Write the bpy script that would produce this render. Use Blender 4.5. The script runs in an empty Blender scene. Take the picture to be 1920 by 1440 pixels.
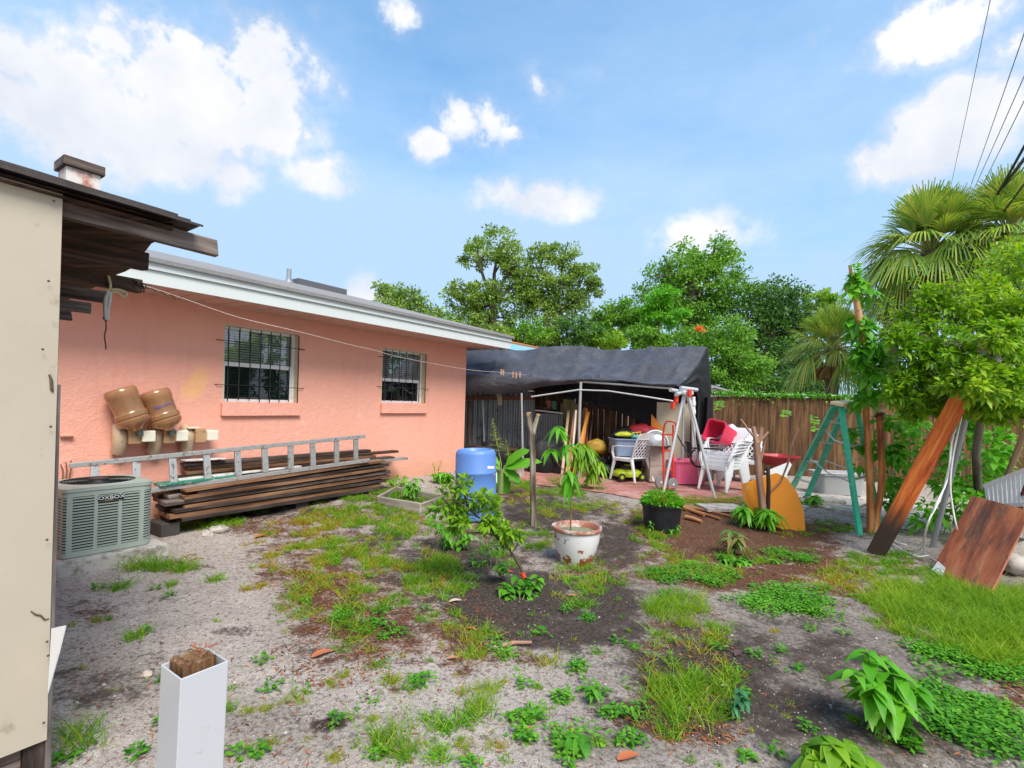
import bpy, math, random
import numpy as np
from mathutils import Vector, Matrix, noise
random.seed(7); rng = np.random.default_rng(7)
S = bpy.context.scene; COL = S.collection; R = math.radians
# ---------------------------------------------------------------- camera
H = 1.6; F = 950.0; ROLL = 0.029; HY = 755.0
cam = bpy.data.cameras.new('camera'); cam.sensor_width = 36; cam.lens = F/1920*36
cam.shift_y = (HY-720)/1920; cam.clip_start = .05; cam.clip_end = 3000
co = bpy.data.objects.new('camera', cam); COL.objects.link(co)
co.location = (0, 0, H); co.rotation_euler = (R(90), -ROLL, 0); S.camera = co
# ---------------------------------------------------------------- world + sun
SUN_EL, SUN_AZ = R(52), R(150)      # azimuth measured clockwise from +Y (behind and right of the camera)
def mkworld():
    w = bpy.data.worlds.new('World'); S.world = w; w.use_nodes = True
    nt = w.node_tree; nt.nodes.clear(); N = nt.nodes.new; L = nt.links.new
    out = N('ShaderNodeOutputWorld'); sky = N('ShaderNodeTexSky'); sky.sky_type = 'NISHITA'; sky.sun_disc = False
    sky.sun_elevation = SUN_EL; sky.sun_rotation = SUN_AZ; sky.air_density = 1.0; sky.dust_density = .15; sky.ozone_density = 2.5
    hs = N('ShaderNodeHueSaturation'); hs.inputs['Saturation'].default_value = 1.3; hs.inputs['Hue'].default_value = .492; L(sky.outputs[0], hs.inputs['Color'])
    b1 = N('ShaderNodeBackground'); b1.inputs[1].default_value = .135; L(hs.outputs[0], b1.inputs[0])
    b2 = N('ShaderNodeBackground'); b2.inputs[1].default_value = .53
    tc = N('ShaderNodeTexCoord'); D_ = tc.outputs['Generated']
    def m(op, a, b=None, c=None, clamp=False):
        n = N('ShaderNodeMath'); n.operation = op; n.use_clamp = clamp
        for i, v in enumerate((a, b, c)):
            if v is None: continue
            if isinstance(v, (int, float)): n.inputs[i].default_value = v
            else: L(v, n.inputs[i])
        return n.outputs[0]
    def dot(vec):
        n = N('ShaderNodeVectorMath'); n.operation = 'DOT_PRODUCT'; L(D_, n.inputs[0]); n.inputs[1].default_value = vec; return n.outputs['Value']
    def fbm(scale, det, rough=.55, off=(0, 0, 0), sc=(1, 1, 1)):
        mp = N('ShaderNodeMapping'); mp.inputs['Location'].default_value = off; mp.inputs['Scale'].default_value = sc; L(D_, mp.inputs[0])
        n = N('ShaderNodeTexNoise'); n.inputs['Scale'].default_value = scale; n.inputs['Detail'].default_value = det; n.inputs['Roughness'].default_value = rough
        L(mp.outputs[0], n.inputs['Vector']); return n.outputs['Fac']
    blobs = [(150,190,250,140,1.15),(330,110,220,140,1.2),(480,130,130,130,1.1),(510,240,120,70,1.1),(240,260,200,90,1.1),(330,190,200,110,1.2),(40,110,90,90,.7),
             (435,335,65,50,.85),(610,322,80,52,1),(915,228,75,60,.95),(955,245,50,30,.8),(797,272,60,38,.62),(1003,160,52,56,.6),(752,30,60,60,.66),(618,28,55,34,.52),
             (940,360,60,38,.9),(1020,375,90,40,.85),(1740,50,150,80,1.1),(1780,235,140,80,1.3),(1710,285,110,64,1.1),(1905,85,70,40,.9),(1540,72,50,46,.55),(1720,360,40,32,.5),
             (1330,430,130,50,.75),(1120,130,30,30,.3),(690,560,60,50,.5)]
    tot = None
    c_, s_ = math.cos(ROLL), math.sin(ROLL)
    for (x, y, rx, ry, a) in blobs:
        dx, dy = x-960, y-HY; X = dx*c_+dy*s_; Y = dy*c_-dx*s_
        d = Vector((X/F, 1, -Y/F)); ln = d.length; d.normalize()
        e1 = Vector((d.y, -d.x, 0)).normalized(); e2 = e1.cross(d).normalized()
        hx = math.hypot(X, F); ax = 1.45*rx*F/(hx*hx) ; ay = 1.45*ry*hx/(hx*hx+Y*Y)
        p = m('POWER', m('ABSOLUTE', m('MULTIPLY', dot(e1), 1/ax)), 2.0); q = m('POWER', m('ABSOLUTE', m('MULTIPLY', dot(e2), 1/ay)), 2.0)
        r2 = m('ADD', p, q)
        front = m('GREATER_THAN', dot(d), 0.0)
        v = m('MULTIPLY', m('MULTIPLY', m('SUBTRACT', 1.0, m('SQRT', r2), clamp=True), a), front)
        tot = v if tot is None else m('MAXIMUM', tot, v)
    n1 = fbm(6.5, 7, .58); n2 = fbm(22, 6, .6, (3, 1, 2)); wisp = fbm(2.2, 6, .6, (5.3, 2, 1), (1, 1, 2.6))
    n0 = fbm(3.4, 4, .5, (7, 2, 9))
    edge = m('ADD', m('ADD', m('MULTIPLY', m('SUBTRACT', n1, .5), 2.2), m('MULTIPLY', m('SUBTRACT', n0, .5), 1.4)), m('MULTIPLY', m('SUBTRACT', n2, .5), 1.5))
    dens = m('ADD', m('POWER', tot, .8), m('MULTIPLY', edge, m('MULTIPLY_ADD', tot, .55, .42)))
    mr = N('ShaderNodeMapRange'); mr.interpolation_type = 'SMOOTHSTEP'; mr.inputs['From Min'].default_value = .22; mr.inputs['From Max'].default_value = .74; L(dens, mr.inputs['Value'])
    # high thin veil, thicker low over the horizon
    sep = N('ShaderNodeSeparateXYZ'); L(D_, sep.inputs[0])
    hz = N('ShaderNodeMapRange'); hz.interpolation_type = 'SMOOTHSTEP'; hz.inputs['From Min'].default_value = .78; hz.inputs['From Max'].default_value = .0
    hz.inputs['To Min'].default_value = .0; hz.inputs['To Max'].default_value = .9; L(sep.outputs['Z'], hz.inputs['Value'])
    veil = m('MULTIPLY', m('ADD', hz.outputs[0], .38), m('MULTIPLY_ADD', wisp, 1.7, .12), clamp=True)
    # unseen cloud deck added behind the camera (lights the yard softly)
    back = N('ShaderNodeMapRange'); back.interpolation_type = 'SMOOTHSTEP'; back.inputs['From Min'].default_value = .3; back.inputs['From Max'].default_value = -.35; L(sep.outputs['Y'], back.inputs['Value'])
    deck = m('MULTIPLY', back.outputs[0], .8)
    mask = m('MAXIMUM', m('MAXIMUM', mr.outputs[0], veil), deck, clamp=True)
    shade = N('ShaderNodeMapRange'); shade.inputs['From Min'].default_value = .40; shade.inputs['From Max'].default_value = .66; L(fbm(4.2, 6, .6, (1, 7, 3)), shade.inputs['Value'])
    mx = N('ShaderNodeMix'); mx.data_type = 'RGBA'; L(shade.outputs[0], mx.inputs['Factor'])
    mx.inputs['A'].default_value = (.98, .985, 1, 1); mx.inputs['B'].default_value = (.76, .80, .89, 1); mx2 = N('ShaderNodeMix'); mx2.data_type = 'RGBA'; L(m('MAXIMUM', mr.outputs[0], deck, clamp=True), mx2.inputs['Factor']); mx2.inputs['A'].default_value = (.50, .72, 1, 1); L(mx.outputs['Result'], mx2.inputs['B']); L(mx2.outputs['Result'], b2.inputs[0])
    ms = N('ShaderNodeMixShader'); L(mask, ms.inputs[0]); L(b1.outputs[0], ms.inputs[1]); L(b2.outputs[0], ms.inputs[2]); L(ms.outputs[0], out.inputs[0])
mkworld()
sl = bpy.data.lights.new('sun', 'SUN'); sl.energy = 2.5; sl.angle = R(28); sl.color = (1, .95, .86)
so = bpy.data.objects.new('sun', sl); COL.objects.link(so)
sd = Vector((math.sin(SUN_AZ)*math.cos(SUN_EL), math.cos(SUN_AZ)*math.cos(SUN_EL), math.sin(SUN_EL)))
so.rotation_euler = sd.to_track_quat('Z', 'Y').to_euler()
S.render.engine = 'CYCLES'; S.view_settings.view_transform = 'Standard'; S.view_settings.look = 'None'; S.view_settings.exposure = 1.0; S.view_settings.gamma = 1
S.cycles.max_bounces = 6; S.cycles.transparent_max_bounces = 8
# ---------------------------------------------------------------- photo -> place helpers
def ray(px, py):
    c, s = math.cos(ROLL), math.sin(ROLL); dx, dy = px-960, py-HY
    return (dx*c+dy*s)/F, (dy*c-dx*s)/F
def D(px, py, Y): rx, ry = ray(px, py); return Vector((rx*Y, Y, H-ry*Y))
def sst(a, b, v): t = min(1, max(0, (v-a)/(b-a))); return t*t*(3-2*t)
MOUND = [(960, 1150, .55, .05), (1285, 1290, .5, .03), (1440, 990, .5, .04)]
def gz(x, y):
    h = .15*sst(5.2, 9, y)
    h += .035*noise.noise((x*.7, y*.7, 0)) + .015*noise.noise((x*2.1, y*2.1, 3)) if y > .3 else 0
    if x > 1.5 and y < 6: h += .02*noise.noise((x*3, y*3, 9))
    return h
def G(px, py, dz=0):
    rx, ry = ray(px, py); z = .05
    for _ in range(8):
        Y = (H-z)/max(ry, .02); z = gz(rx*Y, Y)
    return Vector((rx*Y, Y, z+dz))
def Lz(px, py, z): rx, ry = ray(px, py); Y = (H-z)/ry; return Vector((rx*Y, Y, z))
YAW = math.atan(655/950); U = Vector((math.sin(YAW), math.cos(YAW), 0)); NN = Vector((math.cos(YAW), -math.sin(YAW), 0)); Z = Vector((0, 0, 1))
rc, _r = ray(872, 760); C = Vector((rc*10.68, 10.68, 0)); DW = -C.dot(NN)
def PW(px, py, off=0, d0=None):          # point on the plane parallel to the house wall, 'off' metres in front of it
    rx, ry = ray(px, py); d = (DW if d0 is None else d0)-off
    Y = d/(-(rx*NN.x+NN.y)); return Vector((rx*Y, Y, H-ry*Y))
def HW(s, off, z): return C+U*s+NN*off+Z*z
def sz(p): v = p-C; return v.dot(U), p.z
# ---------------------------------------------------------------- mesh builder
class MB:
    def __init__(s): s.v = []; s.f = []; s.t = []
    def add(s, vs, fs, ts=None):
        b = len(s.v); s.v += [tuple(p) for p in vs]; s.f += [tuple(i+b for i in f) for f in fs]
        s.t += [tuple(q) for q in (ts if ts is not None else vs)]; return s
    def beam(s, p0, p1, w, h, up=Z, ragged=0, off=None):
        p0, p1 = Vector(p0), Vector(p1); a = (p1-p0); ln = a.length; a.normalize(); sd = a.cross(up)
        if sd.length < 1e-4: sd = a.cross(Vector((1, 0, 0)))
        sd.normalize(); u = sd.cross(a); o = off if off is not None else random.uniform(0, 40)
        vs, ts = [], []
        for (t, q) in ((0, p0), (ln, p1)):
            for (i, j) in ((-1, -1), (1, -1), (1, 1), (-1, 1)):
                e = random.uniform(-ragged, ragged) if ragged else 0
                vs.append(q+sd*i*w/2+u*j*h/2+a*e); ts.append((o+t, o+i*w/2, j*h/2))
        return s.add(vs, [(0, 1, 2, 3), (7, 6, 5, 4), (0, 4, 5, 1), (1, 5, 6, 2), (2, 6, 7, 3), (3, 7, 4, 0)], ts)
    def box(s, c, sx, sy, sz_, rz=0, M=None):
        c = Vector(c); m = M if M is not None else Matrix.Rotation(rz, 3, 'Z'); vs = []; ts = []
        for (i, j, k) in ((-1,-1,-1),(1,-1,-1),(1,1,-1),(-1,1,-1),(-1,-1,1),(1,-1,1),(1,1,1),(-1,1,1)):
            l = Vector((i*sx/2, j*sy/2, k*sz_/2)); vs.append(c+m@l); ts.append(l+c)
        return s.add(vs, [(3,2,1,0),(4,5,6,7),(0,1,5,4),(1,2,6,5),(2,3,7,6),(3,0,4,7)], ts)
    def frustum(s, c, b, t, h, rz=0, M=None, lo=0):     # b,t=(sx,sy) bottom/top; base centre c
        c = Vector(c); m = M if M is not None else Matrix.Rotation(rz, 3, 'Z'); vs = []
        for (q, z) in ((b, lo), (t, h)):
            for (i, j) in ((-1,-1),(1,-1),(1,1),(-1,1)): vs.append(c+m@Vector((i*q[0]/2, j*q[1]/2, z)))
        return s.add(vs, [(3,2,1,0),(4,5,6,7),(0,1,5,4),(1,2,6,5),(2,3,7,6),(3,0,4,7)])
    def tube(s, pts, r, seg=8, cap=True):
        pts = [Vector(p) for p in pts]; n = len(pts)
        rr = [r]*n if isinstance(r, (int, float)) else list(r)
        vs, fs, ts = [], [], []; prev = None; ln = 0
        for i, p in enumerate(pts):
            a = (pts[min(i+1, n-1)]-pts[max(i-1, 0)]).normalized()
            if prev is None:
                x = a.cross(Z); x = a.cross(Vector((1, 0, 0))) if x.length < 1e-3 else x
            else: x = prev-a*prev.dot(a)
            x.normalize(); prev = x; y = a.cross(x)
            if i: ln += (p-pts[i-1]).length
            for k in range(seg):
                t = 2*math.pi*k/seg; vs.append(p+(x*math.cos(t)+y*math.sin(t))*rr[i]); ts.append((ln, math.cos(t)*rr[i], math.sin(t)*rr[i]))
        for i in range(n-1):
            for k in range(seg): fs.append((i*seg+k, i*seg+(k+1) % seg, (i+1)*seg+(k+1) % seg, (i+1)*seg+k))
        if cap: fs += [tuple(range(seg))[::-1], tuple(range((n-1)*seg, n*seg))]
        return s.add(vs, fs, ts)
    def lathe(s, prof, c=(0, 0, 0), M=None, seg=32, cap=True):
        c = Vector(c); m = M if M is not None else Matrix.Identity(3); vs, fs = [], []
        for (r, z) in prof:
            for k in range(seg):
                t = 2*math.pi*k/seg; vs.append(c+m@Vector((r*math.cos(t), r*math.sin(t), z)))
        for i in range(len(prof)-1):
            for k in range(seg): fs.append((i*seg+k, i*seg+(k+1) % seg, (i+1)*seg+(k+1) % seg, (i+1)*seg+k))
        if cap: fs += [tuple(range(seg))[::-1], tuple(range((len(prof)-1)*seg, len(prof)*seg))]
        return s.add(vs, fs)
    def grid(s, fn, nu, nv, thick=0):
        vs = [fn(i/nu, j/nv) for j in range(nv+1) for i in range(nu+1)]; w = nu+1
        return s.add(vs, [(j*w+i, j*w+i+1, (j+1)*w+i+1, (j+1)*w+i) for j in range(nv) for i in range(nu)])
    def slab(s, quad, th):       # thick quad from 4 corners
        q = [Vector(p) for p in quad]; n = (q[1]-q[0]).cross(q[3]-q[0]).normalized()*th; vs = q+[p-n for p in q]
        a = (q[1]-q[0]).length; b = (q[3]-q[0]).length; ts = [(0,0,0),(0,a,0),(b,a,0),(b,0,0)]*2
        return s.add(vs, [(0,1,2,3),(7,6,5,4),(0,4,5,1),(1,5,6,2),(2,6,7,3),(3,7,4,0)], ts)
    def prism(s, poly, fr, th):  # poly in 2D; fr=(origin,x,y); extruded along x cross y
        o, x, y = fr; n = x.cross(y).normalized()*th; k = len(poly); vs = [o+x*a+y*b for a, b in poly]; vs += [p+n for p in vs]
        ts = [(b, a, 0) for a, b in poly]*2
        return s.add(vs, [tuple(range(k))[::-1], tuple(range(k, 2*k))]+[(i, (i+1) % k, k+(i+1) % k, k+i) for i in range(k)], ts)
def tag(o, label=None, cat=None, group=None, kind=None):
    if label: o['label'] = label
    if cat: o['category'] = cat
    if group: o['group'] = group
    if kind: o['kind'] = kind
    return o
def thing(name, label, cat, loc=(0, 0, 0), group=None, rz=0):
    o = bpy.data.objects.new(name, None); COL.objects.link(o); o.location = loc; o.rotation_euler = (0, 0, rz); o.empty_display_size = .1
    return tag(o, label, cat, group)
def wloc(o):
    v = Vector((0, 0, 0))
    while o is not None: v += o.location; o = o.parent
    return v
def link(name, me, m, parent, org, label=None):
    o = bpy.data.objects.new(name, me); COL.objects.link(o); me.materials.append(m)
    if parent: o.parent = parent
    o.location = org
    if label: o['label'] = label
    return o
def build(mb, name, m, parent=None, smooth=None, local=False, label=None, bevel=0, org=None):
    """org: world origin for a top-level mesh or a part; world coords are shifted so the origin sits there"""
    me = bpy.data.meshes.new(name)
    base = Vector((0, 0, 0)) if local else (wloc(parent) if parent else Vector(org if org is not None else (0, 0, 0)))
    me.from_pydata([(p[0]-base.x, p[1]-base.y, p[2]-base.z) for p in mb.v], [], mb.f); me.update()
    at = me.attributes.new('tc', 'FLOAT_VECTOR', 'POINT'); at.data.foreach_set('vector', np.array(mb.t, dtype=np.float32).ravel())
    if smooth: me.shade_smooth(); me.set_sharp_from_angle(angle=R(smooth))
    o = link(name, me, m, parent, (0, 0, 0) if (parent or local) else base, label)
    if bevel:
        b = o.modifiers.new('bevel', 'BEVEL'); b.width = bevel; b.segments = 2; b.limit_method = 'ANGLE'
    return o
def npmesh(name, V, Fc, m, parent=None, smooth=False, org=None, label=None):
    V = np.asarray(V, dtype=np.float32).reshape(-1, 3); Fc = np.asarray(Fc, dtype=np.int32); k = Fc.shape[1]; n = len(Fc)
    base = wloc(parent) if parent else Vector(org if org is not None else (0, 0, 0)); V = V-np.array(base, dtype=np.float32)
    me = bpy.data.meshes.new(name); me.vertices.add(len(V)); me.vertices.foreach_set('co', V.ravel())
    me.loops.add(n*k); me.loops.foreach_set('vertex_index', Fc.ravel()); me.polygons.add(n)
    me.polygons.foreach_set('loop_start', np.arange(0, n*k, k, dtype=np.int32)); me.polygons.foreach_set('loop_total', np.full(n, k, dtype=np.int32))
    if smooth: me.polygons.foreach_set('use_smooth', np.ones(n, dtype=bool))
    me.update(); me.validate()
    return link(name, me, m, parent, (0, 0, 0) if parent else base, label)
# ---------------------------------------------------------------- materials
def newmat(name):
    m = bpy.data.materials.new(name); m.use_nodes = True; nt = m.node_tree; return m, nt, nt.nodes['Principled BSDF']
def ramp(nt, src, stops):
    n = nt.nodes.new('ShaderNodeValToRGB'); e = n.color_ramp.elements
    e[0].position, e[0].color = stops[0][0], (*stops[0][1], 1); e[1].position, e[1].color = stops[-1][0], (*stops[-1][1], 1)
    for p, c in stops[1:-1]: q = e.new(p); q.color = (*c, 1)
    nt.links.new(src, n.inputs[0]); return n.outputs[0]
def nz(nt, scale, det=4, rough=.6, sc=(1, 1, 1), coord='tc', off=(0, 0, 0)):
    if coord == 'tc': a = nt.nodes.new('ShaderNodeAttribute'); a.attribute_name = 'tc'; v = a.outputs['Vector']
    else: v = nt.nodes.new('ShaderNodeTexCoord').outputs[coord]
    mp = nt.nodes.new('ShaderNodeMapping'); mp.inputs['Scale'].default_value = sc; mp.inputs['Location'].default_value = off; nt.links.new(v, mp.inputs[0])
    n = nt.nodes.new('ShaderNodeTexNoise'); n.inputs['Scale'].default_value = scale; n.inputs['Detail'].default_value = det; n.inputs['Roughness'].default_value = rough
    nt.links.new(mp.outputs[0], n.inputs['Vector']); return n.outputs['Fac']
def bump(nt, bs, src, strength, dist=.01):
    b = nt.nodes.new('ShaderNodeBump'); b.inputs['Strength'].default_value = strength; b.inputs['Distance'].default_value = dist
    nt.links.new(src, b.inputs['Height']); nt.links.new(b.outputs[0], bs.inputs['Normal'])
def mixc(nt, fac, a, b, blend='MIX'):
    n = nt.nodes.new('ShaderNodeMix'); n.data_type = 'RGBA'; n.blend_type = blend
    for key, v in (('Factor', fac), ('A', a), ('B', b)):
        s = n.inputs[key]
        if key != 'Factor': s = [i for i in n.inputs if i.name == key and i.type == 'RGBA'][0]
        if isinstance(v, (int, float)): s.default_value = v
        elif isinstance(v, tuple): s.default_value = (*v, 1)
        else: nt.links.new(v, s)
    return [o for o in n.outputs if o.type == 'RGBA'][0]
def mathn(nt, op, a, b=None, clamp=False):
    n = nt.nodes.new('ShaderNodeMath'); n.operation = op; n.use_clamp = clamp
    for i, v in enumerate((a, b)):
        if v is None: continue
        if isinstance(v, (int, float)): n.inputs[i].default_value = v
        else: nt.links.new(v, n.inputs[i])
    return n.outputs[0]
def mr(nt, v, a, b, c=0., d=1.):
    n = nt.nodes.new('ShaderNodeMapRange'); n.interpolation_type = 'SMOOTHSTEP'
    for k, x in zip(('From Min', 'From Max', 'To Min', 'To Max'), (a, b, c, d)): n.inputs[k].default_value = x
    nt.links.new(v, n.inputs['Value']); return n.outputs[0]
_mc = {}
def paint(name, col, rough=.5, var=.12, metal=0, dirt=None, dirt_amt=.5, scale=6, bmp=.0, spec=.5, coord='tc', dscale=None):
    """painted / plastic / metal surface with tonal variation and optional dirt or chips"""
    if name in _mc: return _mc[name]
    m, nt, bs = newmat(name); n1 = nz(nt, scale, 5, .6, coord=coord)
    c = mixc(nt, n1, tuple(max(0, x*(1-var)) for x in col), tuple(min(1, x*(1+var)) for x in col))
    if dirt is not None:
        n2 = nz(nt, dscale or scale*2.3, 7, .7, coord=coord, off=(3, 5, 1)); c = mixc(nt, mr(nt, n2, .72-.28*dirt_amt, .80-.2*dirt_amt, 0, .9), c, dirt)
    nt.links.new(c, bs.inputs['Base Color']); bs.inputs['Metallic'].default_value = metal; bs.inputs['Specular IOR Level'].default_value = spec
    r = nz(nt, scale*3, 4, coord=coord, off=(9, 2, 4)); nt.links.new(mr(nt, r, .3, .7, max(0, rough-.1), min(1, rough+.12)), bs.inputs['Roughness'])
    if bmp: bump(nt, bs, nz(nt, scale*8, 5, .7, coord=coord), bmp, .004)
    _mc[name] = m; return m
def wood(name, cols, rough=.75, grain=22, bmp=.6):
    if name in _mc: return _mc[name]
    m, nt, bs = newmat(name); g = nz(nt, grain, 6, .65, (.06, 1, 1)); b = nz(nt, 2.2, 4, .6, (.6, 2, 2), off=(4, 4, 4))
    v = mathn(nt, 'ADD', mathn(nt, 'MULTIPLY', g, .7), mathn(nt, 'MULTIPLY', b, .5)); v = mr(nt, v, .38, .82)
    k = len(cols); c = ramp(nt, v, [(i/(k-1), cc) for i, cc in enumerate(cols)])
    nt.links.new(c, bs.inputs['Base Color']); bs.inputs['Roughness'].default_value = rough; bs.inputs['Specular IOR Level'].default_value = .3
    bump(nt, bs, g, bmp, .006); _mc[name] = m; return m
def leafmat(name, cols, trans=.35, rough=.5, big=.6, back=1.25):
    if name in _mc: return _mc[name]
    m, nt, bs = newmat(name); ge = nt.nodes.new('ShaderNodeNewGeometry'); r = ge.outputs['Random Per Island']
    b = nz(nt, big, 3, .5, coord='Object'); v = mathn(nt, 'ADD', mathn(nt, 'MULTIPLY', r, .62), mathn(nt, 'MULTIPLY', mr(nt, b, .3, .7), .38))
    k = len(cols); c = ramp(nt, v, [(i/(k-1), cc) for i, cc in enumerate(cols)])
    nt.links.new(c, bs.inputs['Base Color']); bs.inputs['Roughness'].default_value = rough; bs.inputs['Specular IOR Level'].default_value = .35
    t = nt.nodes.new('ShaderNodeBsdfTranslucent'); c2 = mixc(nt, 1.0, c, (back*1.05, back, .55), 'MULTIPLY'); nt.links.new(c2, t.inputs[0])
    ms = nt.nodes.new('ShaderNodeMixShader'); ms.inputs[0].default_value = trans; nt.links.new(bs.outputs[0], ms.inputs[1]); nt.links.new(t.outputs[0], ms.inputs[2])
    nt.links.new(ms.outputs[0], nt.nodes['Material Output'].inputs[0]); _mc[name] = m; return m
# ---------------------------------------------------------------- foliage
def unit(a): return a/np.maximum(np.linalg.norm(a, axis=-1, keepdims=True), 1e-6)
def leaves(P, Dr, Nv, L, W, droop=0., sec=3, fold=.25, prof=None):
    """curved folded leaves: sec cross sections, 3 verts each"""
    P = np.asarray(P, float); n = len(P); Dr = unit(np.asarray(Dr, float)); Sd = unit(np.cross(Dr, np.asarray(Nv, float))); Nn = np.cross(Sd, Dr)
    L = np.broadcast_to(np.asarray(L, float), (n,))[:, None]; W = np.broadcast_to(np.asarray(W, float), (n,))[:, None]; dr = np.broadcast_to(np.asarray(droop, float), (n,))[:, None]
    if prof is None: prof = lambda t: math.sin(math.pi*min(1, (t*.93+.05))**.8)
    vs = []
    for i in range(sec+1):
        t = i/sec; c = P+Dr*L*t-np.array([0, 0, 1.])*dr*L*t*t; w = W*.5*max(prof(t), .04)
        vs += [c-Sd*w+Nn*w*fold, c, c+Sd*w+Nn*w*fold]
    V = np.stack(vs, 1); k = 3*(sec+1); f = []
    for i in range(sec):
        a = 3*i; f += [(a, a+1, a+4, a+3), (a+1, a+2, a+5, a+4)]
    Fc = (np.arange(n)[:, None, None]*k+np.array(f)[None]).reshape(-1, 4); return V.reshape(-1, 3), Fc
def rhomb(P, Dr, Nv, L, W):
    P = np.asarray(P, float); n = len(P); Dr = unit(Dr); Sd = unit(np.cross(Dr, Nv)); L = np.broadcast_to(L, (n,))[:, None]; W = np.broadcast_to(W, (n,))[:, None]
    V = np.stack([P, P+Dr*L*.45+Sd*W*.5, P+Dr*L, P+Dr*L*.45-Sd*W*.5], 1); return V.reshape(-1, 3), np.arange(4*n).reshape(-1, 4)
def cat_(parts):
    V, Fc, b = [], [], 0
    for v, f in parts: V.append(v); Fc.append(f+b); b += len(v)
    return np.concatenate(V), np.concatenate(Fc)
def rdir(n, zmin=-1, zmax=1): z = rng.uniform(zmin, zmax, n); t = rng.uniform(0, 2*math.pi, n); r = np.sqrt(1-z*z); return np.stack([r*np.cos(t), r*np.sin(t), z], 1)
def inell(n, c, rad, shell=.55):
    d = rdir(n); r = (shell+(1-shell)*rng.random(n)**.7)[:, None]*rng.uniform(.82, 1.1, n)[:, None]; return np.array(c)+d*r*np.array(rad), d
# ================================================================= GROUND
def proj(X, Y, Zz):
    rx = X/Y; ry = (H-Zz)/Y; c, s = math.cos(ROLL), math.sin(ROLL)
    return 960+F*(rx*c-ry*s), HY+F*(ry*c+rx*s)
SOIL = [(960,1130,150,75,1),(1050,1190,110,35,1),(1150,1135,60,55,1),(1155,1020,55,55,.85),(1120,960,60,30,.5),(860,1050,140,45,.8),(1010,965,110,45,.8),(900,1110,70,50,.8),
        (1320,1280,150,100,1),(1560,1230,120,60,.6),(1700,1370,200,60,.7),(1480,1330,120,60,.8),(760,1080,100,40,.5),(1290,1210,70,55,.55),(1400,1250,80,90,.75),(1420,1330,110,50,.6),(1180,1190,50,35,.7),(1190,1260,60,50,.6),(1210,1230,55,35,.6),
        (620,1357,50,14,.9),(560,1352,20,12,.7),(590,1215,50,22,.5),(170,1290,120,45,.55),(430,1185,40,10,.6),(720,1010,60,18,.7),(690,990,50,10,.5),(1500,1215,60,40,.4),
        (1180,1330,80,30,.7),(1760,1270,70,25,.5),(1500,1170,80,18,.45),(330,1235,60,18,.4),(160,1140,60,18,.4),(1640,1350,160,60,.45),(1800,1220,120,40,.3),(1850,1390,120,50,.6),(1050,900,60,15,.6),(540,960,120,12,.7),
        (1480,1290,120,60,.3),(1350,1380,160,40,.3),(500,1390,90,40,.25),(300,1120,40,10,.3)]
MULCH = [(1290,985,150,42,1),(1400,1030,190,42,1),(1500,1000,90,30,.9),(1390,1085,130,28,1),(1500,1060,120,30,.8),(1240,1340,90,45,.8),(1310,1375,90,25,.7),(620,1110,110,60,.7),(700,1180,120,60,.75),(540,1080,80,40,.6),
         (880,1010,120,50,.6),(1120,1050,90,50,.6),(880,1190,90,60,.7),(500,985,140,25,.6),(1290,1230,90,110,.6),(1570,1100,150,45,.5),(620,1230,110,60,.4),(175,1150,50,22,.5),(1700,1055,90,40,.4),(1900,1300,60,40,.6),
         (960,930,80,20,.7),(1240,1065,90,45,.5),(760,1130,160,60,.5),(660,1070,120,60,.5)]
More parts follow.
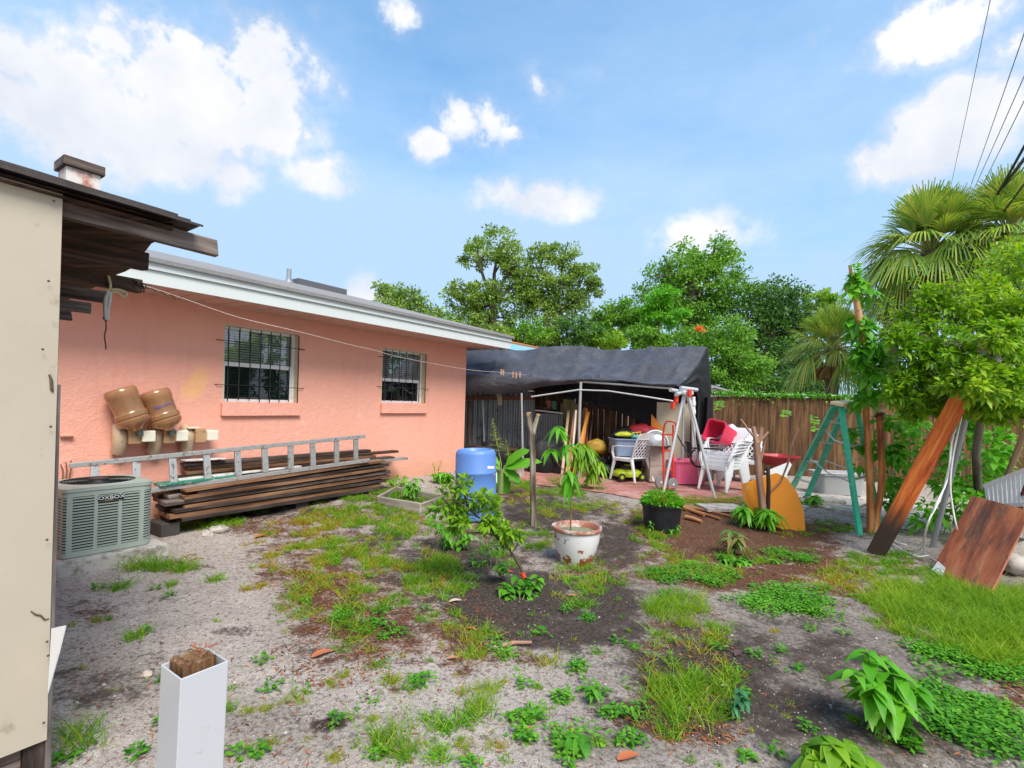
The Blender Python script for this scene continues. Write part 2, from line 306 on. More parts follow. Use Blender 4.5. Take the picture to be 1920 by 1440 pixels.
GRASS = [ # px, py, rx, ry, density, kind (g grass, y yellowing grass, l lush, w broadleaf)
 (380,982,80,14,1,'g'),(330,1062,70,14,.8,'g'),(450,960,60,10,.7,'g'),(560,1000,70,30,.9,'y'),(505,1040,60,26,.9,'y'),(640,1030,110,42,.8,'y'),(700,960,80,38,1,'g'),(620,965,70,30,.8,'y'),(760,985,60,25,.8,'g'),
 (830,1085,75,38,1.2,'g'),(740,1105,60,30,1,'g'),(620,1110,80,34,.8,'y'),(555,1128,45,22,.8,'g'),(770,1060,100,32,.8,'y'),(640,1190,60,34,.8,'g'),(720,1200,60,30,.7,'y'),(600,1160,60,26,.6,'y'),
 (880,1205,60,45,1,'y'),(870,1250,50,26,.9,'y'),(770,1230,40,22,.8,'g'),(690,1240,40,16,.4,'y'),(820,1165,60,22,.7,'g'),(745,1290,22,14,.9,'y'),(1000,1235,40,16,.4,'y'),(950,1220,40,18,.5,'g'),
 (1000,1005,70,25,.7,'g'),(960,1040,60,22,.6,'g'),(1090,1085,55,38,1,'g'),(1100,1120,60,22,.6,'y'),(940,905,60,16,.7,'g'),(1060,912,80,18,.9,'g'),(1120,950,60,16,.6,'y'),(1000,945,50,20,.6,'y'),(1060,960,50,14,.5,'y'),
 (880,985,60,25,.7,'g'),(1230,1055,50,36,.7,'y'),(1300,1080,80,20,.8,'w'),(1215,985,40,25,.7,'y'),(1230,1010,50,25,.5,'g'),(1250,960,60,16,.3,'y'),(1340,1065,60,25,.6,'y'),(1345,1100,40,16,.7,'g'),
 (1270,1150,55,35,1.1,'l'),(1300,1200,80,45,1.1,'g'),(1285,1260,90,45,1.1,'y'),(1290,1320,85,40,1,'l'),(1340,1240,60,50,.9,'y'),(1250,1350,60,20,.8,'g'),
 (1500,1125,110,25,1,'w'),(1560,1090,90,22,.8,'y'),(1600,1070,70,18,.7,'y'),(1650,1050,60,18,.9,'g'),(1700,1065,60,20,.8,'g'),(1440,1145,60,14,.6,'w'),(1480,1045,60,14,.7,'w'),(1570,1145,60,14,.8,'w'),(1600,1110,80,22,.6,'y'),
 (1740,1130,120,44,1.1,'l'),(1800,1150,140,60,1.0,'l'),(1900,1190,90,50,1.,'l'),(1820,1170,150,48,1.5,'l'),(1890,1150,80,50,1.2,'l'),(1700,1165,70,22,.9,'g'),(1880,1215,120,34,1.2,'l'),(1840,1240,140,34,1.2,'w'),(1760,1225,80,22,.9,'w'),(1900,1270,60,30,1,'w'),
 (1780,1335,90,28,1.3,'w'),(1850,1360,110,34,1.4,'w'),(1720,1310,70,20,1,'w'),(1900,1400,60,26,1,'w'),(1340,945,60,12,.7,'y'),(1270,945,60,12,.5,'y'),(1340,935,50,10,.5,'g'),
 (1400,1050,50,16,.8,'g'),(1560,985,50,12,.5,'g'),(1630,1000,60,12,.5,'g'),(1480,1000,40,10,.3,'g'),(1040,930,60,10,.7,'g'),(820,945,80,16,.5,'g'),(690,925,60,14,.9,'y'),(1160,1090,50,16,.3,'y'),
 (780,945,90,20,.5,'g'),(700,1040,100,30,.5,'g'),(600,1060,120,40,.4,'y'),(560,1180,50,20,.3,'y'),(680,1130,80,24,.5,'g')]
CLUMP = [ # single tufts: px, py, radius px, kind
 (225,1105,20,'g'),(258,1192,22,'g'),(320,1098,13,'g'),(290,1060,30,'l'),(250,1065,20,'l'),(545,1312,20,'y'),(500,1328,12,'y'),(470,1335,12,'y'),(430,1330,20,'g'),(150,1395,40,'l'),(740,1405,40,'l'),(720,1390,30,'g'),
 (830,1370,30,'g'),(795,1350,22,'g'),(900,1325,24,'l'),(885,1350,30,'g'),(930,1400,16,'y'),(980,1352,26,'w'),(1010,1345,26,'w'),(985,1385,22,'w'),(1055,1312,22,'w'),(1115,1300,28,'w'),(1140,1340,24,'w'),(1185,1392,26,'w'),
 (1080,1385,40,'w'),(1060,1400,30,'w'),(1130,1395,20,'g'),(1080,1253,18,'w'),(1100,1163,16,'w'),(860,1300,14,'y'),(905,1295,16,'l'),(730,1275,20,'y'),(790,1280,30,'w'),(700,1350,12,'y'),(645,1265,14,'y'),(620,1280,10,'y'),
 (1300,1065,18,'w'),(1190,1215,10,'g'),(1250,1380,24,'g'),(1010,1290,10,'g'),(945,1280,10,'y'),(1120,1225,10,'g'),(640,1160,20,'w'),(700,1170,22,'w'),(1440,1120,30,'w'),(740,1185,26,'w'),(505,1395,14,'y'),(630,1420,14,'y'),(820,1420,24,'g'),(870,1400,16,'y'),
 (1600,1350,12,'g'),(1685,1370,16,'w'),(1710,1400,20,'w'),(1520,1140,20,'w'),(1452,1185,8,'y'),(465,1105,14,'y'),(490,1100,16,'y'),(400,1085,14,'g'),(350,1065,20,'g'),(1225,1075,18,'w'),(1250,1115,20,'w'),(750,1420,30,'g'),(180,1165,10,'y'),(205,1160,8,'g')]
def axis(lo, hi, st, far):
    a = list(np.arange(lo, hi, st)); x = hi; s = st
    while x < far: a.append(x); s *= 1.35; x += s
    a.append(far); x = lo-st; s = st; b = []
    while x > -far: b.append(x); s *= 1.35; x -= s
    b.append(-far); return np.array(sorted(b)+a)
gxs = axis(-6, 8.6, .045, 900); gys = axis(.6, 11.5, .045, 900)
hh = np.array([[gz(x, y) if abs(x) < 40 and -20 < y < 60 else .15*(y > 5) for x in gxs] for y in gys], dtype=np.float32)
XX, YY = np.meshgrid(gxs, gys); Vg = np.stack([XX, YY, hh], -1).reshape(-1, 3)
micro = np.random.default_rng(3).normal(0, .0035, len(Vg)).astype(np.float32); near = (Vg[:, 1] < 12)&(Vg[:, 1] > 0); Vg[near, 2] += micro[near]
nx, ny = len(gxs), len(gys); ii = np.arange(nx*(ny-1)).reshape(ny-1, nx)[:, :-1].ravel()
ground = npmesh('ground', Vg, np.stack([ii, ii+1, ii+nx+1, ii+nx], 1), None, smooth=True) if False else None
def gmask(lst):
    out = np.zeros(len(Vg), dtype=np.float32); ok = Vg[:, 1] > .7; px = np.full(len(Vg), -1e4); py = np.full(len(Vg), -1e4)
    px[ok], py[ok] = proj(Vg[ok, 0], Vg[ok, 1], Vg[ok, 2])
    for e in lst:
        r = np.sqrt(((px-e[0])/e[2])**2+((py-e[1])/e[3])**2); out = np.maximum(out, e[4]*np.clip(1.45-r, 0, 1).astype(np.float32))
    return out
def ground_material():
    m, nt, bs = newmat('sandy_soil'); A = lambda n: (lambda a: (setattr(a, 'attribute_name', n), a.outputs['Fac'])[1])(nt.nodes.new('ShaderNodeAttribute'))
    o = lambda s, d=6, r=.65, off=(0,0,0): nz(nt, s, d, r, coord='Object', off=off)
    big, mid, fine, grit = o(.9), o(5, 7), o(38, 5, .7), o(170, 3, .8)
    sand = mixc(nt, mr(nt, mid, .35, .7), (.44, .38, .335), (.62, .55, .495))
    sand = mixc(nt, mr(nt, grit, .50, .62), sand, (.20, .165, .145)); sand = mixc(nt, mr(nt, o(120, 2, .5, (4,1,0)), .66, .70), sand, (.75, .72, .68))
    sand = mixc(nt, mathn(nt, 'MULTIPLY', mr(nt, fine, .52, .62), .62), sand, (.17, .14, .12)); sand = mixc(nt, mathn(nt, 'MULTIPLY', mr(nt, o(16, 6, .75, (9,4,0)), .56, .64), .7), sand, (.11, .085, .07))
    soil = mixc(nt, mr(nt, fine, .3, .75), (.028, .021, .018), (.11, .085, .072)); soil = mixc(nt, mr(nt, grit, .64, .72), soil, (.24, .21, .19))
    mul = mixc(nt, mr(nt, o(60, 5, .75, (7,7,0)), .35, .68), (.045, .022, .015), (.20, .095, .055)); mul = mixc(nt, mr(nt, grit, .62, .70), mul, (.36, .24, .17))
    w = lambda a, lo, hi: mr(nt, mathn(nt, 'ADD', a, mathn(nt, 'MULTIPLY', mathn(nt, 'SUBTRACT', mathn(nt, 'ADD', mathn(nt, 'MULTIPLY', mid, .75), mathn(nt, 'MULTIPLY', fine, .45)), .6), 2.3)), lo, hi)
    c = mixc(nt, mr(nt, big, .5, .75, 0, .25), sand, (.30, .26, .225))
    dm = mixc(nt, mr(nt, fine, .35, .7), (.23, .19, .165), (.10, .08, .068)); dm = mixc(nt, mr(nt, grit, .57, .67), dm, (.38, .34, .30)); c = mixc(nt, mathn(nt, 'MULTIPLY', w(A('damp'), -.05, .95), .88), c, dm)
    c = mixc(nt, w(A('mulch'), .28, .72), c, mul); c = mixc(nt, w(A('soil'), .22, .75), c, soil)
    bv = mathn(nt, 'SUBTRACT', mid, .52); c = mixc(nt, mathn(nt, 'MULTIPLY', mr(nt, mathn(nt, 'ABSOLUTE', bv), .02, .0), .12), c, (.11, .08, .065))
    nt.links.new(c, bs.inputs['Base Color']); bs.inputs['Roughness'].default_value = .95; bs.inputs['Specular IOR Level'].default_value = .15
    hsum = mathn(nt, 'ADD', mathn(nt, 'MULTIPLY', mid, .8), mathn(nt, 'ADD', mathn(nt, 'MULTIPLY', fine, .5), mathn(nt, 'MULTIPLY', grit, .22))); bump(nt, bs, hsum, .85, .03); return m
ground = npmesh('ground', Vg, np.stack([ii, ii+1, ii+nx+1, ii+nx], 1), ground_material(), smooth=True); tag(ground, kind='structure')
DARK_SAND = [(1500,1250,420,150,1),(1150,1120,260,110,.8),(1300,1000,300,60,.7),(800,1050,260,90,.6),(1650,1380,300,90,1),(1000,940,200,50,.8),(1250,1380,260,70,.7),(520,1370,180,60,.5),(200,1280,140,70,.6),(650,1180,160,70,.45),(1850,1090,120,60,.7)]  # regions where the sand is mixed darker and greyer
for nme, lst in (('soil', SOIL), ('mulch', MULCH), ('damp', DARK_SAND)):
    if nme == 'mulch': lst = MULCH+[(g[0], g[1], g[2]*1.05, g[3]*1.15, .55) for g in GRASS if g[5] in 'gy']
    at = ground.data.attributes.new(nme, 'FLOAT', 'POINT'); at.data.foreach_set('value', gmask(lst))
# brick patio under the canopy
def sheet(name, poly_px, dz, m, kind='structure', label=None, cat=None, n=30):
    P = [G(*p) if len(p) == 2 else Vector(p) for p in poly_px]; xs = [p.x for p in P]; ys = [p.y for p in P]
    def inside(x, y):
        c = False; k = len(P)
        for i in range(k):
            a, b = P[i], P[(i+1) % k]
            if (a.y > y) != (b.y > y) and x < (b.x-a.x)*(y-a.y)/(b.y-a.y)+a.x: c = not c
        return c
    mb = MB(); st = .04; x0, y0 = min(xs), min(ys); nx_ = int((max(xs)-x0)/st)+1; ny_ = int((max(ys)-y0)/st)+1; idx = {}
    def vid(i, j):
        if (i, j) not in idx: x, y = x0+i*st, y0+j*st; idx[(i, j)] = len(mb.v); mb.v.append((x, y, gz(x, y)+dz)); mb.t.append((x, y, 0))
        return idx[(i, j)]
    for j in range(ny_):
        for i in range(nx_):
            if inside(x0+(i+.5)*st, y0+(j+.5)*st): mb.f.append((vid(i, j), vid(i+1, j), vid(i+1, j+1), vid(i, j+1)))
    o = build(mb, name, m); tag(o, label, cat, kind=kind); return o
def brickmat():
    m, nt, bs = newmat('brick_paving'); tc = nt.nodes.new('ShaderNodeTexCoord'); b = nt.nodes.new('ShaderNodeTexBrick'); mp = nt.nodes.new('ShaderNodeMapping'); mp.inputs['Rotation'].default_value = (0, 0, -.25)
    nt.links.new(tc.outputs['Object'], mp.inputs[0]); nt.links.new(mp.outputs[0], b.inputs['Vector']); b.inputs['Scale'].default_value = 1; b.inputs['Brick Width'].default_value = .22; b.inputs['Row Height'].default_value = .11
    b.inputs['Mortar Size'].default_value = .008; b.inputs['Color1'].default_value = (.38, .12, .10, 1); b.inputs['Color2'].default_value = (.50, .21, .17, 1); b.inputs['Mortar'].default_value = (.20, .16, .14, 1)
    c = mixc(nt, mr(nt, nz(nt, 3, 6, coord='Object'), .5, .68, 0, .7), b.outputs['Color'], (.42, .33, .29)); nt.links.new(c, bs.inputs['Base Color']); bs.inputs['Roughness'].default_value = .85; bump(nt, bs, b.outputs['Fac'], -.5, .01); return m
bk = G(1400, 905); fr = G(1245, 940)
sheet('paving', [(990, 908), (1060, 915), (1130, 925), (1245, 944), (1330, 940), (1392, 946), (bk.x+.35, 10.8, 0), (1.2, 12.0, 0), (-.9, 12.4, 0), (-.2, 10.3, 0)], .014, brickmat())
conc = paint('concrete', (.46, .42, .38), .9, .18, dirt=(.2, .17, .14), dirt_amt=.9, scale=3, bmp=.6, coord='Object')
sheet('path', [(1400, 935), (1410, 962), (1470, 975), (1530, 950), (1600, 965), (1720, 1000), (1760, 960), (1700, 930), (1560, 918), (1450, 915)], .012, conc)
# ================================================================= HOUSE
def stucco():
    m, nt, bs = newmat('pink_stucco'); n1 = nz(nt, 1.1, 5, .6, coord='Object'); n2 = nz(nt, 45, 4, .6, coord='Object')
    c = mixc(nt, n1, (.79, .365, .27), (.85, .43, .335)); c = mixc(nt, mathn(nt, 'MULTIPLY', mr(nt, nz(nt, 2.5, 6, .7, coord='Object', off=(5,1,2)), .58, .75), .3), c, (.72, .29, .20))
    c = mixc(nt, mathn(nt, 'MULTIPLY', mr(nt, nz(nt, 5, 5, .6, (1.6, 1.6, .12), coord='Object', off=(2,7,1)), .52, .68), .16), c, (.66, .27, .19)); c = mixc(nt, mathn(nt, 'MULTIPLY', mr(nt, nz(nt, 3.5, 7, .75, coord='Object', off=(1,3,9)), .60, .66), .35), c, (.88, .55, .46))
    # low band where sand has splashed up, and one patch of yellow primer
    sp = nt.nodes.new('ShaderNodeSeparateXYZ'); tcn = nt.nodes.new('ShaderNodeAttribute'); tcn.attribute_name = 'tc'; nt.links.new(tcn.outputs['Vector'], sp.inputs[0])
    lo = mathn(nt, 'ADD', sp.outputs[2], mathn(nt, 'MULTIPLY', n1, .35)); c = mixc(nt, mr(nt, lo, .75, .38, 0, .6), c, (.58, .32, .20))
    p1 = PW(366, 722); s0, z0 = sz(p1); dx = mathn(nt, 'ADD', mathn(nt, 'MULTIPLY', mathn(nt, 'SUBTRACT', sp.outputs[0], s0), 6.5), mathn(nt, 'MULTIPLY', mathn(nt, 'SUBTRACT', sp.outputs[2], z0), -2.6)); dz = mathn(nt, 'MULTIPLY', mathn(nt, 'SUBTRACT', sp.outputs[2], z0), 4.2)
    r = mathn(nt, 'ADD', mathn(nt, 'ADD', mathn(nt, 'MULTIPLY', dx, dx), mathn(nt, 'MULTIPLY', dz, dz)), mathn(nt, 'MULTIPLY', nz(nt, 9, 6, .7, coord='Object'), 2.2)); c = mixc(nt, mr(nt, r, 2.3, 1.4, 0, .62), c, (.88, .50, .19))
    nt.links.new(c, bs.inputs['Base Color']); bs.inputs['Roughness'].default_value = .85; bs.inputs['Specular IOR Level'].default_value = .25
    bump(nt, bs, mathn(nt, 'ADD', n2, mathn(nt, 'MULTIPLY', nz(nt, 11, 4, coord='Object'), 1.6)), .55, .012); return m
STU = stucco()
house = thing('house', 'long single storey pink stucco house with barred windows and a grey shingle roof', 'house', HW(0, 0, .1))
EZ = 2.74; w1 = (sz(PW(418, 700))[0], sz(PW(560, 700))[0], PW(488, 756).z, PW(488, 616).z); w2 = (sz(PW(716, 700))[0], sz(PW(798, 710))[0], PW(757, 757).z, PW(757, 656).z)
def wallbox(mb, s0, s1, o0, o1, z0, z1):
    b = len(mb.v); pts = [(s, o, z) for z in (z0, z1) for (s, o) in ((s0, o0), (s1, o0), (s1, o1), (s0, o1))]
    mb.v += [tuple(HW(*p)) for p in pts]; mb.t += [(p[0], p[1], p[2]) for p in pts]
    mb.f += [tuple(b+i for i in f) for f in ((0,3,2,1),(4,5,6,7),(0,1,5,4),(1,2,6,5),(2,3,7,6),(3,0,4,7))]
mb = MB(); TH = -.2; zb = -.1
cuts = [(-13, w1[0]), (w1[1], w2[0]), (w2[1], 0)]
for a, b in cuts: wallbox(mb, a, b, 0, TH, zb, EZ)
for w in (w1, w2): wallbox(mb, w[0], w[1], 0, TH, zb, w[2]); wallbox(mb, w[0], w[1], 0, TH, w[3], EZ)
wallbox(mb, -.2, 0, TH, -8.4, zb, EZ); wallbox(mb, -13, -12.8, TH, -8.4, zb, EZ); wallbox(mb, -12.8, -.2, -8.2, -8.4, zb, EZ)
k = len(mb.v)
for s in (-.2, 0):
    for (o, z) in ((0, EZ), (-8.4, EZ), (-4.2, EZ+1.05)): mb.v.append(tuple(HW(s, o, z))); mb.t.append((s, o, z))
mb.f += [(k, k+1, k+2), (k+5, k+4, k+3)]
build(mb, 'wall', STU, house)
mb = MB(); wallbox(mb, w1[0]-.02, w1[1]+.03, .055, .0, PW(488, 775).z, w1[2]+.004); wallbox(mb, w2[0]-.02, w2[1]+.03, .055, .0, PW(757, 774.5).z, w2[2]+.004)
WHITE = paint('white_paint', (.78, .80, .80), .45, .04, dirt=(.45, .42, .36), dirt_amt=.35, scale=2.5, bmp=.1, coord='Object')
CREAM = paint('cream_trim', (.66, .55, .36), .6, .1, dirt=(.35, .2, .1), dirt_amt=.6, scale=5, coord='Object')
sills = []
def glassmat():
    m, nt, bs = newmat('window_glass'); nt.nodes.remove(bs); t = nt.nodes.new('ShaderNodeBsdfTransparent'); t.inputs[0].default_value = (.80, .84, .84, 1); g = nt.nodes.new('ShaderNodeBsdfGlossy'); g.inputs['Roughness'].default_value = .02
    ms = nt.nodes.new('ShaderNodeMixShader'); lw = nt.nodes.new('ShaderNodeFresnel'); lw.inputs[0].default_value = 1.9; nt.links.new(mathn(nt, 'MULTIPLY', lw.outputs[0], 2.3, True), ms.inputs[0]); nt.links.new(t.outputs[0], ms.inputs[1]); nt.links.new(g.outputs[0], ms.inputs[2])
    nt.links.new(ms.outputs[0], nt.nodes['Material Output'].inputs[0]); return m
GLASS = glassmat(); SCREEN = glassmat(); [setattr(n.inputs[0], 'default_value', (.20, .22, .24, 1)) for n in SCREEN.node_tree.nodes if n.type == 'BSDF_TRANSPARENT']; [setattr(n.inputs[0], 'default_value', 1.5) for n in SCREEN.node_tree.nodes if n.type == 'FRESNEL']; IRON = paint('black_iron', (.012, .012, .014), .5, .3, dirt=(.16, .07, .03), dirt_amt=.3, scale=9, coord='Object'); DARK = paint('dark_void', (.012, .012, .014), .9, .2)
BLIND = paint('blind', (.82, .84, .84), .6, .1); RUST = paint('rusty_wire', (.20, .085, .045), .8, .3)
def window(w, split, bars, hy):
    s0, s1, z0, z1 = w; root = bpy.data.objects.new('window', None); COL.objects.link(root); root.parent = house; root.location = HW((s0+s1)/2, 0, z0)-house.location
    f = MB(); o0, o1 = -.10, -.155; zs = z0+(z1-z0)*split
    for (a, b, c_, d) in ((s0, s0+.045, z0, z1), (s1-.045, s1, z0, z1), (s0+.045, s1-.045, z1-.045, z1), (s0+.045, s1-.045, z0, z0+.05)): wallbox(f, a, b, o0, o1, c_, d)
    wallbox(f, s0+.045, s1-.045, -.115, -.15, zs-.025, zs+.03); wallbox(f, s0+.045, s0+.08, -.118, -.15, z0+.05, zs-.025); wallbox(f, s1-.08, s1-.045, -.118, -.15, z0+.05, zs-.025)
    build(f, 'window_frame', WHITE, root)
    t = MB()      # painted jamb lining, peeling to cream
    wallbox(t, s0-.001, s0+.012, -.004, -.098, z0, z1); wallbox(t, s1-.012, s1+.001, -.004, -.098, z0, z1); wallbox(t, s0+.012, s1-.012, -.004, -.098, z1-.014, z1+.001); build(t, 'window_jamb', CREAM, root)
    sl_ = MB(); wallbox(sl_, s0-.02, s1+.02, .05, -.0, z0-.17, z0-.002); wallbox(sl_, s0+.013, s1-.013, -.004, -.09, z0-.03, z0+.012); build(sl_, 'window_sill', STU, root)
    for zl, zh, gm, oo in ((zs, z1-.04, GLASS, -.14), (z0+.04, zs, SCREEN, -.128)):
        g = MB(); g.add([HW(s0+.04, oo, zl), HW(s1-.04, oo, zl), HW(s1-.04, oo, zh), HW(s0+.04, oo, zh)], [(0, 1, 2, 3)]); build(g, 'window_pane', gm, root)
    b = MB(); z = z0+.06
    while z < z1-.05:
        p = [HW(s0+.03, -.185, z), HW(s1-.03, -.185, z), HW(s1-.03, -.205, z+.026), HW(s0+.03, -.205, z+.026)]; b.add(p, [(0, 1, 2, 3)]); z += .034
    build(b, 'window_blind', BLIND, root)
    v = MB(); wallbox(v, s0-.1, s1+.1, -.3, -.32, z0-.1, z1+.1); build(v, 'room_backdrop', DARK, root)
    br = MB()
    for i in range(bars):
        s = s0+.06+(s1-s0-.075)*i/(bars-1); br.tube([HW(s, .012, z0+.015+random.uniform(0, .03)), HW(s+random.uniform(-.006, .006), .012, z1-.03)], .0075, 8)
    for zz in hy: br.tube([HW(s0-.10, -.003, zz), HW(s0-.07, .028, zz), HW(s0-.02, .028, zz), HW(s1+.05, .028, zz-.004), HW(s1+.09, .0, zz)], .005, 6)
    build(br, 'security_bars', IRON, root)
window(w1, .50, 8, (PW(440, 722).z, PW(470, 644).z)); window(w2, .43, 7, (PW(757, 727).z, PW(757, 674).z))
# eaves
mb = MB(); n = 58
for i in range(n): wallbox(mb, -13+i*13.55/n, -13+(i+1)*13.55/n-.014, .70, .0, EZ, EZ+.02)
wallbox(mb, -13, .55, .70, .0, EZ+.022, EZ+.03); wallbox(mb, .0, .54, 0, -8.4, EZ+.0, EZ+.02)
build(mb, 'soffit', paint('soffit_paint', (.66, .42, .36), .7, .08, scale=4, coord='Object'), house)
mb = MB(); wallbox(mb, -13, .55, .73, .70, EZ-.01, EZ+.14); wallbox(mb, -13, .57, .755, .70, EZ+.142, EZ+.23)
for q in (0,): 
    for (o0, z0_, o1, z1_) in ((.73, EZ+.0, -4.2, EZ+1.27), (-9.13, EZ+.0, -4.2, EZ+1.27)):
        b = len(mb.v)
        for s in (.55, .57):
            for (o, z) in ((o0, z0_), (o1, z1_), (o1, z1_+.20), (o0, z0_+.20)): mb.v.append(tuple(HW(s, o, z))); mb.t.append((s, o, z))
        mb.f += [tuple(b+i for i in f) for f in ((0,1,2,3),(7,6,5,4),(0,4,5,1),(1,5,6,2),(2,6,7,3),(3,7,4,0))]
build(mb, 'fascia', paint('fascia_paint', (.60, .64, .64), .45, .04, dirt=(.42, .42, .38), dirt_amt=.3, scale=2, bmp=.1, coord='Object'), house)
def shingles():
    m, nt, bs = newmat('grey_shingle'); n1 = nz(nt, 30, 5, .7, coord='Object'); n2 = nz(nt, 1.2, 5, coord='Object'); c = mixc(nt, n1, (.13, .125, .13), (.33, .32, .32)); c = mixc(nt, mr(nt, n2, .45, .7, 0, .5), c, (.30, .28, .26))
    w = nt.nodes.new('ShaderNodeTexWave'); w.bands_direction = 'Z'; w.wave_profile = 'SAW'; w.inputs['Scale'].default_value = 10; w.inputs['Distortion'].default_value = 1; nt.links.new(nt.nodes.new('ShaderNodeTexCoord').outputs['Object'], w.inputs[0])
    c = mixc(nt, mathn(nt, 'MULTIPLY', mr(nt, w.outputs['Fac'], .15, .0), .6), c, (.08, .08, .08)); nt.links.new(c, bs.inputs['Base Color']); bs.inputs['Roughness'].default_value = .9; bump(nt, bs, n1, .6, .01); return m
SHG = shingles()
mb = MB()
def roofslope(mb, s0, s1, oe, ze, orr, zr, th):
    b = len(mb.v)
    for s in (s0, s1):
        for (o, z) in ((oe, ze), (orr, zr), (orr, zr+th), (oe, ze+th)): mb.v.append(tuple(HW(s, o, z))); mb.t.append((s, o, z))
    mb.f += [tuple(b+i for i in f) for f in ((0,1,2,3),(7,6,5,4),(0,4,5,1),(1,5,6,2),(2,6,7,3),(3,7,4,0))]
roofslope(mb, -13.2, .61, .79, EZ+.215, -4.2, EZ+1.49, .045); roofslope(mb, -13.2, .61, -9.19, EZ+.215, -4.2, EZ+1.49, .044)
roof = build(mb, 'roof', SHG, house)
GREYM = paint('grey_metal', (.36, .38, .40), .4, .1, metal=.6, scale=8, coord='Object')
def roofpt(px, py):
    # hit the front roof slope
    rx, ry = ray(px, py); a = HW(0, .58, EZ+.3); b = HW(0, -4.2, EZ+1.41); n = (b-a).cross(U).normalized(); d = Vector((rx, 1, -ry)); t = (a-Vector((0, 0, H))).dot(n)/d.dot(n); return Vector((0, 0, H))+d*t
vp = HW(sz(PW(541, 540, -3.4))[0], -3.4, 0); rz_ = EZ+1.53-.256*.8; m_ = MB(); b0 = Vector((vp.x, vp.y, rz_-.05)); m_.tube([b0, b0+Z*.34], .05, 14); m_.lathe([(.12, 0), (.06, .08)], b0+Z*.03, seg=14); o = build(m_, 'vent_pipe', GREYM, house, 40)
sA = sz(PW(552, 545, -3.9))[0]; sB = sz(PW(643, 558, -3.9))[0]; m_ = MB(); wallbox(m_, sA, sB, -3.75, -4.1, EZ+1.40, EZ+1.56); build(m_, 'ridge_vent', paint('dark_metal', (.10, .10, .11), .5, .1), house)
# rusty hook on the wall
p = PW(703, 657, .0); tag(build(MB().tube([p, p+NN*.05, p+NN*.07-Z*.07, p+NN*.02-Z*.09], .008, 6), 'wall_hook', paint('pale_hook', (.6, .55, .5), .6), org=p), 'small pale hook fixed to pink wall between the two windows', 'hook')
# neighbour house behind the canopy (only its roof shows)
nh = thing('house', 'distant house with red tile roof edge and pale blue fascia behind the canopy', 'house', (1.5, 19, 0))
A_, B_ = D(928, 634, 17), D(1110, 672, 21); bd = (B_-A_); bx = Vector((bd.x, bd.y, 0)); hl = bx.length; bx.normalize(); by = Vector((-bx.y, bx.x, 0))
mb = MB(); mb.beam(A_-bx*1+by*1-Z*2.3+Z*.0, A_+bx*hl+by*1-Z*2.3-Z*.0, .2, 4); build(mb, 'wall', paint('pale_wall', (.6, .55, .5), .8), nh)
mb = MB(); mb.slab([A_-bx*.6, B_+bx*.5, B_+bx*.5+by*4+Z*.9, A_-bx*.6+by*4+Z*.9], .08); build(mb, 'roof', paint('terracotta', (.42, .16, .08), .8, .2, scale=4), nh)
mb = MB(); mb.beam(A_-bx*.5-Z*.17-by*.03, B_+bx*.5-Z*.17-by*.03, .04, .2, Z); build(mb, 'fascia', paint('blue_fascia', (.25, .55, .68), .5), nh)
nh = thing('house', 'distant low house with grey metal roof edge behind the wooden fence', 'house', (9.2, 22, 0))
A_, B_ = D(1335, 722, 20), D(1400, 741, 20); mb = MB(); mb.slab([A_, B_, B_+Vector((.5, 5, .7)), A_+Vector((.5, 5, .7))], .07); build(mb, 'roof', paint('roof_grey', (.4, .36, .36), .6), nh)
mb = MB(); mb.slab([A_+Z*-.1+Vector((.1,.3,0)), A_*1-Z*A_.z+Vector((.1,.3,0)), B_-Z*B_.z+Vector((-.1,.3,0)), B_-Z*.1+Vector((-.1,.3,0))], .2); build(mb, 'wall', paint('pale_wall', (.6, .55, .5), .8), nh)
# ================================================================= SHED (left edge)
S0 = Lz(89, 1391, .18); S0.z = 0; dS = -S0.dot(NN)
def PS(px, py, off=0): return PW(px, py, off, dS)
def SH(t, off, z): return S0+U*t+NN*off+Z*(z-0)
def st(p): return (p-S0).dot(U)
shed = thing('shed', 'weathered cream panelled shed with rotting rafter tails at the left edge', 'shed', SH(-1, -.5, 0))
ztop = 2.385
PANEL = paint('cream_panel', (.43, .38, .30), .7, .09, dirt=(.30, .25, .18), dirt_amt=.5, scale=2.6, bmp=.25, coord='Object')
WD = wood('weathered_grey_wood', [(.016, .011, .010), (.065, .044, .038), (.15, .115, .10), (.31, .265, .235)], bmp=1); WB = wood('old_brown_wood', [(.012, .007, .005), (.04, .021, .014), (.09, .048, .030), (.16, .10, .07)])
mb = MB(); mb.prism([(0, 0), (0, ztop-.19), (-3, ztop-.19+.06), (-3, .02)], (SH(-.002, 0, .19), U, Z), -.018); build(mb, 'wall_panel', PANEL, shed)
for pts_, r0 in (([(58, 1146), (66, 1152), (76, 1154), (84, 1162), (92, 1160)], .0035), ([(92, 702), (96, 712), (97, 730), (99, 735)], .006)): build(MB().tube([PS(x, y, .003) for x, y in pts_], [r0*.5]+[r0]*(len(pts_)-2)+[r0*.5] if len(pts_) > 2 else r0, 6), 'crack', paint('dark_crack', (.09, .07, .05), .9), shed)
mb = MB()
for i in range(9): mb.beam(SH(-.03, -.05, -.1), SH(-.03, -.05, 2.3), .05, .07, U) if i == 0 else mb.beam(SH(-.07, -.055+.002*(i % 2), .03+.2*(i-1)), SH(-3, -.055, .03+.2*(i-1)), .02, .195)
build(mb, 'siding', WD, shed); 
mb = MB(); mb.beam(SH(.006, -.045, -.05), SH(.003, -.045, 1.62), .018, .07, NN, 0); build(mb, 'corner_trim', wood('blackened_wood', [(.02, .018, .018), (.09, .075, .07), (.22, .19, .18)]), shed)
